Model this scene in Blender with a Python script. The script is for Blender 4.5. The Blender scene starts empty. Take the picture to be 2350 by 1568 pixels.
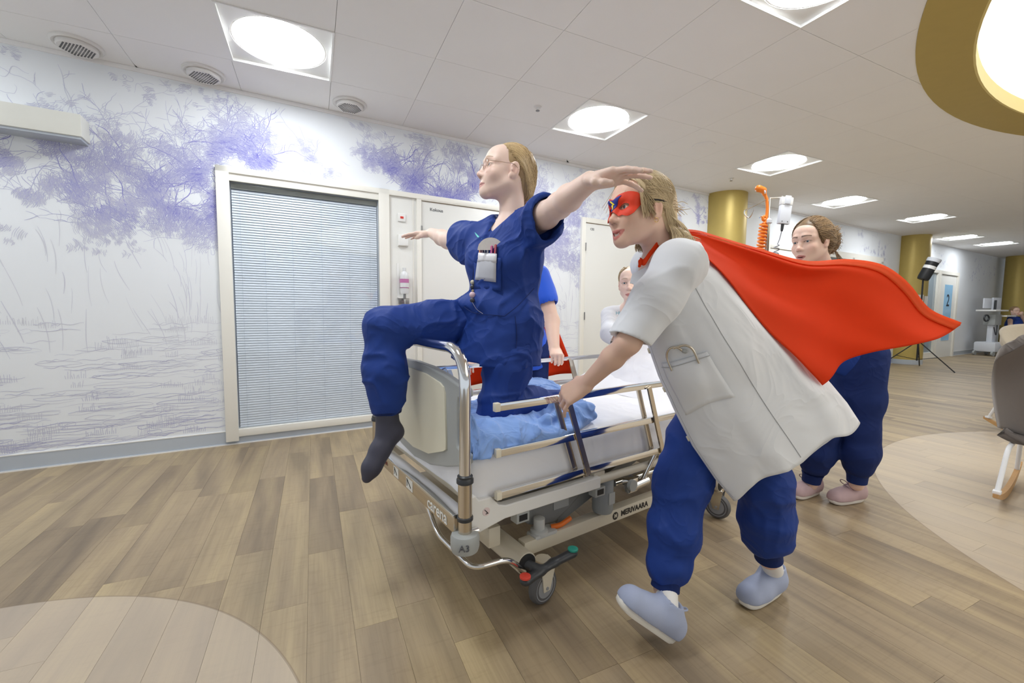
import bpy, bmesh, math, random
import numpy as np
from mathutils import Vector, Matrix

random.seed(7)
rng = np.random.default_rng(7)
scene = bpy.context.scene
COL = scene.collection

# ------------------------------------------------------------------ camera
IMG_W, IMG_H, FPX = 2350.0, 1568.0, 979.0
CAM = np.array([0.0, 0.0, 1.08])
_y, _p, _r = [math.radians(a) for a in (25.0, 4.2, 0.5)]
_F = np.array([math.sin(_y)*math.cos(_p), math.cos(_y)*math.cos(_p), -math.sin(_p)])
_rt = np.array([math.cos(_y), -math.sin(_y), 0.0])
_up = np.cross(_rt, _F)
_R = math.cos(_r)*_rt + math.sin(_r)*_up
_U = -math.sin(_r)*_rt + math.cos(_r)*_up
cd = bpy.data.cameras.new('camera')
cam = bpy.data.objects.new('camera', cd)
COL.objects.link(cam)
cd.sensor_width = 36.0
cd.lens = 36.0*FPX/IMG_W
cd.clip_start = 0.02
cam.matrix_world = Matrix([[_R[0], _U[0], -_F[0], CAM[0]], [_R[1], _U[1], -_F[1], CAM[1]],
                           [_R[2], _U[2], -_F[2], CAM[2]], [0, 0, 0, 1]])
scene.camera = cam

# ------------------------------------------------------------------ world, exposure
w = bpy.data.worlds.new('world'); scene.world = w; w.use_nodes = True
w.node_tree.nodes['Background'].inputs[0].default_value = (0.86, 0.93, 1.0, 1)
w.node_tree.nodes['Background'].inputs[1].default_value = 0.55
vs = scene.view_settings
vs.view_transform = 'Standard'; vs.look = 'None'; vs.gamma = 1.0; vs.exposure = 0.62
vs.use_curve_mapping = False
LAMP_E = 20.0
COVE_E = 0.9

def ray(px, py):
    return _F + _R*((px-IMG_W/2)/FPX) + _U*((IMG_H/2-py)/FPX)
def at(px, py, depth):
    """world point seen at a photo pixel at a distance along the view axis"""
    return CAM + ray(px, py)*depth
def on_z(px, py, z):
    d = ray(px, py); return CAM + d*((z-CAM[2])/d[2])

# ------------------------------------------------------------------ materials
def new_mat(name):
    m = bpy.data.materials.new(name); m.use_nodes = True
    nt = m.node_tree; b = nt.nodes['Principled BSDF']
    return m, nt, b
def N(nt, kind, **kw):
    n = nt.nodes.new(kind)
    for k, v in kw.items():
        if hasattr(n, k): setattr(n, k, v)
        else: n.inputs[k].default_value = v
    return n
def ramp(nt, stops, interp='LINEAR'):
    r = nt.nodes.new('ShaderNodeValToRGB'); cr = r.color_ramp; cr.interpolation = interp
    while len(cr.elements) < len(stops): cr.elements.new(0.5)
    for e, (p, c) in zip(cr.elements, stops):
        e.position = p; e.color = tuple(c) + ((1,) if len(c) == 3 else ())
    return r
def srgb(r, g, b):
    f = lambda c: (c/255/12.92) if c/255 <= 0.04045 else ((c/255+0.055)/1.055)**2.4
    return (f(r), f(g), f(b))
MATS = {}
def mat(name, col, rough=0.5, metal=0.0, var=0.06, scale=6.0, bump=0.0, bscale=80.0, sss=0.0, sheen=0.0,
        spec=0.5, emit=None, estr=0.0, transl=0.0, coat=0.0, vcol=False, stretch=None, alpha=1.0, crease=0.0, cscale=9.0):
    """a procedural material: base colour broken up by noise, with fine relief"""
    if name in MATS: return MATS[name]
    m, nt, b = new_mat(name); L = nt.links.new
    tc = N(nt, 'ShaderNodeTexCoord')
    src = tc.outputs['Object']
    if stretch:
        mp = N(nt, 'ShaderNodeMapping'); mp.inputs['Scale'].default_value = stretch; L(src, mp.inputs[0]); src = mp.outputs[0]
    nz = N(nt, 'ShaderNodeTexNoise', Scale=scale, Detail=4.0); L(src, nz.inputs['Vector'])
    mx = N(nt, 'ShaderNodeMix', data_type='RGBA')
    L(nz.outputs['Fac'], mx.inputs[0])
    if vcol:
        at_ = N(nt, 'ShaderNodeAttribute', attribute_name='Col')
        d = N(nt, 'ShaderNodeMix', data_type='RGBA', blend_type='MULTIPLY'); d.inputs[0].default_value = 1
        L(at_.outputs['Color'], d.inputs[6]); d.inputs[7].default_value = (1-var, 1-var, 1-var, 1)
        L(d.outputs[2], mx.inputs[6]); L(at_.outputs['Color'], mx.inputs[7])
    else:
        mx.inputs[6].default_value = tuple(max(0, c*(1-var)) for c in col) + (1,)
        mx.inputs[7].default_value = tuple(min(1, c*(1+var)) for c in col) + (1,)
    L(mx.outputs[2], b.inputs['Base Color'])
    b.inputs['Roughness'].default_value = rough
    b.inputs['Metallic'].default_value = metal
    b.inputs['Specular IOR Level'].default_value = spec
    if sss:
        b.inputs['Subsurface Weight'].default_value = sss
        b.inputs['Subsurface Radius'].default_value = (0.012, 0.004, 0.002)
        b.inputs['Subsurface Scale'].default_value = 1.0
    if sheen: b.inputs['Sheen Weight'].default_value = sheen
    if coat: b.inputs['Coat Weight'].default_value = coat
    if alpha < 1: b.inputs['Alpha'].default_value = alpha
    if emit is not None:
        b.inputs['Emission Color'].default_value = tuple(emit) + (1,); b.inputs['Emission Strength'].default_value = estr
    if bump:
        nb = N(nt, 'ShaderNodeTexNoise', Scale=bscale, Detail=3.0); L(src, nb.inputs['Vector'])
        bp = N(nt, 'ShaderNodeBump', Strength=bump, Distance=0.002)
        L(nb.outputs['Fac'], bp.inputs['Height']); L(bp.outputs[0], b.inputs['Normal'])
        if crease:
            # soft cloth creases: ridged, distorted noise
            nc = N(nt, 'ShaderNodeTexNoise', Scale=cscale, Detail=2.0, Distortion=1.4); L(src, nc.inputs['Vector'])
            c1 = N(nt, 'ShaderNodeMath', operation='MULTIPLY_ADD'); L(nc.outputs['Fac'], c1.inputs[0]); c1.inputs[1].default_value = 2.6; c1.inputs[2].default_value = -1.3
            c2 = N(nt, 'ShaderNodeMath', operation='ABSOLUTE'); L(c1.outputs[0], c2.inputs[0])
            c3 = N(nt, 'ShaderNodeMath', operation='SUBTRACT'); c3.inputs[0].default_value = 1.0; L(c2.outputs[0], c3.inputs[1])
            c4 = N(nt, 'ShaderNodeMath', operation='POWER'); L(c3.outputs[0], c4.inputs[0]); c4.inputs[1].default_value = 3.0
            bc = N(nt, 'ShaderNodeBump', Strength=crease, Distance=0.014); L(c4.outputs[0], bc.inputs['Height']); L(bp.outputs[0], bc.inputs['Normal']); L(bc.outputs[0], b.inputs['Normal'])
    if transl:
        out = nt.nodes['Material Output']; tr = N(nt, 'ShaderNodeBsdfTranslucent'); L(mx.outputs[2], tr.inputs[0])
        ms = N(nt, 'ShaderNodeMixShader'); ms.inputs[0].default_value = transl
        L(b.outputs[0], ms.inputs[1]); L(tr.outputs[0], ms.inputs[2]); L(ms.outputs[0], out.inputs[0])
    MATS[name] = m
    return m

# ------------------------------------------------------------------ object helpers
def tag(o, label=None, cat=None, group=None, kind=None):
    if label: o['label'] = label
    if cat: o['category'] = cat
    if group: o['group'] = group
    if kind: o['kind'] = kind
    return o
def thing(name, loc, label, cat, group=None, kind=None):
    o = bpy.data.objects.new(name, None); COL.objects.link(o)
    o.location = Vector(loc); o.empty_display_size = 0.1
    return tag(o, label, cat, group, kind)
def world_loc(o):
    v = np.zeros(3)
    while o is not None:
        v += np.array(o.location); o = o.parent
    return v
def link_mesh(name, me, material, parent=None, origin=None):
    o = bpy.data.objects.new(name, me)
    if material is not None: me.materials.append(material)
    COL.objects.link(o)
    if parent is not None: o.parent = parent
    return o
class MB:
    """collects verts and faces in world space; build() links them as ONE mesh object"""
    def __init__(s): s.v = []; s.f = []
    def add(s, verts, faces):
        k = len(s.v); s.v.extend([tuple(map(float, p)) for p in verts]); s.f.extend([tuple(i+k for i in q) for q in faces]); return s
    def box(s, lo, hi, M=None, bev=0.0):
        lo = list(lo); hi = list(hi)
        if bev <= 0:
            P = [(x, y, z) for z in (lo[2], hi[2]) for y in (lo[1], hi[1]) for x in (lo[0], hi[0])]
            Fc = [(0, 2, 3, 1), (4, 5, 7, 6), (0, 1, 5, 4), (2, 6, 7, 3), (0, 4, 6, 2), (1, 3, 7, 5)]
        else:
            bm = bmesh.new(); bmesh.ops.create_cube(bm, size=1)
            for q in bm.verts: q.co = Vector([lo[i]+(hi[i]-lo[i])*(q.co[i]+0.5) for i in range(3)])
            bmesh.ops.bevel(bm, geom=bm.edges[:], offset=bev, segments=2, affect='EDGES', profile=0.6)
            bm.verts.index_update()
            P = [tuple(q.co) for q in bm.verts]; Fc = [tuple(q.index for q in g.verts) for g in bm.faces]; bm.free()
        if M is not None: P = [M(p) for p in P]
        return s.add(P, Fc)
    def tube(s, path, r, n=10, cap=True, closed=False):
        path = [np.array(p, float) for p in path]; m = len(path)
        rs = r if hasattr(r, '__len__') else [r]*m
        T = []
        for i in range(m):
            a = path[i-1] if (i > 0 or closed) else path[i]; b = path[(i+1) % m] if (i < m-1 or closed) else path[i]
            t = b-a; T.append(t/(np.linalg.norm(t)+1e-12))
        ref = np.array([0, 0, 1.0]) if abs(T[0][2]) < 0.9 else np.array([1.0, 0, 0])
        nx = np.cross(ref, T[0]); nx /= np.linalg.norm(nx)
        V = []; Fc = []
        for i in range(m):
            nx = nx - T[i]*np.dot(nx, T[i]); nx /= (np.linalg.norm(nx)+1e-12); ny = np.cross(T[i], nx)
            for k in range(n):
                a = 2*math.pi*k/n; V.append(path[i]+rs[i]*(math.cos(a)*nx+math.sin(a)*ny))
        for i in range(m if closed else m-1):
            j = (i+1) % m
            for k in range(n):
                l = (k+1) % n; Fc.append((i*n+k, i*n+l, j*n+l, j*n+k))
        if cap and not closed:
            Fc.append(tuple(range(n))[::-1]); Fc.append(tuple((m-1)*n+k for k in range(n)))
        return s.add(V, Fc)
    def lathe(s, prof, c, ax=(0, 0, 1), n=24):
        """prof: (radius, along) pairs"""
        ax = np.array(ax, float); ax /= np.linalg.norm(ax); c = np.array(c, float)
        ref = np.array([0, 0, 1.0]) if abs(ax[2]) < 0.9 else np.array([1.0, 0, 0])
        e1 = np.cross(ref, ax); e1 /= np.linalg.norm(e1); e2 = np.cross(ax, e1)
        V = []; Fc = []
        for (r, h) in prof:
            for k in range(n):
                a = 2*math.pi*k/n; V.append(c+ax*h+max(r, 1e-5)*(math.cos(a)*e1+math.sin(a)*e2))
        for i in range(len(prof)-1):
            for k in range(n):
                l = (k+1) % n; Fc.append((i*n+k, i*n+l, (i+1)*n+l, (i+1)*n+k))
        Fc.append(tuple(range(n))[::-1]); Fc.append(tuple((len(prof)-1)*n+k for k in range(n)))
        return s.add(V, Fc)
    def prism(s, poly, o, e1, e2, ex):
        """polygon (a,b) in the plane o + a e1 + b e2, extruded by vector ex"""
        o, e1, e2, ex = [np.array(q, float) for q in (o, e1, e2, ex)]; n = len(poly)
        V = [o+a*e1+b*e2 for a, b in poly]+[o+a*e1+b*e2+ex for a, b in poly]
        Fc = [tuple(range(n))[::-1], tuple(range(n, 2*n))]+[(i, (i+1) % n, n+(i+1) % n, n+i) for i in range(n)]
        return s.add(V, Fc)
    def sheet(s, G, thick=0.0, closed_u=False):
        """G[i][j] grid of points; optional thickness along the normals"""
        G = np.array(G, float); a, b = G.shape[:2]
        def grid(Q, flip):
            k = []; 
            for i in range(a if closed_u else a-1):
                for j in range(b-1):
                    i2 = (i+1) % a; q = (i*b+j, i2*b+j, i2*b+j+1, i*b+j+1); k.append(q[::-1] if flip else q)
            return k
        if thick <= 0: return s.add(G.reshape(-1, 3), grid(G, False))
        du = np.gradient(G, axis=0) if not closed_u else (np.roll(G, -1, 0)-np.roll(G, 1, 0))
        dv = np.gradient(G, axis=1); nn = np.cross(du, dv); nn /= (np.linalg.norm(nn, axis=2, keepdims=True)+1e-12)
        A = (G+nn*thick/2).reshape(-1, 3); B = (G-nn*thick/2).reshape(-1, 3); n = a*b
        Fc = grid(A, False)+[tuple(n+i for i in q) for q in grid(B, True)]
        for i in range(a if closed_u else a-1):
            i2 = (i+1) % a
            Fc.append((i*b, n+i*b, n+i2*b, i2*b)); Fc.append((i*b+b-1, i2*b+b-1, n+i2*b+b-1, n+i*b+b-1))
        if not closed_u:
            for j in range(b-1):
                Fc.append((j, j+1, n+j+1, n+j)); q = (a-1)*b; Fc.append((q+j, n+q+j, n+q+j+1, q+j+1))
        return s.add(np.vstack([A, B]), Fc)
    def build(s, name, material, parent=None, smooth=40, label=None, cat=None, group=None, kind=None, origin=None, sub=0):
        me = bpy.data.meshes.new(name); P = np.array(s.v, float)
        off = world_loc(parent) if parent is not None else (np.array(origin) if origin is not None else np.zeros(3))
        me.from_pydata((P-off).tolist(), [], s.f); me.validate()
        bm = bmesh.new(); bm.from_mesh(me); bmesh.ops.recalc_face_normals(bm, faces=bm.faces[:]); bm.to_mesh(me); bm.free()
        if smooth:
            me.shade_smooth()
            if smooth < 180: me.set_sharp_from_angle(angle=math.radians(smooth))
        o = link_mesh(name, me, material, parent)
        if parent is None and origin is not None: o.location = Vector(origin)
        if sub:
            md = o.modifiers.new('sub', 'SUBSURF'); md.levels = sub; md.render_levels = sub
        return tag(o, label, cat, group, kind)
def text_mesh(name, body, size, o, ex, ey, material, parent, extrude=0.0004, align='LEFT', bold=0.0, shear=0.0):
    """flat lettering: o = origin, ex = reading direction, ey = up direction of the letters"""
    cu = bpy.data.curves.new(name, 'FONT'); cu.body = body; cu.size = size; cu.extrude = extrude; cu.align_x = align
    cu.align_y = 'CENTER'; cu.offset = bold; cu.shear = shear; cu.resolution_u = 3
    t = bpy.data.objects.new(name, cu); COL.objects.link(t)
    me = bpy.data.meshes.new_from_object(t.evaluated_get(bpy.context.evaluated_depsgraph_get()))
    bpy.data.objects.remove(t); bpy.data.curves.remove(cu)
    ex = np.array(ex, float); ex /= np.linalg.norm(ex); ey = np.array(ey, float); ey /= np.linalg.norm(ey); ez = np.cross(ex, ey)
    off = world_loc(parent)
    for q in me.vertices:
        c = q.co; q.co = Vector(np.array(o)-off+ex*c[0]+ey*c[1]+ez*c[2])
    me.name = name
    return link_mesh(name, me, material, parent)
def arc_path(pts, r, n=6):
    """polyline with rounded corners"""
    P = [np.array(p, float) for p in pts]; out = [P[0]]
    for i in range(1, len(P)-1):
        a = P[i-1]-P[i]; b = P[i+1]-P[i]; la, lb = np.linalg.norm(a), np.linalg.norm(b); q = min(r, la*0.49, lb*0.49)
        s, e = P[i]+a/la*q, P[i]+b/lb*q
        for k in range(n+1):
            t = k/n; out.append((1-t)**2*s+2*t*(1-t)*P[i]+t*t*e)
    out.append(P[-1]); return out
# ================================================================== THE SETTING
H = 2.73
WA = math.radians(4.5)
WD = np.array([math.cos(WA), math.sin(WA), 0.0]); WN = np.array([-WD[1], WD[0], 0.0]); WDIST = 3.97
def wp(s, z, d=0.0):
    """point on the long wall: s along it, z up, d out of the wall towards the room"""
    return WD*s + WN*(WDIST-d) + np.array([0, 0, z])
def wbox(mb, s0, s1, z0, z1, d0, d1, bev=0.0):
    return mb.box((s0, z0, d0), (s1, z1, d1), M=lambda p: wp(p[0], p[1], p[2]), bev=bev)
M_wall = mat('wall_paint', srgb(236, 240, 245), rough=0.6, var=0.02, scale=2.0, bump=0.03, bscale=300)
M_frame = mat('painted_frame', srgb(240, 238, 230), rough=0.35, var=0.015, scale=3.0, bump=0.02, bscale=150)
M_door = mat('door_laminate', srgb(233, 233, 229), rough=0.4, var=0.015, scale=3.0, bump=0.02, bscale=200)
M_ceil = mat('ceiling_tile', srgb(242, 241, 241), rough=0.8, var=0.02, scale=3.0, bump=0.08, bscale=500)
M_joint = mat('ceiling_joint', srgb(190, 186, 182), rough=0.9, var=0.03)
M_gold = mat('gold_paint', srgb(190, 168, 96), rough=0.42, metal=0.35, var=0.05, scale=14, bump=0.12, bscale=260)
M_base = mat('grey_skirting', srgb(186, 194, 204), rough=0.45, var=0.03)
M_white = mat('white_plastic', srgb(240, 240, 238), rough=0.35, var=0.02)
M_lamp = mat('lamp_diffuser', (1, 1, 1), emit=(0.94, 0.975, 1.0), estr=LAMP_E, rough=0.6)
M_dark = mat('dark_plastic', srgb(52, 54, 58), rough=0.4, var=0.1)
M_black = mat('black_rubber', srgb(28, 29, 32), rough=0.5, var=0.1)

# ---- floor of vinyl planks
CIRCLES = [(-1.13, 0.97, 1.12), (4.67, -0.68, 2.52)]
def plank_material(name, seed_from_object):
    m, nt, b = new_mat(name); L = nt.links.new
    if seed_from_object:
        oi = N(nt, 'ShaderNodeObjectInfo'); seedc = oi.outputs['Color']
    else:
        a_ = N(nt, 'ShaderNodeAttribute', attribute_name='Col'); seedc = a_.outputs['Color']
    sep = N(nt, 'ShaderNodeSeparateColor'); L(seedc, sep.inputs[0])
    geo = N(nt, 'ShaderNodeNewGeometry')
    off = N(nt, 'ShaderNodeVectorMath', operation='SCALE'); L(seedc, off.inputs[0]); off.inputs['Scale'].default_value = 37.0
    ad = N(nt, 'ShaderNodeVectorMath', operation='ADD'); L(geo.outputs['Position'], ad.inputs[0]); L(off.outputs[0], ad.inputs[1])
    def noise(sc, vec, detail=5, rough=0.6, dist=0.0):
        mp = N(nt, 'ShaderNodeMapping'); mp.inputs['Scale'].default_value = sc; L(vec, mp.inputs[0])
        n_ = N(nt, 'ShaderNodeTexNoise', Scale=1.0, Detail=detail, Roughness=rough, Distortion=dist); L(mp.outputs[0], n_.inputs['Vector']); return n_.outputs['Fac']
    broad = noise((7, 0.9, 1), ad.outputs[0], 3, 0.5, 0.6)
    grain = noise((90, 3.0, 1), ad.outputs[0], 5, 0.65, 0.4)
    cross = noise((9, 60, 1), ad.outputs[0], 3, 0.6)
    tone = ramp(nt, [(0.0, srgb(123, 106, 85)), (0.22, srgb(145, 128, 104)), (0.48, srgb(162, 144, 118)), (0.74, srgb(173, 153, 121)), (1.0, srgb(188, 169, 132))])
    L(sep.outputs[0], tone.inputs[0])
    st = ramp(nt, [(0.30, srgb(109, 97, 84)), (0.5, srgb(159, 141, 115)), (0.72, srgb(190, 171, 133))]); L(broad, st.inputs[0])
    m1 = N(nt, 'ShaderNodeMix', data_type='RGBA'); m1.inputs[0].default_value = 0.58; L(tone.outputs[0], m1.inputs[6]); L(st.outputs[0], m1.inputs[7])
    gr = ramp(nt, [(0.3, (0.74, 0.72, 0.70)), (0.55, (1, 1, 1)), (0.8, (1.08, 1.07, 1.05))]); L(grain, gr.inputs[0])
    m2 = N(nt, 'ShaderNodeMix', data_type='RGBA', blend_type='MULTIPLY'); m2.inputs[0].default_value = 0.55; L(m1.outputs[2], m2.inputs[6]); L(gr.outputs[0], m2.inputs[7])
    crr = ramp(nt, [(0.34, (0.80, 0.79, 0.78)), (0.46, (1, 1, 1))]); L(cross, crr.inputs[0])
    m3 = N(nt, 'ShaderNodeMix', data_type='RGBA', blend_type='MULTIPLY'); m3.inputs[0].default_value = 0.35; L(m2.outputs[2], m3.inputs[6]); L(crr.outputs[0], m3.inputs[7])
    # pale round inlays let into the floor
    fac = None
    for (cx_, cy_, r_) in CIRCLES:
        sb = N(nt, 'ShaderNodeVectorMath', operation='DISTANCE'); fl = N(nt, 'ShaderNodeVectorMath', operation='MULTIPLY')
        L(geo.outputs['Position'], fl.inputs[0]); fl.inputs[1].default_value = (1, 1, 0)
        L(fl.outputs[0], sb.inputs[0]); sb.inputs[1].default_value = (cx_, cy_, 0)
        lt = N(nt, 'ShaderNodeMath', operation='LESS_THAN'); L(sb.outputs['Value'], lt.inputs[0]); lt.inputs[1].default_value = r_
        rg = N(nt, 'ShaderNodeMath', operation='COMPARE'); L(sb.outputs['Value'], rg.inputs[0]); rg.inputs[1].default_value = r_; rg.inputs[2].default_value = 0.0035
        if fac is None: fac, ring = lt.outputs[0], rg.outputs[0]
        else:
            q = N(nt, 'ShaderNodeMath', operation='MAXIMUM'); L(fac, q.inputs[0]); L(lt.outputs[0], q.inputs[1]); fac = q.outputs[0]
            q = N(nt, 'ShaderNodeMath', operation='MAXIMUM'); L(ring, q.inputs[0]); L(rg.outputs[0], q.inputs[1]); ring = q.outputs[0]
    mf = N(nt, 'ShaderNodeMath', operation='MULTIPLY'); L(fac, mf.inputs[0]); mf.inputs[1].default_value = 0.5
    m4 = N(nt, 'ShaderNodeMix', data_type='RGBA'); L(mf.outputs[0], m4.inputs[0]); L(m3.outputs[2], m4.inputs[6]); m4.inputs[7].default_value = srgb(206, 193, 177) + (1,)
    mr = N(nt, 'ShaderNodeMath', operation='MULTIPLY'); L(ring, mr.inputs[0]); mr.inputs[1].default_value = 0.45
    m5 = N(nt, 'ShaderNodeMix', data_type='RGBA'); L(mr.outputs[0], m5.inputs[0]); L(m4.outputs[2], m5.inputs[6]); m5.inputs[7].default_value = srgb(120, 100, 80) + (1,)
    L(m5.outputs[2], b.inputs['Base Color'])
    rr = ramp(nt, [(0.0, (0.36,)*3), (1.0, (0.52,)*3)]); L(grain, rr.inputs[0]); L(rr.outputs[0], b.inputs['Roughness'])
    bp = N(nt, 'ShaderNodeBump', Strength=0.10, Distance=0.001); L(grain, bp.inputs['Height']); L(bp.outputs[0], b.inputs['Normal'])
    return m
M_plank = plank_material('vinyl_plank', True); M_plank_far = plank_material('vinyl_plank_far', False)
X0, X1, Y0, Y1 = -4.0, 21.0, -4.0, 6.2
fl = MB().box((X0, Y0, -0.08), (X1, Y1, -0.0045)).build('floor', mat('plank_joint', srgb(96, 78, 58), rough=0.8), smooth=0, kind='structure')
PW, PLN = 0.1445, 0.92
def in_wall(x, y): return np.dot([x, y, 0], WN) > WDIST + 0.1
plank_list = []
k0 = int(math.floor((X0+0.62)/PW)); k1 = int(math.ceil((X1+0.62)/PW))
for k in range(k0, k1):
    xa = -0.62+k*PW; ph = random.random()*PLN
    n0 = int(math.floor((Y0-ph)/PLN)); n1 = int(math.ceil((Y1-ph)/PLN))
    for j in range(n0, n1):
        ya = ph+j*PLN
        if in_wall(xa, ya): continue
        c = np.array([xa+PW/2, ya+PLN/2, 0]); d = c-CAM; z = d @ _F
        vis = False; size = 0
        for (xx, yy) in ((c[0], c[1]), (xa, ya), (xa, ya+PLN), (xa+PW, ya), (xa+PW, ya+PLN)):
            dd = np.array([xx, yy, 0])-CAM; zz = dd @ _F
            if zz > 0.3:
                u_, v_ = (dd @ _R)/zz*FPX, (dd @ _U)/zz*FPX
                if abs(u_) < 1190 and abs(v_) < 800: vis = True; size = max(size, 1.0/zz**2)
        plank_list.append((size if vis else 0.0, xa, ya))
plank_list.sort(key=lambda t: -t[0])
pm = MB().box((0.0004, 0.0004, -0.0045), (PW-0.0004, PLN-0.0004, 0.0)).build('plank', M_plank, fl, smooth=0)
pm_mesh = pm.data
for i, (sz, xa, ya) in enumerate(plank_list[:300]):
    o = pm if i == 0 else pm.copy()
    if i: COL.objects.link(o); o.parent = fl
    o.location = (xa, ya, 0); o.color = (random.random(), random.random(), random.random(), 1)
far = MB(); cols = []
for (sz, xa, ya) in plank_list[300:]:
    far.box((xa+0.0004, ya+0.0004, -0.0045), (xa+PW-0.0004, ya+PLN-0.0004, 0.0)); cols.append([random.random() for _ in range(3)]+[1.0])
me = bpy.data.meshes.new('plank_field'); me.from_pydata(far.v, [], far.f)
ca = me.color_attributes.new('Col', 'FLOAT_COLOR', 'POINT'); ca.data.foreach_set('color', np.repeat(np.array(cols), 8, axis=0).ravel())
tag(link_mesh('plank_field', me, M_plank_far, fl), kind='stuff')

# ---- ceiling of square tiles
RC = (5.07, -2.37); RO, RI = 4.17, 3.91
ce = MB()
def ring_sector(mb, r0, r1, z0, z1, n=96, a0=0.0, a1=2*math.pi):
    V = []; Fc = []
    for i in range(n):
        a = a0+(a1-a0)*i/n; c, s = math.cos(a), math.sin(a)
        for (r, z) in ((r0, z0), (r1, z0), (r1, z1), (r0, z1)): V.append((RC[0]+c*r, RC[1]+s*r, z))
    for i in range(n):
        j = (i+1) % n
        for q in range(4):
            p_ = (q+1) % 4; Fc.append((i*4+q, i*4+p_, j*4+p_, j*4+q))
    return mb.add(V, Fc)
# slab above the tiles with the round well left open (a ring of quads out to a big square)
V = []; Fc = []; n = 96
for i in range(n):
    a = 2*math.pi*i/n; c, s = math.cos(a), math.sin(a); big = 22.0
    V += [(RC[0]+c*(RO-0.02), RC[1]+s*(RO-0.02), H+0.014), (RC[0]+c*big, RC[1]+s*big, H+0.014), (RC[0]+c*(RO-0.02), RC[1]+s*(RO-0.02), H+0.5), (RC[0]+c*big, RC[1]+s*big, H+0.5)]
for i in range(n):
    j = (i+1) % n; Fc += [(i*4, j*4, j*4+1, i*4+1), (i*4+2, i*4+3, j*4+3, j*4+2), (i*4, i*4+2, j*4+2, j*4)]
ceil = MB().add(V, Fc).build('ceiling', M_joint, smooth=0, kind='structure')
TX0, TY0, TX, TY = -0.455, 3.495, 0.6125, 0.61
lamp_cells = {(0, -1), (4, -1), (8, -1), (12, 0), (16, 0), (21, 1), (24, 1), (4, -4), (0, -4), (-4, -1)}  # the last two cells hold unseen lamps, added for more light
tiles = []
for i in range(-8, 34):
    for j in range(-13, 4):
        xa, ya = TX0+i*TX, TY0+j*TY
        if (i, j) in lamp_cells: continue
        cc = [(xa, ya), (xa+TX, ya), (xa, ya+TY), (xa+TX, ya+TY)]
        rr = [math.hypot(x-RC[0], y-RC[1]) for x, y in cc]
        if max(rr) < RO: continue
        if np.dot([xa+TX, ya, 0], WN) > WDIST: continue
        dd = np.array([xa+TX/2, ya+TY/2, H])-CAM; zz = dd @ _F
        vis = zz > 0.2 and abs((dd @ _R)/zz*FPX) < 1450 and abs((dd @ _U)/zz*FPX) < 1100
        tiles.append(((1/zz**2 if vis else 0), xa, ya, min(rr) < RO))
tiles.sort(key=lambda t: -t[0])
def clip_tile(xa, ya):
    """tile outline cut by the round well (outside part) and by the long wall"""
    g = 0.0012
    poly = [(xa+g, ya+g), (xa+TX-g, ya+g), (xa+TX-g, ya+TY-g), (xa+g, ya+TY-g)]
    dense = []
    for q in range(4):
        a, b = poly[q], poly[(q+1) % 4]
        for t in np.linspace(0, 1, 13)[:-1]: dense.append((a[0]+(b[0]-a[0])*t, a[1]+(b[1]-a[1])*t))
    out = []
    for x, y in dense:
        r = math.hypot(x-RC[0], y-RC[1])
        if r < RO: x, y = RC[0]+(x-RC[0])/r*RO, RC[1]+(y-RC[1])/r*RO
        d = np.dot([x, y, 0], WN)
        if d > WDIST: x, y = x-WN[0]*(d-WDIST), y-WN[1]*(d-WDIST)
        out.append((x, y))
    return out
tm = MB().box((0.0012, 0.0012, 0), (TX-0.0012, TY-0.0012, 0.014)).build('ceiling_panel', M_ceil, ceil, smooth=0)
first = True; rest = MB(); count = 0
for (sz, xa, ya, cut) in tiles:
    wallcut = np.dot([xa, ya+TY, 0], WN) > WDIST
    if count < 290 and sz > 0:
        count += 1
        if cut or wallcut:
            MB().prism(clip_tile(xa, ya), (0, 0, H), (1, 0, 0), (0, 1, 0), (0, 0, 0.014)).build('ceiling_panel', M_ceil, ceil, smooth=0)
        else:
            o = tm if first else tm.copy()
            if not first: COL.objects.link(o); o.parent = ceil
            first = False; o.location = (xa, ya, H)
    else:
        rest.prism(clip_tile(xa, ya), (0, 0, H), (1, 0, 0), (0, 1, 0), (0, 0, 0.014))
tag(rest.build('ceiling_panel_field', M_ceil, ceil, smooth=0), kind='stuff')

# ---- round recessed lamps in square panels
def lamp_label(i, j):
    return {(0, -1): 'large round lit ceiling lamp above the blinds window', (4, -1): 'round lit ceiling lamp above the outstretched arm',
            (8, -1): 'round lit ceiling lamp above the nearest gold column', (12, 0): 'round lit ceiling lamp above the walking woman',
            (16, 0): 'round lit ceiling lamp just left of the column with paper notices', (21, 1): 'small round ceiling lamp just beyond the second gold column',
            (24, 1): 'farthest round ceiling lamp near the right picture edge', (4, -4): 'round lit ceiling lamp cut by the top picture edge'}.get((i, j), {(0, -4): 'added round ceiling lamp just in front of the viewer, unseen above the picture', (0, -7): 'round ceiling lamp right behind the viewer', (4, -7): 'round ceiling lamp behind the viewer on the right side', (8, -7): 'round ceiling lamp behind the viewer farthest right', (-4, -4): 'round ceiling lamp left of the viewer, outside the picture', (-4, -1): 'added round ceiling lamp by the wall, unseen left of the picture'}.get((i, j), 'round ceiling lamp overhead'))
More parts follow.
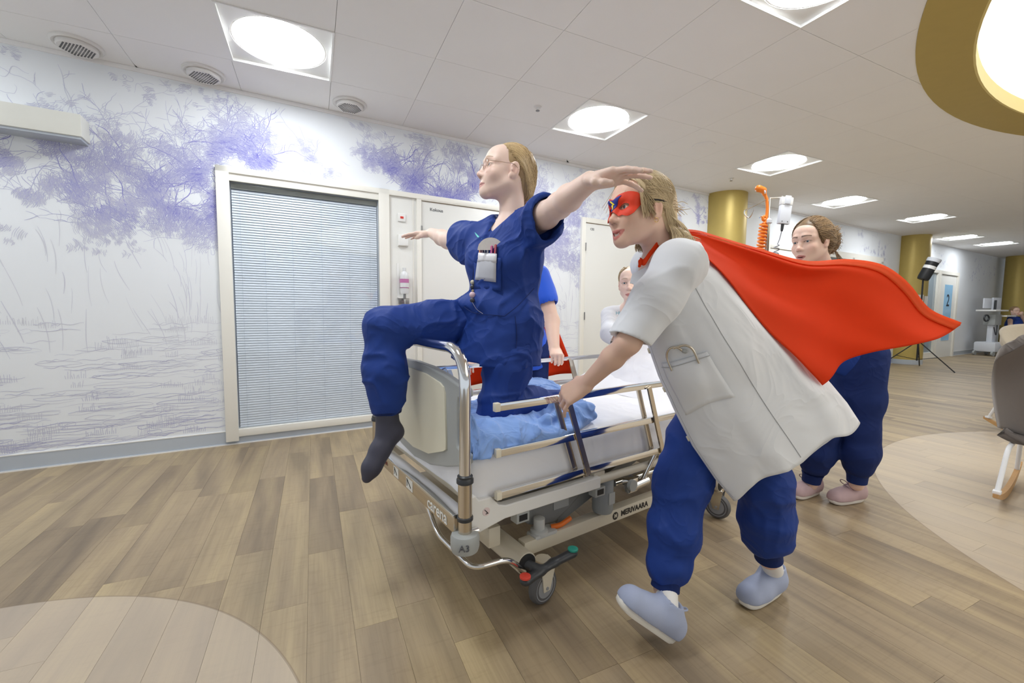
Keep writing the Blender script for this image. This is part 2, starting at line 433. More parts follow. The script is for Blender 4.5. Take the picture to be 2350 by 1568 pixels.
for (i, j) in sorted(lamp_cells):
    xa, ya = TX0+i*TX, TY0+j*TY; c = np.array([xa+TX/2, ya+TY/2])
    t = thing('ceiling_lamp', (c[0], c[1], H), lamp_label(i, j), 'ceiling lamp', 'round ceiling lamps')
    # square panel set up in the ceiling, rim around it
    fr = MB()
    for (a0, b0, a1, b1) in ((0, 0, TX, 0.012), (0, TY-0.012, TX, TY), (0, 0.012, 0.012, TY-0.012), (TX-0.012, 0.012, TX, TY-0.012)):
        fr.box((xa+a0, ya+b0, H-0.006), (xa+a1, ya+b1, H+0.03))
    fr.build('rim', M_white, t, smooth=0)
    V = []; Fc = []; n = 64; r0 = 0.268
    for k in range(n):
        a = 2*math.pi*k/n; cx_, sx_ = math.cos(a), math.sin(a); m_ = max(abs(cx_), abs(sx_)); q = 0.294
        V += [(c[0]+r0*cx_, c[1]+r0*sx_, H+0.012), (c[0]+q*cx_/m_, c[1]+q*sx_/m_, H+0.012), (c[0]+r0*cx_, c[1]+r0*sx_, H+0.03), (c[0]+q*cx_/m_, c[1]+q*sx_/m_, H+0.03)]
    for k in range(n):
        l = (k+1) % n; Fc += [(k*4, k*4+1, l*4+1, l*4), (k*4+2, l*4+2, l*4+3, k*4+3), (k*4, l*4, l*4+2, k*4+2), (k*4+1, k*4+3, l*4+3, l*4+1)]
    MB().add(V, Fc).build('lamp_panel', M_white, t)
    MB().lathe([(0.0, 0.0), (0.15, 0.001), (0.24, 0.006), (0.267, 0.016), (0.267, 0.028)], (c[0], c[1], H+0.001), n=64).build('diffuser', M_lamp, t)

# ---- round light well with its gold ring
t = thing('ceiling_ring', (RC[0], RC[1], H), 'huge gold ring around a lit round ceiling well', 'ceiling ring', kind=None)
ring_sector(MB(), RI, RO, H-0.004, H+0.012, n=160).build('gold_band', M_gold, t)
ring_sector(MB(), RI-0.012, RI, H-0.004, H+0.10, n=160).build('inner_lip', mat('pale_gold', srgb(226, 208, 140), rough=0.5, metal=0.1), t)
MB().lathe([(RI+0.25, 0.0), (RI+0.25, 0.45), (0.02, 0.62)][::-1], (RC[0], RC[1], H+0.10), n=96).build('lit_dome', mat('cove_white', srgb(250, 246, 226), rough=0.8, emit=(1.0, 0.985, 0.93), estr=COVE_E), t)

# ---- ceiling vents, sprinklers, speaker plate
M_vent = mat('vent_white', srgb(228, 226, 224), rough=0.4, var=0.02)
for (px, py, lab) in ((178, 113, 'round perforated white ceiling vent, leftmost and largest of three'), (468, 177, 'round perforated white ceiling vent, middle of three by the wall'),
                      (803, 247, 'round perforated white ceiling vent, rightmost of three by the wall')):
    p = on_z(px, py, H-0.03)
    t = thing('ceiling_vent', (p[0], p[1], H), lab, 'vent', 'round vents along the wall')
    MB().lathe([(0.128, 0.0), (0.128, -0.010), (0.118, -0.018), (0.104, -0.012), (0.103, -0.010)], (p[0], p[1], H), n=48).build('vent_rim', M_vent, t)
    MB().lathe([(0.102, -0.004), (0.100, -0.030), (0.094, -0.036), (0.002, -0.038)], (p[0], p[1], H), n=40).build('vent_cap', M_vent, t)
    h = MB()
    for a in range(-6, 7):
        for b in range(-6, 7):
            x = (a+0.5*(b % 2))*0.0165; y = b*0.0143
            if math.hypot(x, y) < 0.084: h.lathe([(0.0052, -0.0385), (0.0052, -0.0365)], (p[0]+x, p[1]+y, H), n=8)
    tag(h.build('vent_holes', M_dark, t), kind='stuff')
for (px, py, lab) in ((1234, 251, 'tiny ceiling sprinkler head left of the second lamp'), (1678, 413, 'tiny ceiling sprinkler head just above the nearest gold column')):
    p = on_z(px, py, H-0.02)
    t = thing('sprinkler', (p[0], p[1], H), lab, 'sprinkler', 'ceiling sprinklers')
    MB().lathe([(0.032, 0.0), (0.028, -0.006), (0.010, -0.008), (0.008, -0.03)], (p[0], p[1], H), n=20).build('sprinkler_plate', M_vent, t)
    MB().lathe([(0.016, -0.030), (0.016, -0.033)], (p[0], p[1], H), n=14).build('deflector', mat('sprinkler_metal', srgb(120, 118, 112), rough=0.3, metal=0.8), t)
p = on_z(1615, 335, H)
MB().lathe([(0.11, 0.0), (0.11, -0.004), (0.10, -0.006)], (p[0], p[1], H), n=36).build('ceiling_speaker', M_ceil, label='flat round white ceiling speaker plate beyond the second lamp', cat='speaker')

# ---- the long wall (opening left for the blinds window)
WS0, WS1 = -4.2, 19.2
S0, S1, ZB, ZT = -0.245, 0.862, 0.11, 2.045
m = MB()
wbox(m, WS0, S0, 0, H+0.02, -0.12, 0); wbox(m, S1, WS1, 0, H+0.02, -0.12, 0); wbox(m, S0, S1, ZT, H+0.02, -0.12, 0); wbox(m, S0, S1, 0, ZB, -0.12, 0)
wall = m.build('wall_back', M_wall, smooth=0, kind='structure')
tr = MB(); wbox(tr, WS0, WS1, 0.0, 0.105, 0.0, 0.006)
wbox(tr, WS0, WS1, 0.0, 0.012, 0.006, 0.012)
tr.build('baseboard_back', M_base, smooth=0, kind='structure')
tr = MB(); wbox(tr, WS0, WS1, 0.105, 0.112, 0.0, 0.008); wbox(tr, WS0, WS1, 0.0, 0.009, 0.012, 0.016)
tr.build('trim_1', M_white, smooth=0, kind='structure')
tr = MB(); wbox(tr, WS0, 11.0, H-0.028, H-0.001, 0.0, 0.012)
tr.build('trim_2', M_ceil, smooth=0, kind='structure')

# ---- window with blinds
M_glass = bpy.data.materials.new('window_glass'); M_glass.use_nodes = True
_nt = M_glass.node_tree; _b = _nt.nodes['Principled BSDF']
_b.inputs['Base Color'].default_value = (0.97, 0.99, 1, 1); _b.inputs['Roughness'].default_value = 0.02; _b.inputs['IOR'].default_value = 1.45
_gl = N(_nt, 'ShaderNodeBsdfGlossy', Roughness=0.02); _tr = N(_nt, 'ShaderNodeBsdfTransparent'); _tr.inputs[0].default_value = (0.96, 0.98, 1.0, 1)
_lw = N(_nt, 'ShaderNodeLayerWeight', Blend=0.5); _pw = N(_nt, 'ShaderNodeMath', operation='POWER'); _pw.inputs[1].default_value = 4.0
_nt.links.new(_lw.outputs['Facing'], _pw.inputs[0]); _mr = N(_nt, 'ShaderNodeMapRange'); _nt.links.new(_pw.outputs[0], _mr.inputs[0]); _mr.inputs[3].default_value = 0.035; _mr.inputs[4].default_value = 0.8
_nz = N(_nt, 'ShaderNodeTexNoise', Scale=1.2); _bp = N(_nt, 'ShaderNodeBump', Strength=0.0005, Distance=0.001)
_nt.links.new(_nz.outputs[0], _bp.inputs['Height']); _nt.links.new(_bp.outputs[0], _gl.inputs['Normal'])
_ms = N(_nt, 'ShaderNodeMixShader'); _nt.links.new(_mr.outputs[0], _ms.inputs[0]); _nt.links.new(_tr.outputs[0], _ms.inputs[1]); _nt.links.new(_gl.outputs[0], _ms.inputs[2])
_nt.links.new(_ms.outputs[0], _nt.nodes['Material Output'].inputs[0])
wt = thing('window_1', wp((S0+S1)/2, 0.0, 0), None, None, kind='structure')
m = MB()
wbox(m, S0-0.085, S0, 0.03, ZT+0.10, 0, 0.035, 0.003); wbox(m, S1, S1+0.092, 0.112, ZT+0.10, 0, 0.035, 0.003)
wbox(m, S0-0.085, 2.42, ZT+0.055, ZT+0.10, 0, 0.035, 0.003)
wbox(m, S0-0.04, S1+0.02, ZT, ZT+0.06, -0.02, 0.022, 0.002); wbox(m, S0-0.04, S0, ZB, ZT, -0.02, 0.022, 0.002); wbox(m, S1, S1+0.04, ZB, ZT, -0.02, 0.022, 0.002)
m.build('window_frame', M_frame, wt)
m = MB(); wbox(m, S0-0.01, S1+0.01, ZB-0.05, ZB+0.008, -0.06, 0.022, 0.004); m.build('window_sill', M_frame, wt)
m = MB(); wbox(m, S0, S1, ZB, ZT, -0.018, -0.012); m.build('pane', M_glass, wt, smooth=0)
M_slat = mat('blind_slat', srgb(242, 244, 247), rough=0.4, var=0.02)
m = MB(); n = 94
for k in range(n):
    z = ZB+0.02+k*(ZT-0.06-ZB-0.02)/(n-1)
    P = []
    for s in (S0+0.008, S1-0.008):
        for (dz, dd) in ((-0.0105, -0.038), (0.002, -0.0405), (0.0105, -0.047)): P.append(wp(s, z+dz*0.9, dd))
    m.add(P, [(0, 1, 4, 3), (1, 2, 5, 4)])
tag(m.build('blind_slats', M_slat, wt, smooth=60), kind='stuff')
m = MB(); wbox(m, S0+0.004, S1-0.004, ZT-0.045, ZT-0.004, -0.058, -0.03, 0.003); m.build('blind_headrail', mat('headrail', srgb(150, 150, 140), rough=0.4), wt)
m = MB()
for s in (S0+0.06, S0+0.22, S0+0.42, S0+0.64, S0+0.86, S1-0.07): wbox(m, s, s+0.0012, ZB+0.01, ZT-0.03, -0.032, -0.031)
m.build('ladder_cord', mat('cord_grey', srgb(190, 200, 212), rough=0.6), wt, smooth=0)
m = MB(); wbox(m, S0-0.3, S1+0.3, 0, ZT+0.2, -0.9, -0.88)
m.build('room_beyond', mat('blue_grey_room', srgb(120, 140, 165), rough=0.9, var=0.1, scale=1.0), wt, smooth=0)

# ---- device panel between window and door
m = MB(); wbox(m, S1+0.092, 1.215, 0.112, ZT+0.055, 0.0, 0.012, 0.001); m.build('trim_3', M_door, smooth=30, kind='structure')
m = MB(); wbox(m, 1.170, 1.178, 0.112, ZT+0.05, 0.012, 0.016); wbox(m, S1+0.1, S1+0.104, 0.112, ZT+0.05, 0.012, 0.014); m.build('trim_4', M_frame, smooth=0, kind='structure')

# ---- doors
def door(name, s0, s1, top, hinge_left=True, text=None, frame=0.055, handle_s=None):
    t = thing(name, wp((s0+s1)/2, 0, 0), None, None, kind='structure')
    m = MB()
    wbox(m, s0-frame, s0, 0.0, top+frame, 0, 0.032, 0.003); wbox(m, s1, s1+frame, 0.0, top+frame, 0, 0.032, 0.003); wbox(m, s0, s1, top, top+frame, 0, 0.032, 0.003)
    m.build('door_frame', M_frame, t)
    m = MB(); wbox(m, s0+0.006, s1-0.006, 0.01, top-0.006, 0.001, 0.016, 0.002); m.build('door_leaf', M_door, t)
    m = MB(); wbox(m, s0, s0+0.006, 0.0, top, 0.0, 0.006); wbox(m, s1-0.006, s1, 0.0, top, 0, 0.006); wbox(m, s0, s1, top-0.006, top, 0, 0.006)
    m.build('door_gap', mat('gap_shadow', srgb(190, 170, 140), rough=0.8), t, smooth=0)
    hs = s0 if hinge_left else s1
    for z in (0.25, 1.02, top-0.28):
        MB().tube([wp(hs+0.002, z-0.045, 0.036), wp(hs+0.002, z+0.045, 0.036)], 0.007, n=10).build('hinge', mat('hinge_steel', srgb(150, 150, 150), rough=0.3, metal=0.9), t)
    if handle_s is not None:
        k = MB(); k.lathe([(0.026, 0.0), (0.026, 0.008), (0.010, 0.010), (0.010, 0.045)], wp(handle_s, 1.03, 0.016), ax=-WN, n=20)
        k.tube(arc_path([wp(handle_s, 1.03, 0.055), wp(handle_s-0.12*(1 if hinge_left else -1), 1.03, 0.055)], 0.01), 0.0095, n=10)
        k.build('door_handle', mat('handle_steel', srgb(190, 190, 190), rough=0.25, metal=0.9), t)
    return t
M_print = mat('grey_print', srgb(96, 98, 102), rough=0.7)
d1 = door('door_1', 1.250, 2.36, 2.092, True, frame=0.045)
text_mesh('door_text', 'Kokous', 0.042, wp(1.335, 2.020, 0.0172), WD, (0, 0, 1), M_print, d1, bold=0.0006)
d2 = door('door_2', 3.195, 4.16, 2.100, True, handle_s=4.09)
text_mesh('door_text', 'CES', 0.036, wp(3.270, 2.030, 0.0172), WD, (0, 0, 1), M_print, d2, bold=0.0006)
# ---- doors and glazing farther along
d3 = door('door_3', 6.9, 7.9, 2.1, True)
# wide glazed front before the second column
t = thing('window_2', wp(9.6, 0, 0), None, None, kind='structure')
m = MB()
for (a, b_) in ((8.55, 8.63), (9.55, 9.63), (10.75, 10.85)): wbox(m, a, b_, 0.0, 2.12, 0, 0.06)
wbox(m, 8.55, 10.85, 2.08, 2.20, 0, 0.06); wbox(m, 8.63, 10.75, 0.0, 0.16, 0, 0.05); m.build('window_frame', M_frame, t, smooth=0)
M_pane2 = mat('tinted_pane', srgb(150, 165, 175), rough=0.12, var=0.2, scale=1.5, spec=0.8)
m = MB(); wbox(m, 8.63, 9.55, 0.16, 2.08, 0.004, 0.012); m.build('pane', M_pane2, t, smooth=0)
m = MB(); wbox(m, 9.63, 10.75, 0.16, 2.08, 0.004, 0.012); m.build('pane', M_pane2, t, smooth=0)
# side light and blue-glass door marked 2
t = thing('window_3', wp(13.2, 0, 0), None, None, kind='structure')
m = MB(); wbox(m, 12.4, 13.96, 2.05, 2.12, 0, 0.05); wbox(m, 12.4, 13.96, 0.0, 0.16, 0, 0.05); wbox(m, 13.86, 13.96, 0.16, 2.05, 0, 0.05); wbox(m, 12.4, 12.5, 0.16, 2.05, 0, 0.05)
m.build('window_frame', M_frame, t, smooth=0)
m = MB(); wbox(m, 12.5, 13.86, 0.16, 2.05, 0.004, 0.012); m.build('pane', M_pane2, t, smooth=0)
t = thing('door_4', wp(14.6, 0, 0), None, None, kind='structure')
m = MB(); wbox(m, 13.98, 14.06, 0.0, 2.12, 0, 0.05); wbox(m, 15.16, 15.26, 0.0, 2.12, 0, 0.05); wbox(m, 14.06, 15.16, 2.04, 2.12, 0, 0.05); m.build('door_frame', M_frame, t, smooth=0)
m = MB(); wbox(m, 14.07, 15.15, 0.01, 2.03, 0.0, 0.02); m.build('door_leaf', M_door, t, smooth=0)
m = MB(); wbox(m, 14.42, 14.93, 0.42, 1.80, 0.02, 0.026); m.build('pane', mat('blue_glass', srgb(150, 200, 236), rough=0.2, var=0.05), t, smooth=0)
text_mesh('door_text', '2', 0.42, wp(14.56, 1.40, 0.028), WD, (0, 0, 1), mat('dark_print', srgb(40, 48, 62), rough=0.6), t, bold=0.004)
MB().box((0, 0, 0), (0.12, 0.02, 0.05), M=lambda p: wp(14.14+p[0], 1.02+p[1], 0.02+p[2])).build('door_handle', mat('handle_steel', (0.5,)*3, metal=0.9), t)

# ---- end of the hall
m = MB().box((19.4, -4.0, 0), (19.5, 6.2, H+0.02)); m.build('wall_end', M_wall, smooth=0, kind='structure')

# ---- gold columns
def column(name, c, r, lab, boxw):
    t = thing(name, (c[0], c[1], 0), lab, 'column', 'gold columns along the hall')
    MB().lathe([(r, 0.10), (r, H)], (c[0], c[1], 0), n=64).build('shaft', M_gold, t)
    MB().lathe([(r+0.004, 0.0), (r+0.004, 0.10), (r, 0.101)], (c[0], c[1], 0), n=64).build('plinth', M_base, t)
    return t
m = MB(); m.box((4.86, 4.42, 0.0), (5.52, 4.56, H)); m.build('trim_5', M_wall, smooth=0, kind='structure')
c1 = at(1665, 440, 6.05); column('column', (c1[0], c1[1]), 0.285, 'thick gold column nearest the bed', 0.3)
c2 = on_z(2085, 836, 0); column('column', (11.70, 4.78), 0.285, 'gold column with two paper notices taped on', 0.3)
column('column', (18.2, 5.0), 0.285, 'farthest gold column at the right picture edge', 0.3)
# ================================================================== SMOOTH-BLENDED SOLIDS (people, cloth, soft things)
def vnoise(P, seed=0):
    """smooth value noise in -1..1"""
    P = np.asarray(P, np.float32); i = np.floor(P).astype(np.int64); f = P-i; f = f*f*(3-2*f)
    def h(a, b, c):
        n = (a*374761393 + b*668265263 + c*2147483647 + seed*1274126177) & 0xffffffff
        n = ((n ^ (n >> 13))*1103515245) & 0xffffffff
        n = ((n ^ (n >> 15))*2246822519) & 0xffffffff
        return ((n ^ (n >> 16)) & 0xffff).astype(np.float32)/32767.5-1
    x, y, z = i[..., 0], i[..., 1], i[..., 2]; r = 0
    for a in (0, 1):
        wx = f[..., 0] if a else 1-f[..., 0]
        for b in (0, 1):
            wy = f[..., 1] if b else 1-f[..., 1]
            for c in (0, 1):
                wz = f[..., 2] if c else 1-f[..., 2]
                r = r + wx*wy*wz*h(x+a, y+b, z+c)
    return r
def unit(v):
    v = np.array(v, float); return v/(np.linalg.norm(v)+1e-12)
def frame(x=None, y=None, z=None):
    """rows = axes; built from a forward (y) and an up (z) hint"""
    y = unit(y); z = np.array(z, float); z = unit(z-y*np.dot(z, y)); x = np.cross(y, z)
    return np.array([x, y, z])
class Solid:
    def __init__(s): s.p = []; s.o = np.zeros(3); s.A = np.eye(3); s.sc = 1.0
    def at(s, o, A=None, sc=1.0): s.o = np.array(o, float); s.A = np.eye(3) if A is None else np.array(A, float); s.sc = sc; return s
    def w(s, p): return s.o + s.sc*(np.array(p, float) @ s.A)
    def cap(s, a, b, ra, rb=None, k=0.015, op='add', flat=None):
        """round cone; flat=(axis, factor) squashes it across that axis"""
        rb = ra if rb is None else rb; a, b = s.w(a), s.w(b); ra, rb, k = ra*s.sc, rb*s.sc, k*s.sc
        fl = None
        if flat is not None: fl = (unit(np.array(flat[0], float) @ s.A), flat[1])
        mx = max(ra, rb)*max(1.0, flat[1] if flat else 1.0)
        s.p.append(('cap', a, b, ra, rb, fl, k, op, (a+b)/2, np.linalg.norm(a-b)/2+mx)); return s
    def chain(s, pts, rs, k=0.015, op='add', flat=None):
        for i in range(len(pts)-1): s.cap(pts[i], pts[i+1], rs[i], rs[i+1], k, op, flat)
        return s
    def ell(s, c, r, A=None, k=0.015, op='add'):
        B = s.A if A is None else np.array(A, float) @ s.A
        c = s.w(c); r = np.array(r, float)*s.sc; s.p.append(('ell', c, r, B, None, None, k*s.sc, op, c, max(r))); return s
    def box(s, c, h, rad=0.004, A=None, k=0.004, op='add'):
        B = s.A if A is None else np.array(A, float) @ s.A
        c = s.w(c); h = np.array(h, float)*s.sc; s.p.append(('box', c, h, B, rad*s.sc, None, k*s.sc, op, c, np.linalg.norm(h))); return s
    def cut(s, p, n, k=0.0):
        """drop everything on the +n side"""
        s.p.append(('cut', s.w(p), unit(np.array(n, float) @ s.A), None, None, None, k*s.sc, 'cut', np.zeros(3), 1e9)); return s
    def d_one(s, q, P):
        if q[0] == 'cap':
            a, b, ra, rb, fl = q[1:6]; ab = b-a; L2 = ab @ ab+1e-12
            pa = P-a; t = np.clip((pa @ ab)/L2, 0, 1); v = pa-t[..., None]*ab
            if fl is not None:
                c = v @ fl[0]; v = v+(c*(1/fl[1]-1))[..., None]*fl[0]
                return (np.sqrt((v*v).sum(-1))-(ra+(rb-ra)*t))*min(1.0, fl[1])
            return np.sqrt((v*v).sum(-1))-(ra+(rb-ra)*t)
        if q[0] == 'ell':
            c, r, B = q[1:4]; l = (P-c) @ B.T; k0 = np.sqrt(((l/r)**2).sum(-1)); k1 = np.sqrt(((l/(r*r))**2).sum(-1))+1e-9
            return k0*(k0-1)/k1
        if q[0] == 'box':
            c, h, B, rad = q[1:5]; l = np.abs((P-c) @ B.T)-(h-rad)
            return np.sqrt((np.maximum(l, 0)**2).sum(-1))+np.minimum(l.max(-1), 0)-rad
        return (P-q[1]) @ q[2]
    def evald(s, P, ctr=None, rad=0.0):
        """P: (n,m,3) with block centres ctr (n,3), or (n,3)"""
        d = np.full(P.shape[:-1], 9.0, np.float32)
        for q in s.p:
            k, op = q[6], q[7]
            if ctr is not None and op != 'cut':
                if q[0] == 'cap':
                    ab = q[2]-q[1]; pa = ctr-q[1]; t = np.clip((pa @ ab)/(ab @ ab+1e-12), 0, 1)
                    dist = np.linalg.norm(pa-t[:, None]*ab, axis=1)-max(q[3], q[4])*(max(1.0, q[5][1]) if q[5] else 1.0)
                else: dist = np.linalg.norm(ctr-q[8], axis=1)-q[9]
                m = dist < rad*1.5+k+0.03
                if not m.any(): continue
                e = s.d_one(q, P[m]).astype(np.float32); o = d[m]
            else:
                m = slice(None); e = s.d_one(q, P).astype(np.float32); o = d
            if op == 'add':
                if k > 0: hh = np.maximum(k-np.abs(o-e), 0)/k; r = np.minimum(o, e)-hh*hh*k*0.25
                else: r = np.minimum(o, e)
            else:
                e = -e if op == 'sub' else e
                if k > 0: hh = np.maximum(k-np.abs(o-e), 0)/k; r = np.maximum(o, e)+hh*hh*k*0.25
                else: r = np.maximum(o, e)
            d[m] = r
        return d
    def mesh(s, res, disp=None, smooth=1):
        lo = np.min([q[8]-q[9] for q in s.p if q[7] == 'add'], axis=0)-0.03; hi = np.max([q[8]+q[9] for q in s.p if q[7] == 'add'], axis=0)+0.03
        nb = 8; bs = nb*res; g = np.ceil((hi-lo)/bs).astype(int)
        I = np.stack(np.meshgrid(*[np.arange(x) for x in g], indexing='ij'), -1).reshape(-1, 3); ctr = lo+(I+0.5)*bs
        hd = bs*0.8660
        dc = np.concatenate([s.evald(c[:, None, :], c, hd)[:, 0] for c in np.array_split(ctr, max(1, len(ctr)//200000))])
        act = np.abs(dc) < hd*1.2+(0.015 if disp else 0.003)
        I, ctr = I[act], ctr[act]
        r9 = np.arange(nb+1); lp = np.stack(np.meshgrid(r9, r9, r9, indexing='ij'), -1)
        V = []; K = []; E = []
        gd = (g*nb+3).astype(np.int64)
        def key(c): return (c[..., 0]*gd[1]+c[..., 1])*gd[2]+c[..., 2]
        for ch in np.array_split(np.arange(len(I)), max(1, len(I)//900)):
            if not len(ch): continue
            gi = I[ch][:, None, None, None, :]*nb+lp; P = (lo+gi*res).reshape(len(ch), -1, 3).astype(np.float32)
            D = s.evald(P, ctr[ch], hd)
            if disp is not None:
                nr = np.abs(D) < 0.03
                if nr.any(): D[nr] -= disp(P[nr])
            D = D.reshape(len(ch), nb+1, nb+1, nb+1)
            c8 = {}
            for a in (0, 1):
                for b in (0, 1):
                    for c in (0, 1): c8[a, b, c] = D[:, a:a+nb, b:b+nb, c:c+nb]
            mn = np.minimum.reduce(list(c8.values())); mxx = np.maximum.reduce(list(c8.values())); hit = (mn < 0) & (mxx >= 0)
            if not hit.any(): continue
            idx = np.argwhere(hit); vals = {k: v[hit] for k, v in c8.items()}
            acc = np.zeros((len(idx), 3)); cnt = np.zeros(len(idx))
            for (A, B) in [((0,0,0),(1,0,0)),((0,1,0),(1,1,0)),((0,0,1),(1,0,1)),((0,1,1),(1,1,1)),((0,0,0),(0,1,0)),((1,0,0),(1,1,0)),((0,0,1),(0,1,1)),((1,0,1),(1,1,1)),((0,0,0),(0,0,1)),((1,0,0),(1,0,1)),((0,1,0),(0,1,1)),((1,1,0),(1,1,1))]:
                va, vb = vals[A], vals[B]; x = (va < 0) != (vb < 0); t = np.where(x, va/(va-vb+1e-12), 0)
                acc += np.where(x[:, None], np.array(A)+t[:, None]*(np.array(B)-np.array(A)), 0); cnt += x
            gc = I[ch][idx[:, 0]]*nb+idx[:, 1:]
            V.append(lo+(gc+acc/np.maximum(cnt, 1)[:, None])*res); K.append(key(gc.astype(np.int64)+1))
            v0 = vals[0, 0, 0]
            for ax, o_ in enumerate(((1, 0, 0), (0, 1, 0), (0, 0, 1))):
                v1 = vals[o_]; x = (v0 < 0) != (v1 < 0)
                E.append(np.column_stack([gc[x]+1, np.full(x.sum(), ax), (v0[x] < 0)]))
        V = np.concatenate(V); K = np.concatenate(K); E = np.concatenate(E).astype(np.int64)
        o = np.argsort(K); Ks = K[o]
        def look(c):
            kk = key(c); p = np.searchsorted(Ks, kk); p = np.minimum(p, len(Ks)-1); return np.where(Ks[p] == kk, o[p], -1)
        Fq = []
        for ax in range(3):
            e = E[E[:, 3] == ax]; b, c = [(1, 2), (2, 0), (0, 1)][ax]; q = []
            for (db, dc_) in ((0, 0), (-1, 0), (-1, -1), (0, -1)):
                cc = e[:, :3].copy(); cc[:, b] += db; cc[:, c] += dc_; q.append(look(cc))
            q = np.stack(q, 1); ok = (q >= 0).all(1); q = q[ok]; neg = e[ok, 4] == 1
            q[~neg] = q[~neg][:, ::-1]; Fq.append(q)
        Fq = np.concatenate(Fq)
        for _ in range(smooth):
            S = np.zeros_like(V); C = np.zeros(len(V))
            for a in range(4):
                i, j = Fq[:, a], Fq[:, (a+1) % 4]
                np.add.at(S, i, V[j]); np.add.at(C, i, 1); np.add.at(S, j, V[i]); np.add.at(C, j, 1)
            V = np.where(C[:, None] > 0, V*0.5+0.5*S/np.maximum(C, 1)[:, None], V)
        return V, Fq
def mesh_object(name, pieces, material, parent=None, colour=None, origin=None, label=None, cat=None, group=None, kind=None, flat=None):
    """pieces: list of (V, F) joined into ONE mesh; colour(V)->(n,3)"""
    Vs = []; Fs = []; k = 0
    for V, Fq in pieces: Vs.append(V); Fs.extend((np.asarray(Fq)+k).tolist()); k += len(V)
    V = np.concatenate(Vs); off = world_loc(parent) if parent is not None else (np.array(origin) if origin is not None else np.zeros(3))
    me = bpy.data.meshes.new(name); me.from_pydata((V-off).tolist(), [], Fs); me.update()
    if colour is not None:
        C = np.ones((len(V), 4), np.float32); C[:, :3] = colour(V)
        ca = me.color_attributes.new('Col', 'FLOAT_COLOR', 'POINT'); ca.data.foreach_set('color', C.ravel())
    me.shade_smooth()
    if flat: me.set_sharp_from_angle(angle=math.radians(flat))
    o = link_mesh(name, me, material, parent)
    if parent is None and origin is not None: o.location = Vector(origin)
    return tag(o, label, cat, group, kind)
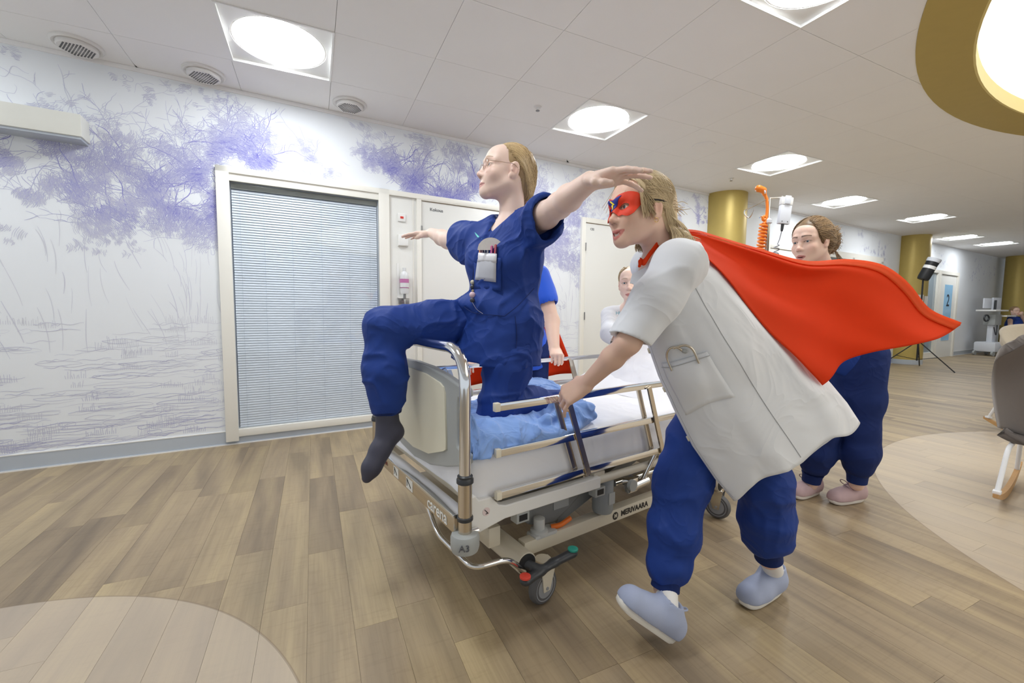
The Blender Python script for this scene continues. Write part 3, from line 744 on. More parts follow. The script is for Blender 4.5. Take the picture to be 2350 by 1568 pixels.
# ---- the blue pencil mural drawn over the long wall (thin strokes lying on the paint)
def mural():
    r = random.Random(3); V = []; Fc = []; C = []
    def stroke(pts, width, col):
        if len(pts) < 2: return
        off = r.uniform(0.0004, 0.0012); k = len(V); m = len(pts)
        for i, (s, z) in enumerate(pts):
            a = pts[max(0, i-1)]; b = pts[min(m-1, i+1)]; dx, dz = b[0]-a[0], b[1]-a[1]; L = math.hypot(dx, dz)+1e-9
            wv = width*0.5*(0.35+0.65*math.sin(math.pi*(i+0.5)/m)); nx, nz = -dz/L*wv, dx/L*wv
            V.append(wp(s+nx, z+nz, off)); V.append(wp(s-nx, z-nz, off)); C.append(col); C.append(col)
        for i in range(m-1): Fc.append((k+2*i, k+2*i+1, k+2*i+3, k+2*i+2))
    def ok(s, z): return not (S0-0.01 < s < S1+0.01 and z < ZT+0.02) and 0.115 < z < H-0.03
    base = np.array(srgb(232, 234, 240)); ink = np.array(srgb(70, 66, 196))
    def tone(t): t = min(1, max(0, t)); return tuple(base*(1-t)+ink*t)
    def hsh(a, b, c):
        n = (a*374761393+b*668265263+c*1274126177) & 0xffffffff
        n = ((n ^ (n >> 13))*1103515245) & 0xffffffff; n = ((n ^ (n >> 15))*2246822519) & 0xffffffff
        return ((n ^ (n >> 16)) & 0xffff)/32767.5-1
    def fld(s, z, seed, sc):
        x, y = s*sc+100, z*sc+100; i, j = int(x), int(y); fx, fy = x-i, y-j; fx = fx*fx*(3-2*fx); fy = fy*fy*(3-2*fy)
        return (hsh(i, j, seed)*(1-fx)+hsh(i+1, j, seed)*fx)*(1-fy)+(hsh(i, j+1, seed)*(1-fx)+hsh(i+1, j+1, seed)*fx)*fy
    def dens(s, z):
        b = 0.0
        tree = math.exp(-((z-(2.02+0.10*math.sin(s*1.3)))/0.30)**2)*(1.0 if s < 3.3 else 0.7)
        b = tree*(0.75+0.5*fld(s, z, 5, 1.3))
        b += 0.25*max(0, z-2.2)/0.4*(0.6+0.6*fld(s, z, 9, 2.0))
        if -0.35 < s < 2.4: b += 0.55*math.exp(-((z-2.28)/0.16)**2)
        if s < -0.3: b += 0.35*math.exp(-(((s+0.35)/0.35)**2+((z-1.85)/0.35)**2))
        if 2.4 < s < 3.2: b += 0.45*math.exp(-((z-1.55)/0.45)**2)+0.3*math.exp(-((z-2.2)/0.3)**2)
        if s > 4.2: b = 0.9*math.exp(-((z-2.25)/0.40)**2)*(0.5+0.9*fld(s, z, 14, 0.9))
        if s > 11.5: b *= 0.35
        p = fld(s, z, 21, 4.2)*0.6+fld(s, z, 22, 9.0)*0.4
        return max(0.0, b-0.06)*min(1.0, max(0.0, 0.34+2.2*p))
    n = 0; tries = 0
    while n < 7600 and tries < 220000:
        tries += 1; s = r.uniform(-2.2, 5.2) if r.random() < 0.86 else r.uniform(5.2, 18.5); z = r.uniform(0.9, H-0.04)
        if not ok(s, z): continue
        d = dens(s, z)
        if r.random() > d*1.2: continue
        n += 1; ang = 2.2*fld(s, z, 31, 1.1)+(0.5 if z > 2.0 else 1.1); dk = 0.20+0.68*min(1, d)*r.uniform(0.6, 1.1); kind = r.random()
        if kind < 0.62:
            L = r.uniform(0.025, 0.075)*(1.3 if s > 5 else 1); m = r.randint(4, 10); gap = r.uniform(0.0045, 0.010); ca, sa = math.cos(ang), math.sin(ang); cur = r.uniform(-0.25, 0.25)
            for k in range(m):
                o = (k-m/2)*gap; pts = []; l = L*r.uniform(0.6, 1.1)*math.sqrt(max(0.15, 1-((k-m/2)/(m/2+0.5))**2)); j = r.gauss(0, 0.006)
                for q in np.linspace(-1, 1, 4): pts.append((s-o*sa+(q*l*0.5+j)*ca-cur*l*q*q*sa, z+o*ca+(q*l*0.5+j)*sa+cur*l*q*q*ca))
                if all(ok(*p) for p in pts): stroke(pts, r.uniform(0.0022, 0.0050), tone(dk*r.uniform(0.6, 1.0)))
        elif kind < 0.90:
            a = ang+r.uniform(-1, 1); x, y = s, z; pts = [(x, y)]; da = r.gauss(0, 0.25)
            for k in range(r.randint(8, 22)):
                da = 0.75*da+r.gauss(0, 0.32); a += da; x += 0.010*math.cos(a); y += 0.010*math.sin(a); pts.append((x, y))
            if all(ok(*p) for p in pts): stroke(pts, r.uniform(0.0016, 0.0034), tone(dk*0.9))
        else:
            a = r.uniform(0.3, 2.8); x, y = s, z; pts = [(x, y)]
            for k in range(r.randint(10, 24)):
                a += r.gauss(0, 0.16); x += 0.015*math.cos(a); y += 0.015*math.sin(a); pts.append((x, y))
                if r.random() < 0.16:
                    b = a+r.choice((-1, 1))*r.uniform(0.5, 1.0); q = [(x, y)]; xx, yy = x, y
                    for _ in range(6): b += r.gauss(0, 0.2); xx += 0.012*math.cos(b); yy += 0.012*math.sin(b); q.append((xx, yy))
                    if all(ok(*p) for p in q): stroke(q, 0.0028, tone(dk))
            if all(ok(*p) for p in pts): stroke(pts, r.uniform(0.003, 0.006) if d > 0.5 else 0.0025, tone(min(0.8, dk*1.05)))
    # water: long level strokes, loops and short upright hatching
    for _ in range(1700):
        s = r.uniform(-2.2, 3.2) if r.random() < 0.92 else r.uniform(4.3, 6.5); z = 0.12+0.85*r.random()**1.5
        if fld(s, z, 41, 3.0)+0.5*fld(s, z, 42, 7) < -0.10-0.25*(0.7-z): continue
        L = r.uniform(0.08, 0.42)*(1.1-z*0.5); dk = r.uniform(0.16, 0.52)*(1.15-z*0.85); ph = r.random()*6; pts = []; mode = r.random()
        if mode < 0.70:
            for q in np.linspace(0, 1, 10): pts.append((s+q*L, z+0.006*math.sin(q*9+ph)+0.01*(q-0.5)))
        elif mode < 0.88:
            for q in np.linspace(0, 2*math.pi, 20): pts.append((s+L*0.5*math.cos(q), z+0.014*math.sin(q)+0.004*math.sin(3*q+ph)))
        else:
            for k in range(r.randint(6, 16)):
                x = s+k*0.011; p2 = [(x, z), (x+r.gauss(0, 0.003), z+r.uniform(0.02, 0.06))]
                if ok(*p2[0]) and ok(*p2[1]): stroke(p2, 0.0030, tone(dk*0.7))
            continue
        if all(ok(*p) for p in pts): stroke(pts, r.uniform(0.0018, 0.0045), tone(dk))
    # faint hanging lines between trees and water
    for _ in range(150):
        s = r.choice((r.gauss(-0.62, 0.16), r.gauss(-1.75, 0.2), r.gauss(2.8, 0.15), r.uniform(-2, 0))); z = r.uniform(1.0, 1.75); L = r.uniform(0.08, 0.3); pts = [(s+0.03*math.sin(q*2+s*9)+0.04*q, z-q*L) for q in np.linspace(0, 1, 7)]
        if all(ok(*p) for p in pts): stroke(pts, r.uniform(0.002, 0.005), tone(r.uniform(0.05, 0.16)))
    me = bpy.data.meshes.new('mural_strokes'); me.from_pydata([tuple(v) for v in V], [], Fc)
    ca = me.color_attributes.new('Col', 'FLOAT_COLOR', 'POINT'); ca.data.foreach_set('color', np.c_[np.array(C), np.ones(len(C))].ravel())
    me.validate(); tag(link_mesh('mural_strokes', me, mat('blue_pencil', (1, 1, 1), rough=0.8, vcol=True, var=0.12, scale=220), wall), kind='stuff')
mural()
# ================================================================== THE HOSPITAL BED
BT = math.radians(9.5)
BO = np.array([0.42, 1.24, 0.0]); BU = np.array([math.cos(BT), math.sin(BT), 0.0]); BV = np.array([-math.sin(BT), math.cos(BT), 0.0])
def bp_(p): return BO+BU*p[0]+BV*p[1]+np.array([0, 0, p[2]])
def bb(mb, lo, hi, bev=0.0): return mb.box(lo, hi, M=bp_, bev=bev)
def bt(mb, pts, r, n=12, **k): return mb.tube([bp_(p) for p in pts], r, n=n, **k)
M_chrome = mat('chrome', (0.78, 0.78, 0.78), rough=0.10, metal=1.0, var=0.02)
M_steel = mat('warm_steel', (0.62, 0.56, 0.47), rough=0.22, metal=1.0, var=0.03)
M_bedgrey = mat('bed_grey', srgb(168, 172, 172), rough=0.4, var=0.02)
M_cream = mat('bed_cream', srgb(226, 222, 202), rough=0.42, var=0.02, bump=0.05, bscale=200)
M_beam = mat('bed_enamel', srgb(216, 209, 192), rough=0.35, var=0.02)
M_cap = mat('ivory_cap', srgb(236, 230, 212), rough=0.4)
M_housing = mat('motor_grey', srgb(136, 138, 138), rough=0.5, var=0.04)
M_wheelg = mat('wheel_grey', srgb(150, 153, 158), rough=0.5)
M_tyre = mat('tyre_grey', srgb(92, 92, 94), rough=0.6)
bed = thing('hospital_bed', BO, 'wheeled hospital bed with chrome side rails and cream foot panel', 'hospital bed')
# foot frame: one bent chrome tube, sleeves and bumper wheels
m = MB(); bt(m, arc_path([(0, 0, 0.54), (0, 0, 0.958), (0, 0.90, 0.958), (0, 0.90, 0.54)], 0.12, 10), 0.0185, n=18); m.build('foot_tube', M_chrome, bed)
for v_ in (0.0, 0.90):
    q = MB(); q.lathe([(0.0225, 0.36), (0.0225, 0.545)], bp_((0, v_, 0)), n=12); q.build('post_sleeve', M_steel, bed)
    q = MB(); q.lathe([(0.0195, 0.535), (0.027, 0.54), (0.027, 0.552), (0.024, 0.556), (0.0245, 0.562), (0.0195, 0.566)], bp_((0, v_, 0)), n=20); q.build('post_collar', M_dark, bed)
    q = MB(); q.lathe([(0.0235, 0.418), (0.0258, 0.420), (0.0258, 0.430), (0.0235, 0.432)], bp_((0, v_, 0)), n=20); q.build('post_ring', M_dark, bed)
    q = MB(); q.lathe([(0.030, 0.318), (0.042, 0.322), (0.046, 0.335), (0.046, 0.365), (0.042, 0.376), (0.030, 0.380)], bp_((0, v_, 0)), n=32); wob = q.build('bumper_wheel', M_bedgrey, bed)
_bd = CAM-bp_((0, 0, 0)); _bd[2] = 0; _bd = unit(_bd); _bx = np.cross((0, 0, 1.0), _bd)
text_mesh('bumper_text', 'A3', 0.030, bp_((0, 0, 0.349))+_bd*0.0470-_bx*0.002, _bx, (0, 0, 1), mat('pen_grey', srgb(96, 98, 104), rough=0.7), bed, extrude=0.0015, align='CENTER')
# panel with a hand slot each side
def sym(poly): return poly+[(0.90-a, b) for a, b in poly[::-1]]
out = sym([(0.45, 0.876), (0.30, 0.872), (0.17, 0.856), (0.07, 0.838), (0.022, 0.830), (0.018, 0.805), (0.040, 0.800), (0.070, 0.792), (0.075, 0.775), (0.082, 0.655), (0.078, 0.632), (0.050, 0.622), (0.018, 0.618), (0.018, 0.588), (0.05, 0.572), (0.16, 0.535), (0.30, 0.500), (0.45, 0.490)])
pn = MB().prism(out, bp_((0.012, 0, 0)), BV, (0, 0, 1), BU*0.030).build('foot_panel', M_bedgrey, bed, smooth=30)
md = pn.modifiers.new('bev', 'BEVEL'); md.width = 0.007; md.segments = 3; md.limit_method = 'ANGLE'; md.angle_limit = math.radians(60)
ins = sym([(0.45, 0.846), (0.32, 0.842), (0.20, 0.826), (0.172, 0.815), (0.160, 0.795), (0.150, 0.63), (0.152, 0.602), (0.172, 0.590), (0.30, 0.545), (0.45, 0.530)])
MB().prism(ins, bp_((0.006, 0, 0)), BV, (0, 0, 1), BU*0.010).build('panel_inset', M_cream, bed, smooth=30)
# foot bumper rail with lettering and stickers
m = MB(); bb(m, (-0.030, 0.02, 0.372), (0.0, 0.88, 0.428), 0.004); m.build('foot_rail', M_steel, bed)
m = MB(); bb(m, (-0.034, 0.02, 0.424), (0.022, 0.88, 0.434), 0.004); m.build('rail_ledge', M_chrome, bed)
M_wprint = mat('white_print', srgb(240, 240, 236), rough=0.5); M_kprint = mat('black_print', srgb(40, 38, 38), rough=0.5)
text_mesh('rail_text', 'carena', 0.060, bp_((-0.0312, 0.225, 0.400)), -BV, (0, 0, 1), M_wprint, bed, bold=0.0008)
text_mesh('rail_text', 'MERIVAARA', 0.026, bp_((-0.0312, 0.80, 0.400)), -BV, (0, 0, 1), mat('red_brown_print', srgb(120, 60, 50), rough=0.6), bed)
for (v0, v1) in ((0.575, 0.52), (0.43, 0.365)):
    q = MB(); bb(q, (-0.0318, v1, 0.380), (-0.0300, v0, 0.424)); q.build('rail_sticker', M_wprint, bed, smooth=0)
    q = MB(); bt(q, [(-0.0322, v0-0.01, 0.418), (-0.0322, v1+0.014, 0.392)], 0.0018, n=6); bt(q, [(-0.0322, v0-0.012, 0.39), (-0.0322, v0-0.012, 0.415)], 0.0014, n=6); q.build('sticker_mark', M_kprint, bed)
# chrome loop under the foot rail
m = MB(); bt(m, arc_path([(0.0, 0.36, 0.385), (0.03, 0.345, 0.30), (0.022, 0.25, 0.25), (0.026, -0.005, 0.25), (0.155, -0.022, 0.25), (0.235, 0.0, 0.165), (0.26, 0.02, 0.155)], 0.045, 6), 0.0095, n=12); m.build('step_loop', M_chrome, bed)
# white side profiles with the stepped end bracket
for s_, v_ in ((1, 0.012), (-1, 0.852)):
    poly = [(0.024, 0.345), (0.024, 0.478), (0.046, 0.480), (0.058, 0.462), (0.105, 0.462), (0.135, 0.428), (0.165, 0.418), (0.62, 0.418), (0.62, 0.372), (0.16, 0.372)]
    b_ = MB().prism(poly, bp_((0, v_, 0)), BU, (0, 0, 1), BV*0.038).build('side_bracket', M_white, bed, smooth=30)
    md = b_.modifiers.new('bev', 'BEVEL'); md.width = 0.004; md.segments = 2; md.limit_method = 'ANGLE'
    q = MB(); bt(q, [(0.62, v_+0.02, 0.398), (2.0, v_+0.02, 0.398)], 0.017, n=12); q.build('side_beam', M_beam, bed)
m = MB(); bt(m, [(-0.004, -0.002, 0.372), (0.045, -0.002, 0.372)], 0.0115, n=16); m.build('pin', M_chrome, bed)
m = MB(); m.lathe([(0.014, 0.0), (0.014, 0.0015)], bp_((0.085, 0.012, 0.418)), ax=-BV, n=24); m.build('round_sticker', mat('sticker_pink', srgb(232, 214, 214), rough=0.5), bed)
m = MB(); bt(m, [(0.078, 0.0095, 0.426), (0.092, 0.0095, 0.411)], 0.0012, n=6); bt(m, [(0.085, 0.0095, 0.420), (0.088, 0.0095, 0.411), (0.082, 0.0095, 0.411)], 0.0012, n=6); m.build('sticker_mark', M_kprint, bed)
for u_ in (0.215, 0.60):
    q = MB(); bb(q, (u_, 0.02, 0.332), (u_+0.055, 0.06, 0.370), 0.002); q.build('accessory_socket', M_bedgrey, bed)
    q = MB(); bb(q, (u_+0.010, 0.0185, 0.340), (u_+0.045, 0.021, 0.362)); q.build('socket_hole', M_black, bed, smooth=0)
# mattress frame
m = MB()
for (a, b_) in ((0.08, 0.14), (0.6, 0.66), (1.2, 1.26), (1.9, 1.96)): bb(m, (a, 0.03, 0.40), (b_, 0.87, 0.43))
bb(m, (0.05, 0.05, 0.43), (2.0, 0.85, 0.455)); m.build('mattress_deck', M_beam, bed, smooth=0)
# undercarriage: cross tubes, long beams, lift arms, motor
for u_ in (0.245, 1.50):
    q = MB(); bt(q, [(u_, 0.0, 0.19), (u_, 0.84, 0.19)], 0.040, n=24); q.build('cross_tube', M_beam, bed)
    q = MB(); q.lathe([(0.036, 0.0), (0.036, 0.004), (0.020, 0.006)], bp_((u_, 0.0, 0.19)), ax=-BV, n=24); q.build('tube_cap', M_black, bed)
m = MB(); bb(m, (0.15, 0.10, 0.225), (0.20, 0.74, 0.30), 0.006); m.build('name_plate_beam', M_beam, bed)
text_mesh('beam_text', 'carena', 0.05, bp_((0.149, 0.46, 0.262)), -BV, (0, 0, 1), mat('pale_print', srgb(238, 236, 228), rough=0.5), bed)
for v_ in (0.06, 0.76):
    q = MB(); bb(q, (0.28, v_, 0.17), (1.47, v_+0.045, 0.225), 0.006); q.build('long_beam', M_beam, bed)
text_mesh('beam_text', 'MERIVAARA', 0.034, bp_((0.80, 0.059, 0.197)), BU, (0, 0, 1), M_kprint, bed, bold=0.0009)
m = MB(); m.lathe([(0.017, 0.0), (0.017, 0.0012)], bp_((0.765, 0.060, 0.197)), ax=-BV, n=24); m.build('maker_emblem', M_kprint, bed)
text_mesh('beam_text', 'M', 0.022, bp_((0.757, 0.0582, 0.197)), BU, (0, 0, 1), M_beam, bed, bold=0.001)
m = MB()
for v_ in (0.13, 0.66): MB().prism([(0.50, 0.205), (0.98, 0.375), (0.98, 0.42), (0.50, 0.27)], bp_((0, v_, 0)), BU, (0, 0, 1), BV*0.05).build('lift_arm', M_housing, bed, smooth=30)
hs = MB().prism([(0.34, 0.25), (0.36, 0.345), (0.50, 0.395), (0.64, 0.395), (0.64, 0.31), (0.56, 0.255), (0.48, 0.215), (0.41, 0.222)], bp_((0, 0.125, 0)), BU, (0, 0, 1), BV*0.30).build('motor_housing', M_housing, bed, smooth=30)
md = hs.modifiers.new('bev', 'BEVEL'); md.width = 0.012; md.segments = 3; md.limit_method = 'ANGLE'
m = MB(); m.lathe([(0.034, 0.0), (0.034, 0.015), (0.022, 0.02), (0.022, 0.06), (0.012, 0.065)], bp_((0.37, 0.09, 0.225)), n=20); bb(m, (0.33, 0.06, 0.21), (0.44, 0.12, 0.232), 0.008); m.build('motor_mount', mat('mount_white', srgb(196, 198, 198), rough=0.4), bed)
m = MB(); bt(m, arc_path([(0.43, 0.09, 0.232), (0.46, 0.07, 0.238), (0.52, 0.08, 0.246)], 0.02), 0.010, n=10); m.build('orange_plug', mat('orange_plastic', srgb(238, 120, 40), rough=0.4), bed)
m = MB(); bb(m, (0.47, 0.122, 0.275), (0.55, 0.1245, 0.31)); m.build('motor_label', mat('label_grey', srgb(176, 180, 182), rough=0.5), bed, smooth=0)
m = MB(); bb(m, (0.215, 0.30, 0.2295), (0.245, 0.345, 0.2312)); m.build('warning_sticker', mat('sticker_yellow', srgb(236, 208, 40), rough=0.5), bed, smooth=0)
m = MB(); m.lathe([(0.041, 0.0), (0.044, 0.01), (0.044, 0.15), (0.041, 0.155)], bp_((0.70, 0.075, 0.232)), n=28); m.build('bottle_holder', mat('holder_grey', srgb(150, 156, 160), rough=0.45), bed)
m = MB(); bb(m, (0.690, 0.0290, 0.275), (0.725, 0.0315, 0.325)); m.build('holder_label', mat('label_grey', (0.5, 0.5, 0.5)), bed, smooth=0)
m = MB(); bt(m, [(0.75, 0.06, 0.345), (1.3, 0.06, 0.345)], 0.014, n=12); bt(m, [(0.80, 0.03, 0.32), (0.93, 0.03, 0.33)], 0.02, n=12); bb(m, (0.80, 0.02, 0.30), (0.86, 0.06, 0.36), 0.004); m.build('rail_mount', M_chrome, bed)
m = MB(); m.lathe([(0.020, 0), (0.024, 0.006), (0.024, 0.02)], bp_((0.80, 0.015, 0.345)), ax=-BV, n=20); m.build('clamp_knob', M_bedgrey, bed)
# brake pedals and swivel castors
def caster(u_, v_, yaw, lab):
    d = BU*math.cos(yaw)+BV*math.sin(yaw); ax = np.cross((0, 0, 1), d); c = bp_((u_, v_, 0.066))
    q = MB()
    for s_ in (-1, 1): q.prism([(-0.016, -0.012), (0.016, -0.012), (0.050, 0.09), (-0.030, 0.09)], c+ax*0.021*s_-ax*0.0025, d, (0, 0, 1), ax*0.005)
    q.lathe([(0.026, 0.080), (0.030, 0.085), (0.030, 0.104), (0.016, 0.106)], c, n=20); fk = q.build('castor_fork', M_beam if lab else M_chrome, bed)
    q = MB(); q.lathe([(0.046, -0.017), (0.058, -0.016), (0.0645, -0.008), (0.0655, 0.0), (0.0645, 0.008), (0.058, 0.016), (0.046, 0.017)], c, ax=ax, n=40); wl = q.build('castor_wheel', M_tyre, bed)
    q = MB(); q.lathe([(0.008, -0.020), (0.044, -0.0165), (0.050, -0.0175), (0.050, 0.0175), (0.044, 0.0165), (0.008, 0.020)], c, ax=ax, n=32); q.lathe([(0.006, -0.027), (0.006, 0.027)], c, ax=ax, n=12); q.build('wheel_hub', M_wheelg, wl)
caster(0.335, 0.02, math.radians(8), True); caster(0.335, 0.82, math.radians(6), True); caster(1.505, 0.02, math.radians(100), False); caster(1.505, 0.82, math.radians(10), False)
S = Solid().at(BO, np.array([BU, BV, [0, 0, 1]]))
S.chain([(0.205, -0.05, 0.170), (0.26, -0.045, 0.176), (0.33, -0.045, 0.188), (0.415, -0.05, 0.198)], [0.021, 0.017, 0.017, 0.020], k=0.01, flat=((0, 0, 1), 0.75)).cap((0.245, 0.0, 0.19), (0.275, -0.045, 0.18), 0.016, k=0.01)
mesh_object('brake_pedal', [S.mesh(0.0035)], M_dark, bed)
for (u_, z_, c_, nm) in ((0.202, 0.1865, srgb(222, 72, 56), 'pedal_pad_red'), (0.417, 0.2135, srgb(38, 148, 132), 'pedal_pad_green')):
    q = MB(); q.lathe([(0.019, -0.004), (0.019, 0.002), (0.016, 0.0035), (0.0, 0.002)], bp_((u_, -0.050, z_)), n=24); q.build(nm, mat(nm, c_, rough=0.5), bed)
# side rails: three bars, crossing links, ivory end caps
def side_rail(v_, out, near):
    for (z_, u0, u1) in ((0.765, 0.120, 1.70), (0.612, 0.124, 1.76), (0.468, 0.128, 1.80)):
        q = MB(); bb(q, (u0, v_-0.008, z_-0.013), (u1, v_+0.008, z_+0.013), 0.002); q.build('rail_bar', M_chrome, bed)
        q = MB(); bb(q, (u0-0.014, v_-0.0095, z_-0.0145), (u0+0.006, v_+0.0095, z_+0.0145), 0.003); q.build('rail_end_cap', M_cap, bed)
    for u_ in (0.375, 0.83, 1.28):
        for (du, dv) in ((0.0, 0.014), (0.038, -0.014)):
            for (za, zb, ua, ub) in ((0.765, 0.468, u_, u_+0.112),):
                q = MB(); p0, p1 = np.array((ua+du, v_+dv*out, za-0.004)), np.array((ub+du, v_+dv*out, zb-0.012)); d = unit(p1-p0)
                e = np.array([0, 1, 0]); f_ = np.cross(d, e)
                P = [bp_(c+e*a*0.004+f_*b*0.011) for c in (p0, p1) for a in (-1, 1) for b in (-1, 1)]
                q.add(P, [(0, 1, 3, 2), (4, 6, 7, 5), (0, 4, 5, 1), (2, 3, 7, 6), (0, 2, 6, 4), (1, 5, 7, 3)]); lk = q.build('rail_link', M_steel, bed, smooth=0)
                for t_ in (0.52, 1.0):
                    q = MB(); q.lathe([(0.006, -0.006), (0.006, 0.0), (0.004, 0.003)], bp_(p0+(p1-p0)*t_-e*0.004*0), ax=-BV*1.0, n=10); q.build('rivet', M_chrome, lk)
        if u_ < 0.5: continue
        q = MB(); bt(q, [(u_+0.112, v_, 0.455), (u_+0.07, v_+0.03*out, 0.335), (u_+0.10, v_+0.04*out, 0.325)], 0.010, n=10); q.build('rail_support', M_chrome, bed)
side_rail(0.0, 1, True); side_rail(0.95, -1, False)
# mattress and sheet: rounded slab with cloth creases
def soft_slab(u0, u1, v0, v1, z0, z1, rad, nu, amp, seed, head=None):
    prof = []
    for k in range(9): prof.append((v0, z0+(z1-rad-z0)*k/8))
    for k in range(1, 7): a = math.pi/2*k/6; prof.append((v0+rad-rad*math.cos(a), z1-rad+rad*math.sin(a)))
    for k in range(1, 41): prof.append((v0+rad+(v1-v0-2*rad)*k/41, z1))
    for k in range(0, 7): a = math.pi/2*k/6; prof.append((v1-rad+rad*math.sin(a), z1-rad+rad*math.cos(a)))
    for k in range(1, 9): prof.append((v1, z1-rad-(z1-rad-z0)*k/8))
    prof = np.array(prof); G = np.zeros((nu, len(prof), 3)); cv, cz = (v0+v1)/2, (z0+z1)/2
    for i in range(nu):
        t = i/(nu-1); u = u0+(u1-u0)*t
        e = min(1.0, min(u-u0, u1-u)/rad) if rad > 0 else 1; s_ = 1-(1-math.sqrt(max(0.0, 1-(1-e)**2)))*0.9
        G[i, :, 0] = u; G[i, :, 1] = cv+(prof[:, 0]-cv)*(1-(1-s_)*rad/(v1-cv)); G[i, :, 2] = z0+(prof[:, 1]-z0)*(1-(1-s_)*rad/(z1-z0))
        if head: G[i, :, 2] += head(u)
    L = np.linspace(0, 1, len(prof))[None, :]*np.ones((nu, 1)); Q = np.stack([G[..., 0]*9, G[..., 1]*5, G[..., 2]*3], -1)
    nz = vnoise(Q, seed)*0.6+vnoise(Q*2.1+7, seed+1)*0.4
    side = np.clip((z1-0.01-G[..., 2])/0.05, 0, 1); drape = np.sin(G[..., 0]*75+3*vnoise(G*6, seed+3))*np.clip(vnoise(G*np.array([3, 2, 2]), seed+5)+0.2, 0, 1)
    dv = np.where(G[..., 1] < cv, -1.0, 1.0)
    G[..., 1] += dv*side*(0.011*drape+0.005*nz); G[..., 2] += (1-side)*amp*nz
    return [[bp_(p) for p in row] for row in G]
def rise(u): return 0.0
m = MB(); m.sheet(soft_slab(0.045, 2.0, 0.045, 0.855, 0.455, 0.61, 0.04, 60, 0.0, 3)); m.build('mattress', mat('mattress_cover', srgb(225, 226, 226), rough=0.7), bed, smooth=180)
M_sheet = mat('white_linen', srgb(240, 241, 246), rough=0.8, var=0.015, bump=0.06, bscale=700, sheen=0.2, crease=0.15, cscale=4.0)
m = MB(); m.sheet(soft_slab(0.034, 2.01, 0.032, 0.868, 0.452, 0.622, 0.05, 170, 0.007, 11), thick=0.002); bedsheet = m.build('bed_sheet', M_sheet, None, smooth=180, origin=bp_((1.0, 0.45, 0.452)), label='white fitted sheet with creases over the hospital mattress', cat='bed sheet')
# sheet corner tucked at the foot
S = Solid().at(BO, np.array([BU, BV, [0, 0, 1]]))
S.box((0.055, 0.45, 0.53), (0.026, 0.40, 0.083), 0.024, k=0.02)
mesh_object('sheet_end', [S.mesh(0.008, disp=lambda P: 0.006*vnoise(P*np.array([9, 9, 14]), 4))], M_sheet, bedsheet)
# pillow
S = Solid().at(bp_((1.52, 0.46, 0.735)), np.array([unit(BU*0.86+np.array([0, 0, 0.50])), BV, unit(np.array([0, 0, 0.86])-BU*0.50)]))
S.ell((0, 0, 0), (0.27, 0.37, 0.075), k=0.03).ell((0.0, 0, 0), (0.30, 0.20, 0.05), k=0.05)
for sx in (-1, 1):
    for sy in (-1, 1): S.ell((0.22*sx, 0.31*sy, 0), (0.06, 0.06, 0.028), k=0.06)
mesh_object('pillow', [S.mesh(0.009, disp=lambda P: 0.008*vnoise(P*9, 21)+0.004*vnoise(P*22, 22))], M_sheet, None, origin=bp_((1.5, 0.46, 0.66)), label='white pillow propped at the head of the bed', cat='pillow')
m = MB(); m.prism([(1.18, 0.622), (1.95, 0.622), (1.95, 0.90), (1.80, 0.86)], bp_((0, 0.06, 0)), BU, (0, 0, 1), BV*0.78); m.build('backrest_wedge', M_sheet, bed, smooth=30)
# rumpled pale blue blanket at the foot end
S = Solid().at(BO, np.array([BU, BV, [0, 0, 1]]))
S.ell((0.36, 0.30, 0.628), (0.34, 0.30, 0.045), k=0.04).ell((0.20, 0.14, 0.625), (0.17, 0.12, 0.065), k=0.04).ell((0.52, 0.30, 0.645), (0.20, 0.22, 0.072), k=0.05).ell((0.60, 0.44, 0.66), (0.14, 0.14, 0.085), k=0.05)
S.ell((0.10, 0.22, 0.64), (0.08, 0.20, 0.055), k=0.04).ell((0.045, 0.06, 0.64), (0.03, 0.05, 0.10), k=0.03)
S.ell((0.46, 0.26, 0.665), (0.22, 0.13, 0.075), k=0.04)
r_ = random.Random(5)
for i in range(34):
    u_ = r_.uniform(0.06, 0.62); v_ = r_.uniform(0.05, 0.50); a = r_.gauss(0.5, 0.55); ln = r_.uniform(0.06, 0.16); zz = 0.66+0.03*math.exp(-((u_-0.5)/0.2)**2)+r_.uniform(-0.008, 0.014)
    pts = []
    for t in np.linspace(-1, 1, 5): pts.append((u_+t*ln*math.cos(a)+0.02*math.sin(t*2.5+i), v_+t*ln*math.sin(a)*0.6+0.02*math.cos(t*3+i), zz-0.022*t*t))
    S.chain(pts, [0.005, 0.011, 0.014, 0.011, 0.005], k=0.018)
for (a, b_) in (((0.06, 0.03, 0.60), (0.33, 0.06, 0.622)), ((0.05, 0.02, 0.625), (0.24, 0.07, 0.668)), ((0.10, 0.05, 0.665), (0.36, 0.12, 0.675))): S.cap(a, b_, 0.024, 0.014, k=0.02)
S.cut((0, 0, 0.612), (0, 0, -1)); S.cut((0.052, 0, 0), (-1, 0, 0))
def _bl(P):
    q = P*np.array([8, 8, 8]); f = vnoise(q, 31); g_ = 1-np.abs(vnoise(P*13+f[..., None]*0.8, 33)); h_ = 1-np.abs(vnoise(P*np.array([22, 12, 16])+f[..., None]*1.2, 35)); return 0.007*f+0.014*(g_**4)+0.007*(h_**4)
mesh_object('blanket', [S.mesh(0.0055, disp=_bl)], mat('pale_blue_cotton', srgb(136, 174, 238), rough=0.75, var=0.05, scale=20, bump=0.06, bscale=900, sheen=0.3, crease=0.35, cscale=9.0), None, origin=bp_((0.36, 0.28, 0.62)), label='rumpled pale blue cotton blanket heaped at the bed foot', cat='blanket')

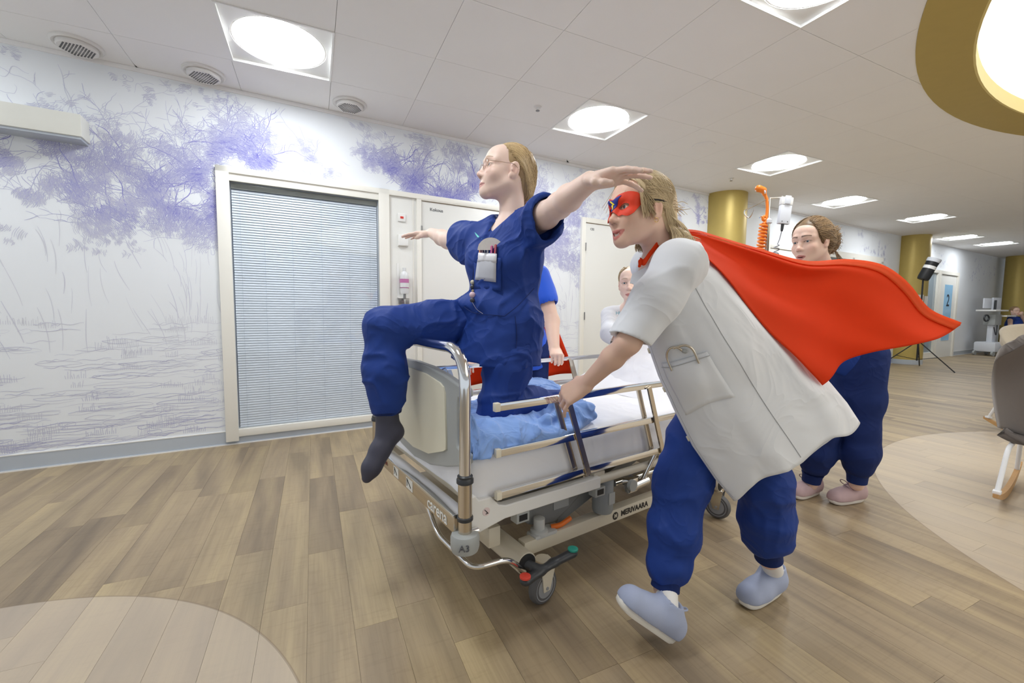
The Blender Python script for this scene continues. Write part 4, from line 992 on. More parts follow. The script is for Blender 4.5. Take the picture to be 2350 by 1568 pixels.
# ================================================================== WALL FITTINGS
t = thing('call_button', wp(1.068, 1.913, 0.012), 'small white wall plate with a red button, uppermost on the panel', 'wall switch')
m = MB(); wbox(m, 1.033, 1.103, 1.878, 1.950, 0.012, 0.024, 0.004); m.build('plate', M_white, t)
m = MB(); wbox(m, 1.053, 1.083, 1.904, 1.924, 0.024, 0.028, 0.002); m.build('red_button', mat('button_red', srgb(214, 60, 48), rough=0.4), t)
t = thing('thermostat', wp(1.074, 1.711, 0.012), 'blank square white thermostat below the red button', 'thermostat')
m = MB(); wbox(m, 1.032, 1.122, 1.660, 1.758, 0.012, 0.040, 0.004); m.build('cover', M_white, t)
m = MB(); wbox(m, 1.030, 1.124, 1.656, 1.660, 0.012, 0.030); m.build('base_plate', M_frame, t, smooth=0)
t = thing('hand_sanitizer', wp(1.074, 1.24, 0.012), 'wall-mounted white sanitizer bottle with purple label and metal pump', 'dispenser')
m = MB(); m.lathe([(0.034, 0.0), (0.040, 0.02), (0.040, 0.16), (0.034, 0.19), (0.016, 0.205), (0.016, 0.235)], wp(1.074, 1.22, 0.065), n=28); m.build('bottle', mat('clear_white', srgb(232, 234, 236), rough=0.2, alpha=0.9), t)
m = MB(); m.lathe([(0.0412, 0.10), (0.0412, 0.135)], wp(1.074, 1.22, 0.065), n=28); m.build('label_band', mat('label_purple', srgb(196, 120, 172), rough=0.5), t)
m = MB(); m.lathe([(0.0412, 0.052), (0.0412, 0.058)], wp(1.074, 1.22, 0.065), n=28); m.build('label_line', mat('label_dark_purple', srgb(150, 60, 120), rough=0.5), t)
m = MB(); wbox(m, 1.066, 1.082, 1.395, 1.412, 0.07, 0.083, 0.002); m.build('blue_mark', mat('label_blue', srgb(40, 60, 140), rough=0.5), t)
m = MB(); wbox(m, 1.028, 1.122, 1.130, 1.180, 0.012, 0.05, 0.003); m.tube([wp(1.075, 1.18, 0.065), wp(1.075, 1.22, 0.065)], 0.012, n=12); m.tube(arc_path([wp(1.06, 1.17, 0.05), wp(1.06, 1.17, 0.12), wp(1.06, 1.11, 0.13)], 0.02), 0.007, n=10); m.build('pump_arm', mat('pump_steel', srgb(150, 150, 150), rough=0.3, metal=0.8), t)
m = MB(); wbox(m, 1.02, 1.04, 1.18, 1.50, 0.012, 0.018); wbox(m, 1.02, 1.128, 1.18, 1.188, 0.012, 0.06); m.build('wall_bracket', M_white, t, smooth=0)
# wall-mounted white equipment box at the left edge
t = thing('wall_unit', wp(-1.5, 2.05, 0), 'long white wall-mounted unit at the left picture edge', 'wall unit')
m = MB(); wbox(m, -2.6, -1.02, 2.165, 2.305, 0.0, 0.15, 0.006); m.build('casing', mat('unit_ivory', srgb(232, 233, 226), rough=0.45), t)
m = MB(); wbox(m, -2.6, -1.03, 2.150, 2.166, 0.0, 0.14); m.build('underside', M_base, t, smooth=0)
# paper notices on the second column
for (a, z0, w_, h_, lab) in ((-2.25, 1.18, 0.21, 0.297, 'white paper notice with printed lines taped to the gold column'), (-1.55, 1.14, 0.16, 0.31, 'curled white paper notice on the right of the gold column')):
    G = []
    for k in range(7):
        b_ = a+(k/6-0.5)*w_/0.29; row = []
        for z_ in np.linspace(z0, z0+h_, 5): row.append((11.70+0.290*math.cos(b_), 4.78+0.290*math.sin(b_), z_))
        G.append(row)
    t = MB().sheet(G, thick=0.001); t = t.build('paper_notice', mat('paper', srgb(242, 242, 240), rough=0.8), label=lab, cat='notice', group='notices on the column')
    if a < -2:
        for zz in (0.20, 0.16, 0.12):
            G = [[(11.70+0.2925*math.cos(a+q), 4.78+0.2925*math.sin(a+q), z0+zz+e) for e in (0, 0.012)] for q in np.linspace(-0.22, 0.2, 5)]
            MB().sheet(G).build('printed_line', M_kprint, t)
# ================================================================== PEOPLE: shared anatomy
SKIN = np.array(srgb(232, 197, 178))
M_skin = mat('skin', SKIN, rough=0.48, var=0.03, scale=30, bump=0.05, bscale=500, sss=0.12, vcol=True, spec=0.35)
M_eye = mat('eye_white', srgb(236, 232, 228), rough=0.15, var=0.02)
M_iris = mat('iris_blue_grey', srgb(92, 108, 120), rough=0.2, var=0.25, scale=900)
M_pupil = mat('pupil', (0.006, 0.006, 0.007), rough=0.1)
M_teeth = mat('teeth', srgb(240, 234, 222), rough=0.25, var=0.02)
M_navy = mat('navy_twill', srgb(28, 60, 138), rough=0.65, var=0.06, scale=18, bump=0.10, bscale=900, spec=0.3, crease=0.30, cscale=5.0)
M_navy2 = mat('dark_navy_knit', srgb(22, 42, 98), rough=0.75, spec=0.25, var=0.06, scale=18, bump=0.12, bscale=800, crease=0.2, cscale=5.0)
M_coat = mat('white_coat_cotton', srgb(226, 229, 234), rough=0.75, var=0.015, scale=10, bump=0.07, bscale=900, sheen=0.2, crease=0.22, cscale=4.5)

def head_prims(S, o, A, sc=1.0, smile=0.0, mouth=0.0, eye_h=0.0050, neck_to=None, chin=0.0):
    S.at(o, A, sc)
    S.ell((0, -0.020, 0.034), (0.0725, 0.093, 0.080), k=0.03)
    S.ell((0, 0.020, -0.022), (0.0585, 0.066, 0.084), k=0.03)
    S.ell((0, 0.042, 0.046), (0.056, 0.044, 0.044), k=0.03)
    for s in (-1, 1):
        S.cap((0.045*s, -0.004, -0.056), (0.012*s, 0.064, -0.098-chin), 0.0215, 0.0165, k=0.03)
        S.ell((0.037*s, 0.057, -0.033+0.004*smile), (0.0235+0.003*smile, 0.022+0.004*smile, 0.023), k=0.028)
    S.ell((0, 0.071, -0.100-chin), (0.018, 0.0155, 0.0145), k=0.02)
    S.ell((0, 0.069, -0.056), (0.029, 0.021, 0.032), k=0.03)
    S.chain([(-0.047, 0.061, 0.018), (-0.020, 0.079, 0.024), (0.020, 0.079, 0.024), (0.047, 0.061, 0.018)], [0.009]*4, k=0.02)
    for s in (-1, 1): S.ell((0.0325*s, 0.099, 0.001), (0.020, 0.019, 0.0135), k=0.018, op='sub')
    S.chain([(0, 0.079, 0.014), (0, 0.089, -0.010), (0, 0.1025, -0.033)], [0.0070, 0.0078, 0.0095], k=0.012)
    S.ell((0, 0.1035, -0.0365), (0.0105, 0.0105, 0.0095), k=0.008)
    for s in (-1, 1):
        S.ell((0.0112*s, 0.093, -0.0410), (0.0080, 0.0105, 0.0070), k=0.008)
        S.ell((0.0062*s, 0.0985, -0.0480), (0.0038, 0.0060, 0.0038), k=0.003, op='sub')
        S.ell((0.0315*s, 0.0685, 0.0), (0.0152, 0.0147, 0.0147), k=0.006)
        S.ell((0.0315*s, 0.0865, -0.0004), (0.0132, 0.0105, eye_h), k=0.0025, op='sub')
    w = 0.0235+0.007*smile; cz = -0.0745+0.0065*smile; cy = 0.0775-0.006*smile
    S.chain([(-w, cy, cz), (-0.010, 0.0885, -0.0705), (0, 0.0895, -0.0722), (0.010, 0.0885, -0.0705), (w, cy, cz)], [0.0028, 0.0050, 0.0048, 0.0050, 0.0028], k=0.006)
    dz = 0.010*mouth
    S.chain([(-w*0.9, cy+0.001, cz-0.003), (0, 0.0875-0.002*mouth, -0.0830-dz), (w*0.9, cy+0.001, cz-0.003)], [0.0028, 0.0066, 0.0028], k=0.006)
    if mouth > 0:
        S.chain([(-w*0.86, cy+0.010, cz-0.001), (0, 0.0945, -0.0782-dz*0.45), (w*0.86, cy+0.010, cz-0.001)], [0.0012, 0.0048*mouth, 0.0012], k=0.002, op='sub')
        S.ell((0, 0.080, -0.0785-dz*0.4), (0.020, 0.012, 0.0052*mouth), k=0.002, op='sub')
    else:
        S.chain([(-w, cy+0.004, cz-0.0005), (0, 0.0955, -0.0770), (w, cy+0.004, cz-0.0005)], [0.0013]*3, k=0.003, op='sub')
    for s in (-1, 1):
        E = frame(y=(0.0, 1.0, 0.0), z=(0.10*s, -0.20, 1.0))
        S.ell((0.0735*s, -0.014, -0.006), (0.0075, 0.0185, 0.0310), A=E, k=0.007)
        S.ell((0.0720*s, -0.004, -0.030), (0.0060, 0.0085, 0.0100), A=E, k=0.007)
        S.ell((0.0815*s, -0.010, -0.004), (0.0050, 0.0105, 0.0195), A=E, k=0.004, op='sub')
        S.ell((0.0775*s, -0.002, -0.010), (0.0040, 0.0045, 0.0060), A=E, k=0.004)
    if neck_to is not None:
        S.at(np.zeros(3)); p = lambda q: np.array(o)+sc*(np.array(q) @ np.array(A))
        S.cap(p((0, -0.036, -0.045)), neck_to, 0.047*sc, 0.052*sc, k=0.028)
        S.cap(p((0.035, -0.03, -0.04)), neck_to, 0.020*sc, 0.022*sc, k=0.03); S.cap(p((-0.035, -0.03, -0.04)), neck_to, 0.020*sc, 0.022*sc, k=0.03)
    return S
def face_colour(o, A, sc=1.0, skin=SKIN, lips=srgb(196, 120, 116), brow=srgb(150, 118, 92), brow_z=0.026, smile=0.0, mouth=0.0, brow_w=0.0036, blush=0.35, eye_h=0.005):
    skin = np.array(skin); lips = np.array(lips); brow = np.array(brow)
    def f(V):
        l = ((V-np.array(o)) @ np.array(A).T)/sc; x, y, z = l.T; ax = np.abs(x); C = np.tile(skin, (len(V), 1))
        near = (np.abs(x) < 0.12) & (np.abs(y) < 0.14) & (z > -0.14) & (z < 0.13)
        def mixin(w, c):
            nonlocal C; w = (np.clip(w, 0, 1)*near)[:, None]; C = C*(1-w)+np.array(c)*w
        pink = skin*np.array([1.02, 0.80, 0.78])
        g = lambda cx, cy, cz, r: np.exp(-(((ax-cx)**2+(y-cy)**2+(z-cz)**2)/r**2))
        mixin(blush*g(0.042, 0.07, -0.036, 0.022), pink); mixin(0.5*g(0, 0.108, -0.04, 0.014), pink); mixin(0.55*g(0.078, -0.012, -0.006, 0.022), pink)
        w = 0.0235+0.007*smile; cz = -0.0745+0.0065*smile; t = np.clip(ax/(w+0.001), 0, 1); dz = 0.010*mouth
        zu = -0.0655+(cz+0.001-(-0.0655))*t**1.6; zl = (-0.0895-dz)+(cz-0.004-(-0.0895-dz))*t**2
        band = (ax < w+0.001) & (y > 0.066)
        lip = band*np.clip((zu-z)/0.0018, 0, 1)*np.clip((z-zl)/0.0018, 0, 1)
        mixin(0.85*lip, lips)
        line = band*np.exp(-((z-((-0.0768-dz*0.45)+(cz-(-0.0768-dz*0.45))*t**1.5))/0.0016)**2)*(1.0 if mouth == 0 else 0.0)
        mixin(0.65*line, lips*0.45)
        bz = brow_z+0.0055*np.sin(np.clip((ax-0.012)/0.036, 0, 1)*math.pi*0.75)-0.004*np.clip((ax-0.012)/0.036, 0, 1)
        bw = brow_w*(1-0.45*np.clip((ax-0.012)/0.038, 0, 1))
        mixin(0.9*np.clip(1.4-np.abs(z-bz)/bw, 0, 1)*((ax > 0.010) & (ax < 0.050) & (y > 0.03)), brow)
        ed = np.sqrt(((ax-0.0315)/0.0132)**2+((z+0.0004)/eye_h)**2)
        lash = np.clip(1.5-np.abs(ed-1.18)/0.28, 0, 1)*(y > 0.06)*np.where(z > 0, 0.85, 0.35)
        mixin(lash, brow*0.45)
        mixin(0.30*np.clip(1.2-np.abs(ed-1.9)/0.6, 0, 1)*(y > 0.06), skin*np.array([0.86, 0.74, 0.70]))
        mixin(0.9*g(0.0062, 0.099, -0.0482, 0.0042), skin*0.35)
        return C
    return f
def eyes(parent, o, A, sc, look=(0, 1, 0), both=True):
    o = np.array(o); A = np.array(A)
    d = unit(np.array(look) @ A)
    for s in (-1, 1):
        c = o+sc*(np.array([0.0315*s, 0.0685, 0.0]) @ A)
        e = MB().lathe([(0.0128*sc*math.sin(a), -0.0128*sc*math.cos(a)) for a in np.linspace(0.05, math.pi-0.05, 14)], c, ax=d, n=20).build('eyeball', M_eye, parent, smooth=180)
        MB().lathe([(0.0062*sc, 0.0113*sc), (0.0055*sc, 0.0122*sc), (0.0026*sc, 0.01285*sc)], c, ax=d, n=18).build('iris', M_iris, e)
        MB().lathe([(0.0027*sc, 0.01287*sc), (0.0012*sc, 0.0131*sc)], c, ax=d, n=12).build('pupil', M_pupil, e)
def hand_prims(S, wrist, fingers, back, thumb_side, sc=0.92, curl=None, spread=(0.10, 0.02, -0.05, -0.14), thumb=None):
    """fingers: pointing direction; back: normal of the back of the hand; thumb_side: +1/-1 along fingers x back"""
    y = unit(fingers); z = unit(np.array(back)-y*np.dot(back, y)); x = np.cross(y, z)*thumb_side
    A = np.array([x, y, z]); S.at(wrist, A, sc)
    roots = [(0.0285, 0.088, 0.0), (0.0095, 0.092, 0.002), (-0.0095, 0.088, 0.001), (-0.0270, 0.080, -0.002)]
    lens = [(0.042, 0.025, 0.020), (0.046, 0.028, 0.021), (0.043, 0.026, 0.021), (0.034, 0.020, 0.018)]
    rad = [0.0088, 0.0090, 0.0086, 0.0076]
    for i, r in enumerate(roots):
        S.cap((r[0]*0.62, 0.004, -0.001), (r[0], r[1]-0.004, r[2]), 0.0150, 0.0125, k=0.012, flat=((0, 0, 1), 0.92))
    S.ell((0.004, 0.045, -0.008), (0.034, 0.040, 0.0120), k=0.012); S.ell((0.024, 0.030, -0.010), (0.014, 0.026, 0.013), k=0.012)
    cu = curl or [(8, 8, 5)]*4
    for i in range(4):
        p = np.array(roots[i], float); a = 0.0; ang = spread[i]
        for j in range(3):
            a += math.radians(cu[i][j]); d = np.array([math.sin(ang)*math.cos(a), math.cos(ang)*math.cos(a), -math.sin(a)])
            q = p+d*lens[i][j]; r0 = rad[i]*(1-0.10*j); S.cap(p, q, r0, rad[i]*(1-0.10*(j+1)), k=0.0035 if j else 0.006); p = q
    th = thumb or [(0.024, 0.018, -0.008), (0.046, 0.048, -0.016), (0.056, 0.076, -0.020), (0.060, 0.098, -0.020)]
    S.chain(th, [0.0135, 0.0112, 0.0098, 0.0080], k=0.008)
    return S
def snap(S, P, off=0.001, it=4):
    """move points onto a blended solid's surface"""
    P = np.array(P, np.float32); e = 0.0015
    for _ in range(it):
        d = S.evald(P); g = np.stack([S.evald(P+np.array(v, np.float32)*e)-d for v in ((1, 0, 0), (0, 1, 0), (0, 0, 1))], -1); g /= (np.linalg.norm(g, axis=-1, keepdims=True)+1e-9)
        P = P-g*np.clip(d-off, -0.02, 0.02)[..., None]
    return P
def hugging(S, paths, upto=1.0, lift=0.0022):
    """lay strands onto the hair mass up to a share of their length"""
    n = [len(p) for p in paths]; P = np.concatenate([np.array(p) for p in paths]); offs = np.concatenate([np.full(k, 0.0004+lift*random.random()) for k in n]).astype(np.float32)
    Q = P.copy().astype(np.float32); e = 0.0015
    for _ in range(4):
        d = S.evald(Q); g = np.stack([S.evald(Q+np.array(v, np.float32)*e)-d for v in ((1, 0, 0), (0, 1, 0), (0, 0, 1))], -1); g /= (np.linalg.norm(g, axis=-1, keepdims=True)+1e-9); Q = Q-g*np.clip(d-offs, -0.02, 0.02)[..., None]
    out = []; k = 0
    for i, p in enumerate(paths):
        m = n[i]; w = np.clip((upto-np.linspace(0, 1, m))/0.15, 0, 1)[:, None]; out.append(list(Q[k:k+m]*w+P[k:k+m]*(1-w))); k += m
    return out
def first_hit(S, px, py, near=0.9, far=3.2):
    """where the line of sight through a photo pixel meets a blended solid"""
    d = ray(px, py); L = np.linalg.norm(d); t = near
    for _ in range(90):
        p = CAM+d*t; q = float(S.evald(np.array([p], np.float32))[0])
        if q < 0.0006: break
        t += max(q*0.8, 0.0006)/L
        if t > far: break
    return CAM+d*t
def hair_strands(paths, r0, n=4):
    m = MB()
    for p in paths:
        k = len(p); m.tube(p, [max(0.0002, r0*(1-0.75*(i/(k-1))**2)) for i in range(k)], n=n)
    return np.array(m.v), [f for f in m.f]
def strands_object(name, paths, r, material, parent, n=4):
    m = MB()
    for p in paths:
        k = len(p); m.tube(p, [max(0.00015, r*(0.55+0.45*math.sin(math.pi*min(1, (i+0.6)/k)))) for i in range(k)], n=n, cap=False)
    return tag(m.build(name, material, parent, smooth=180), kind='stuff')
def hair_mat(name, dark, light, rough=0.42):
    if name in MATS: return MATS[name]
    m, nt, b = new_mat(name); L = nt.links.new
    tc = N(nt, 'ShaderNodeTexCoord'); n1 = N(nt, 'ShaderNodeTexNoise', Scale=60.0, Detail=4.0); L(tc.outputs['Object'], n1.inputs[0])
    gi = N(nt, 'ShaderNodeNewGeometry'); rp = ramp(nt, [(0.0, dark), (0.5, tuple((a+c)/2 for a, c in zip(dark, light))), (1.0, light)])
    ma = N(nt, 'ShaderNodeMath', operation='MULTIPLY_ADD'); L(gi.outputs['Random Per Island'], ma.inputs[0]); ma.inputs[1].default_value = 0.75
    mb_ = N(nt, 'ShaderNodeMath', operation='MULTIPLY'); L(n1.outputs['Fac'], mb_.inputs[0]); mb_.inputs[1].default_value = 0.35; L(mb_.outputs[0], ma.inputs[2])
    L(ma.outputs[0], rp.inputs[0]); L(rp.outputs[0], b.inputs['Base Color']); b.inputs['Roughness'].default_value = rough; b.inputs['Specular IOR Level'].default_value = 0.35
    MATS[name] = m; return m
def bez(pts, n=12):
    """smooth path through points (Catmull-Rom)"""
    P = [np.array(p, float) for p in pts]; P = [2*P[0]-P[1]]+P+[2*P[-1]-P[-2]]; out = []
    m = len(P)-3
    for i in range(m):
        for t in np.linspace(0, 1, n, endpoint=(i == m-1)):
            a, b, c, d = P[i:i+4]; out.append(0.5*((2*b)+(c-a)*t+(2*a-5*b+4*c-d)*t*t+(3*b-a-3*c+d)*t**3))
    return out
def folds(o, A, sx, sy, sz, amp, seed, sharp=3.0):
    """cloth creases: ridged noise stretched along the garment"""
    o = np.array(o); A = np.array(A)
    def f(P):
        l = (P-o) @ A.T; q = l*np.array([sx, sy, sz]); w = vnoise(q*0.6+3.1, seed)[..., None]
        r = 1-np.abs(vnoise(q+w*0.9, seed+1)); r2 = vnoise(q*0.5, seed+2)
        return amp*((r**sharp)-0.35+0.6*r2)
    return f
# ================================================================== PERSON 1: the nurse kneeling on the bed, arms spread
def lerp(a, b, t): return np.array(a)*(1-t)+np.array(b)*t
nNk = at(1170, 500, 1.70); nPv = at(1150, 738, 1.72)
nSL = at(1226, 512, 1.60); nSR = at(1076, 548, 1.85)
nEL = at(1286, 474, 1.385); nWL = at(1354, 416, 1.145); nEL = lerp(nEL, lerp(nSL, nWL, 0.52), 0.6)
nER = at(1028, 552, 2.08); nWR = at(990, 535, 2.31)
nX = nSR-nSL; nX[2] = 0; nX = unit(nX); nZ = unit(nNk-nPv); nY = unit(np.cross(nZ, nX)); nX = np.cross(nY, nZ); NA = np.array([nX, nY, nZ])
nHd = at(1161, 398, 1.70)
fd = unit(-_R*0.925-_F*0.33+_U*0.17); NHA = frame(y=fd, z=_U+_R*0.10+0.0*_F)
LT = np.linalg.norm(nNk-nPv)
# --- skin: head, neck, upper chest in one piece, arms with hands in another
S = head_prims(Solid(), nHd, NHA, 1.0, smile=0.25, neck_to=nNk-nZ*0.015-nY*0.012)
S.at(nPv, NA); S.ell((0, -0.005, LT-0.13), (0.150, 0.098, 0.13), k=0.03); S.cap((-0.13, -0.01, LT-0.045), (0.13, -0.01, LT-0.045), 0.036, k=0.03); S.cut((0, 0, LT-0.26), (0, 0, -1))
hd = S.mesh(0.0027)
S = Solid()
for (sh, el, wr) in ((nSL, nEL, nWL), (nSR, nER, nWR)):
    S.at(np.zeros(3)); S.chain([sh, lerp(sh, el, 0.5), el, lerp(el, wr, 0.35), wr], [0.052, 0.046, 0.039, 0.038, 0.0265], k=0.02)
S.at(np.zeros(3)); tipL = at(1490, 388, 1.035)
hand_prims(S, nWL, tipL-nWL, unit(_U*0.93-_R*0.10+_F*0.25), 1, sc=0.95, curl=[(6, 10, 6), (4, 8, 5), (6, 9, 6), (22, 8, 6)], spread=(0.06, 0.02, -0.03, -0.20),
           thumb=[(0.026, 0.016, -0.010), (0.040, 0.046, -0.026), (0.040, 0.072, -0.034), (0.036, 0.092, -0.036)])
tipR = at(926, 541, 2.36); hand_prims(S, nWR, tipR-nWR, unit(_U), -1, sc=0.93, curl=[(4, 6, 4), (4, 6, 4), (5, 6, 4), (7, 7, 4)], spread=(0.03, 0.01, -0.01, -0.04), thumb=[(0.024, 0.018, -0.010), (0.034, 0.046, -0.020), (0.030, 0.070, -0.026), (0.026, 0.088, -0.028)])
ar = S.mesh(0.0033)
# hidden trunk and legs (under the clothes), coarse
nHL = nPv-nX*0.085; nHR = nPv+nX*0.085
nKR = at(880, 752, 1.61); nAR = at(890, 985, 1.60); nTR = at(842, 1098, 1.52)
nKL = at(1142, 940, 1.60); nAL = nKL+BU*0.36+BV*0.05+np.array([0, 0, -0.01])
S = Solid().at(nPv, NA); S.ell((0, -0.01, 0.02), (0.15, 0.105, 0.12), k=0.05).ell((0, -0.005, 0.20), (0.125, 0.09, 0.14), k=0.05); S.at(np.zeros(3))
S.chain([nHR, nKR, nAR], [0.07, 0.050, 0.036], k=0.03).chain([nHL, nKL, nAL], [0.07, 0.05, 0.036], k=0.03)
tk = S.mesh(0.010)
pale = np.array(srgb(238, 209, 194))
nurse = mesh_object('person', [hd, ar, tk], M_skin, None, colour=face_colour(nHd, NHA, 1.0, skin=pale, brow=srgb(176, 146, 116), smile=0.25, lips=srgb(206, 142, 138)), origin=bp_((0.30, 0.35, 0.64)),
                    label='person in navy scrubs kneeling on the bed with arms spread like wings', cat='person')
eyes(nurse, nHd, NHA, 1.0, look=(0.0, 1, 0.08))
# --- tunic
S = Solid().at(nPv, NA)
S.ell((0, 0.0, LT-0.16), (0.168, 0.120, 0.165), k=0.05)
for s in (-1, 1): S.ell((0.062*s, 0.072, LT-0.185), (0.075, 0.060, 0.075), k=0.05)
S.ell((0, -0.005, 0.10), (0.152, 0.118, 0.16), k=0.06).ell((0, 0.0, -0.02), (0.180, 0.138, 0.15), k=0.06).cap((0, 0.0, -0.02), (0, 0.01, -0.15), 0.170, 0.198, k=0.05, flat=((0, 1, 0), 0.84))
S.ell((0.03, 0.11, 0.055), (0.12, 0.05, 0.035), k=0.04)                       # cloth bunched above the hips
S.cap((-0.10, -0.012, LT-0.030), (0.10, -0.012, LT-0.030), 0.052, k=0.04, flat=((0, 1, 0), 0.9))
S.at(np.zeros(3))
for (sh, el, q) in ((nSL, nEL, 0.10), (nSR, nER, 0.055)):
    d = unit(el-sh); S.cap(sh-d*0.10, sh+d*q, 0.060, 0.080, k=0.045); S.cap(sh+d*(q-0.08)-nZ*0.06, sh+d*q-nZ*0.045, 0.055, 0.060, k=0.03)
for (sh, el, q) in ((nSL, nEL, 0.10), (nSR, nER, 0.055)):
    d = unit(el-sh); S.cap(sh+d*(q-0.035), sh+d*0.32, 0.054, 0.068, k=0.005, op='sub'); S.cap(sh+d*(q-0.025)-nZ*0.045, sh+d*0.32-nZ*0.045, 0.040, 0.048, k=0.005, op='sub')
    S.cut(sh+d*(q+0.055), d) if q > 0.08 else S.cut(sh+d*(q+0.05), d)
S.at(nPv, NA)
S.cap((0, 0.05, LT+0.04), (0, 0.125, LT-0.115), 0.060, 0.010, k=0.008, op='sub'); S.cap((0, -0.01, LT+0.0), (0, 0.02, LT+0.10), 0.066, 0.075, k=0.01, op='sub')
S.cut((0, 0, -0.165), unit((0.0, 0.0, -1)))
S.prism = None
S.cap((-0.155, 0.03, -0.20), (-0.175, 0.035, -0.085), 0.020, 0.004, k=0.004, op='sub')     # side vent
NTUN = S
f1 = folds(nPv, NA, 11, 11, 5, 0.0075, 41, 4); nUp = np.array([nX*0.5+nZ*0.8, nY, nZ*0.5-nX*0.8])
f2 = folds(nPv, nUp, 18, 8, 4, 0.0075, 47, 5)
for (sh, el) in ((nSL, nEL), (nSR, nER)): S.at(np.zeros(3)).cut(sh+unit(el-sh)*0.115, unit(el-sh)) if False else None
def tun(P):
    a = f1(P)+f2(P); return a
V, Fq = S.mesh(0.0052, disp=tun)
mesh_object('tunic', [(V, Fq)], M_navy, nurse)
# --- trousers
S = Solid().at(nPv, NA); S.ell((0, -0.01, -0.02), (0.165, 0.122, 0.115), k=0.04).at(np.zeros(3))
S.chain([nHR, lerp(nHR, nKR, 0.5)+nZ*0.005, nKR, lerp(nKR, nAR, 0.45), lerp(nKR, nAR, 0.72)], [0.092, 0.084, 0.070, 0.078, 0.066], k=0.03)
S.ell(lerp(nKR, nAR, 0.62), (0.068, 0.068, 0.05), k=0.03)
kk = nKL+np.array([0, 0, 0.0]); S.chain([nHL, lerp(nHL, kk, 0.55), kk], [0.094, 0.090, 0.072], k=0.03); S.chain([kk, lerp(kk, nAL, 0.5), nAL], [0.068, 0.066, 0.048], k=0.03)
d = unit(nAR-nKR); S.cut(lerp(nKR, nAR, 0.74), d) if False else None
g1 = folds(nKR, frame(y=d, z=_F), 10, 14, 10, 0.0095, 61, 4); g2 = folds(nHL, np.eye(3), 11, 11, 6, 0.008, 66, 3)
mesh_object('trousers', [S.mesh(0.0055, disp=lambda P: g1(P)+0.6*g2(P))], M_navy, nurse)
cA, cB = lerp(nKR, nAR, 0.735), lerp(nKR, nAR, 0.83)
m = MB(); m.lathe([(0.047, 0.0), (0.053, 0.004), (0.055, 0.016), (0.053, 0.030), (0.055, 0.034), (0.052, 0.046), (0.044, 0.050)], cA-d*0.004, ax=d, n=36); m.build('trouser_cuff', M_navy2, nurse, smooth=60)
# --- sheer dark sock
S = Solid(); S.chain([lerp(nKR, nAR, 0.72), lerp(nKR, nAR, 0.90), nAR], [0.043, 0.038, 0.034], k=0.02)
hl = nAR+_R*0.030+_U*(-0.012); S.cap(nAR, hl, 0.030, 0.026, k=0.03)
ft = unit(nTR-nAR); S.chain([nAR, lerp(nAR, nTR, 0.45), lerp(nAR, nTR, 0.78), nTR], [0.033, 0.030, 0.028, 0.017], k=0.025); S.cap(hl, lerp(nAR, nTR, 0.8), 0.022, 0.024, k=0.03)
mesh_object('sock', [S.mesh(0.004)], mat('sheer_sock', srgb(62, 62, 78), rough=0.55, var=0.12, scale=12, bump=0.03, bscale=1500), nurse)
# --- hair: smooth cap pulled back to a low ponytail
M_blond = hair_mat('dark_blond_hair', srgb(136, 110, 78), srgb(222, 194, 146))
def L2W(o, A, sc=1.0): return lambda p: np.array(o)+sc*(np.array(p) @ np.array(A))
h = L2W(nHd, NHA); tie = (0.0, -0.108, -0.085)
S = Solid().at(nHd, NHA); S.ell((0, -0.026, 0.038), (0.0775, 0.0945, 0.0835), k=0.02).ell((0, -0.075, -0.02), (0.055, 0.045, 0.065), k=0.04).cap((0, -0.085, -0.03), tie, 0.035, 0.017, k=0.03)
S.ell((0, 0.094, -0.002), (0.078, 0.085, 0.090), k=0.010, op='sub'); S.ell((0, 0.055, -0.07), (0.10, 0.085, 0.075), k=0.01, op='sub')
for s in (-1, 1): S.ell((0.078*s, -0.012, -0.012), (0.02, 0.022, 0.036), k=0.008, op='sub')
hair = mesh_object('hair', [S.mesh(0.0035)], M_blond, nurse)
NHAIR = S; paths = []
for i in range(1000):
    sd = random.choice((-1, 1)); th = random.random()*1.75
    st = np.array([0.070*math.sin(th)*sd, 0.086*math.cos(th*0.95)-0.030, 0.106-0.105*(1-math.cos(th))*0.80]); j = np.array([random.gauss(0, 0.003) for _ in range(3)])
    en = np.array(tie)+np.array([random.gauss(0, 0.007), random.gauss(0, 0.007), random.gauss(0, 0.006)]); mid = np.array([0.085*math.sin(th)*sd, -0.06, 0.10*math.cos(th*0.8)-0.01])
    paths.append([h((1-t)**2*st+2*t*(1-t)*mid+t*t*en+j*(1-t)) for t in np.linspace(0, 1, 15)])
strands_object('hair_strands', hugging(NHAIR, paths, 1.1), 0.0010, M_blond, hair, n=3)
S = Solid().at(nHd, NHA); 
for k in range(5):
    a = k*2*math.pi/5; S.ell((0.012*math.cos(a), tie[1]-0.002+0.012*math.sin(a), tie[2]-0.004), (0.010, 0.010, 0.012), k=0.006)
mesh_object('scrunchie', [S.mesh(0.0025)], mat('pink_satin', srgb(206, 172, 166), rough=0.35, var=0.1, scale=90), nurse)
paths = []
for i in range(90):
    j = np.array([random.gauss(0, 0.009), random.gauss(0, 0.008), 0]); paths.append(bez([h(np.array(tie)+j*0.8), h(np.array(tie)+j*1.3+(0, -0.004, -0.05)), h(np.array(tie)+j*1.2+(0, 0.006, -0.10)), h(np.array(tie)+j*0.6+(0, 0.015, -0.15))], 5))
strands_object('ponytail', paths, 0.0022, M_blond, hair)
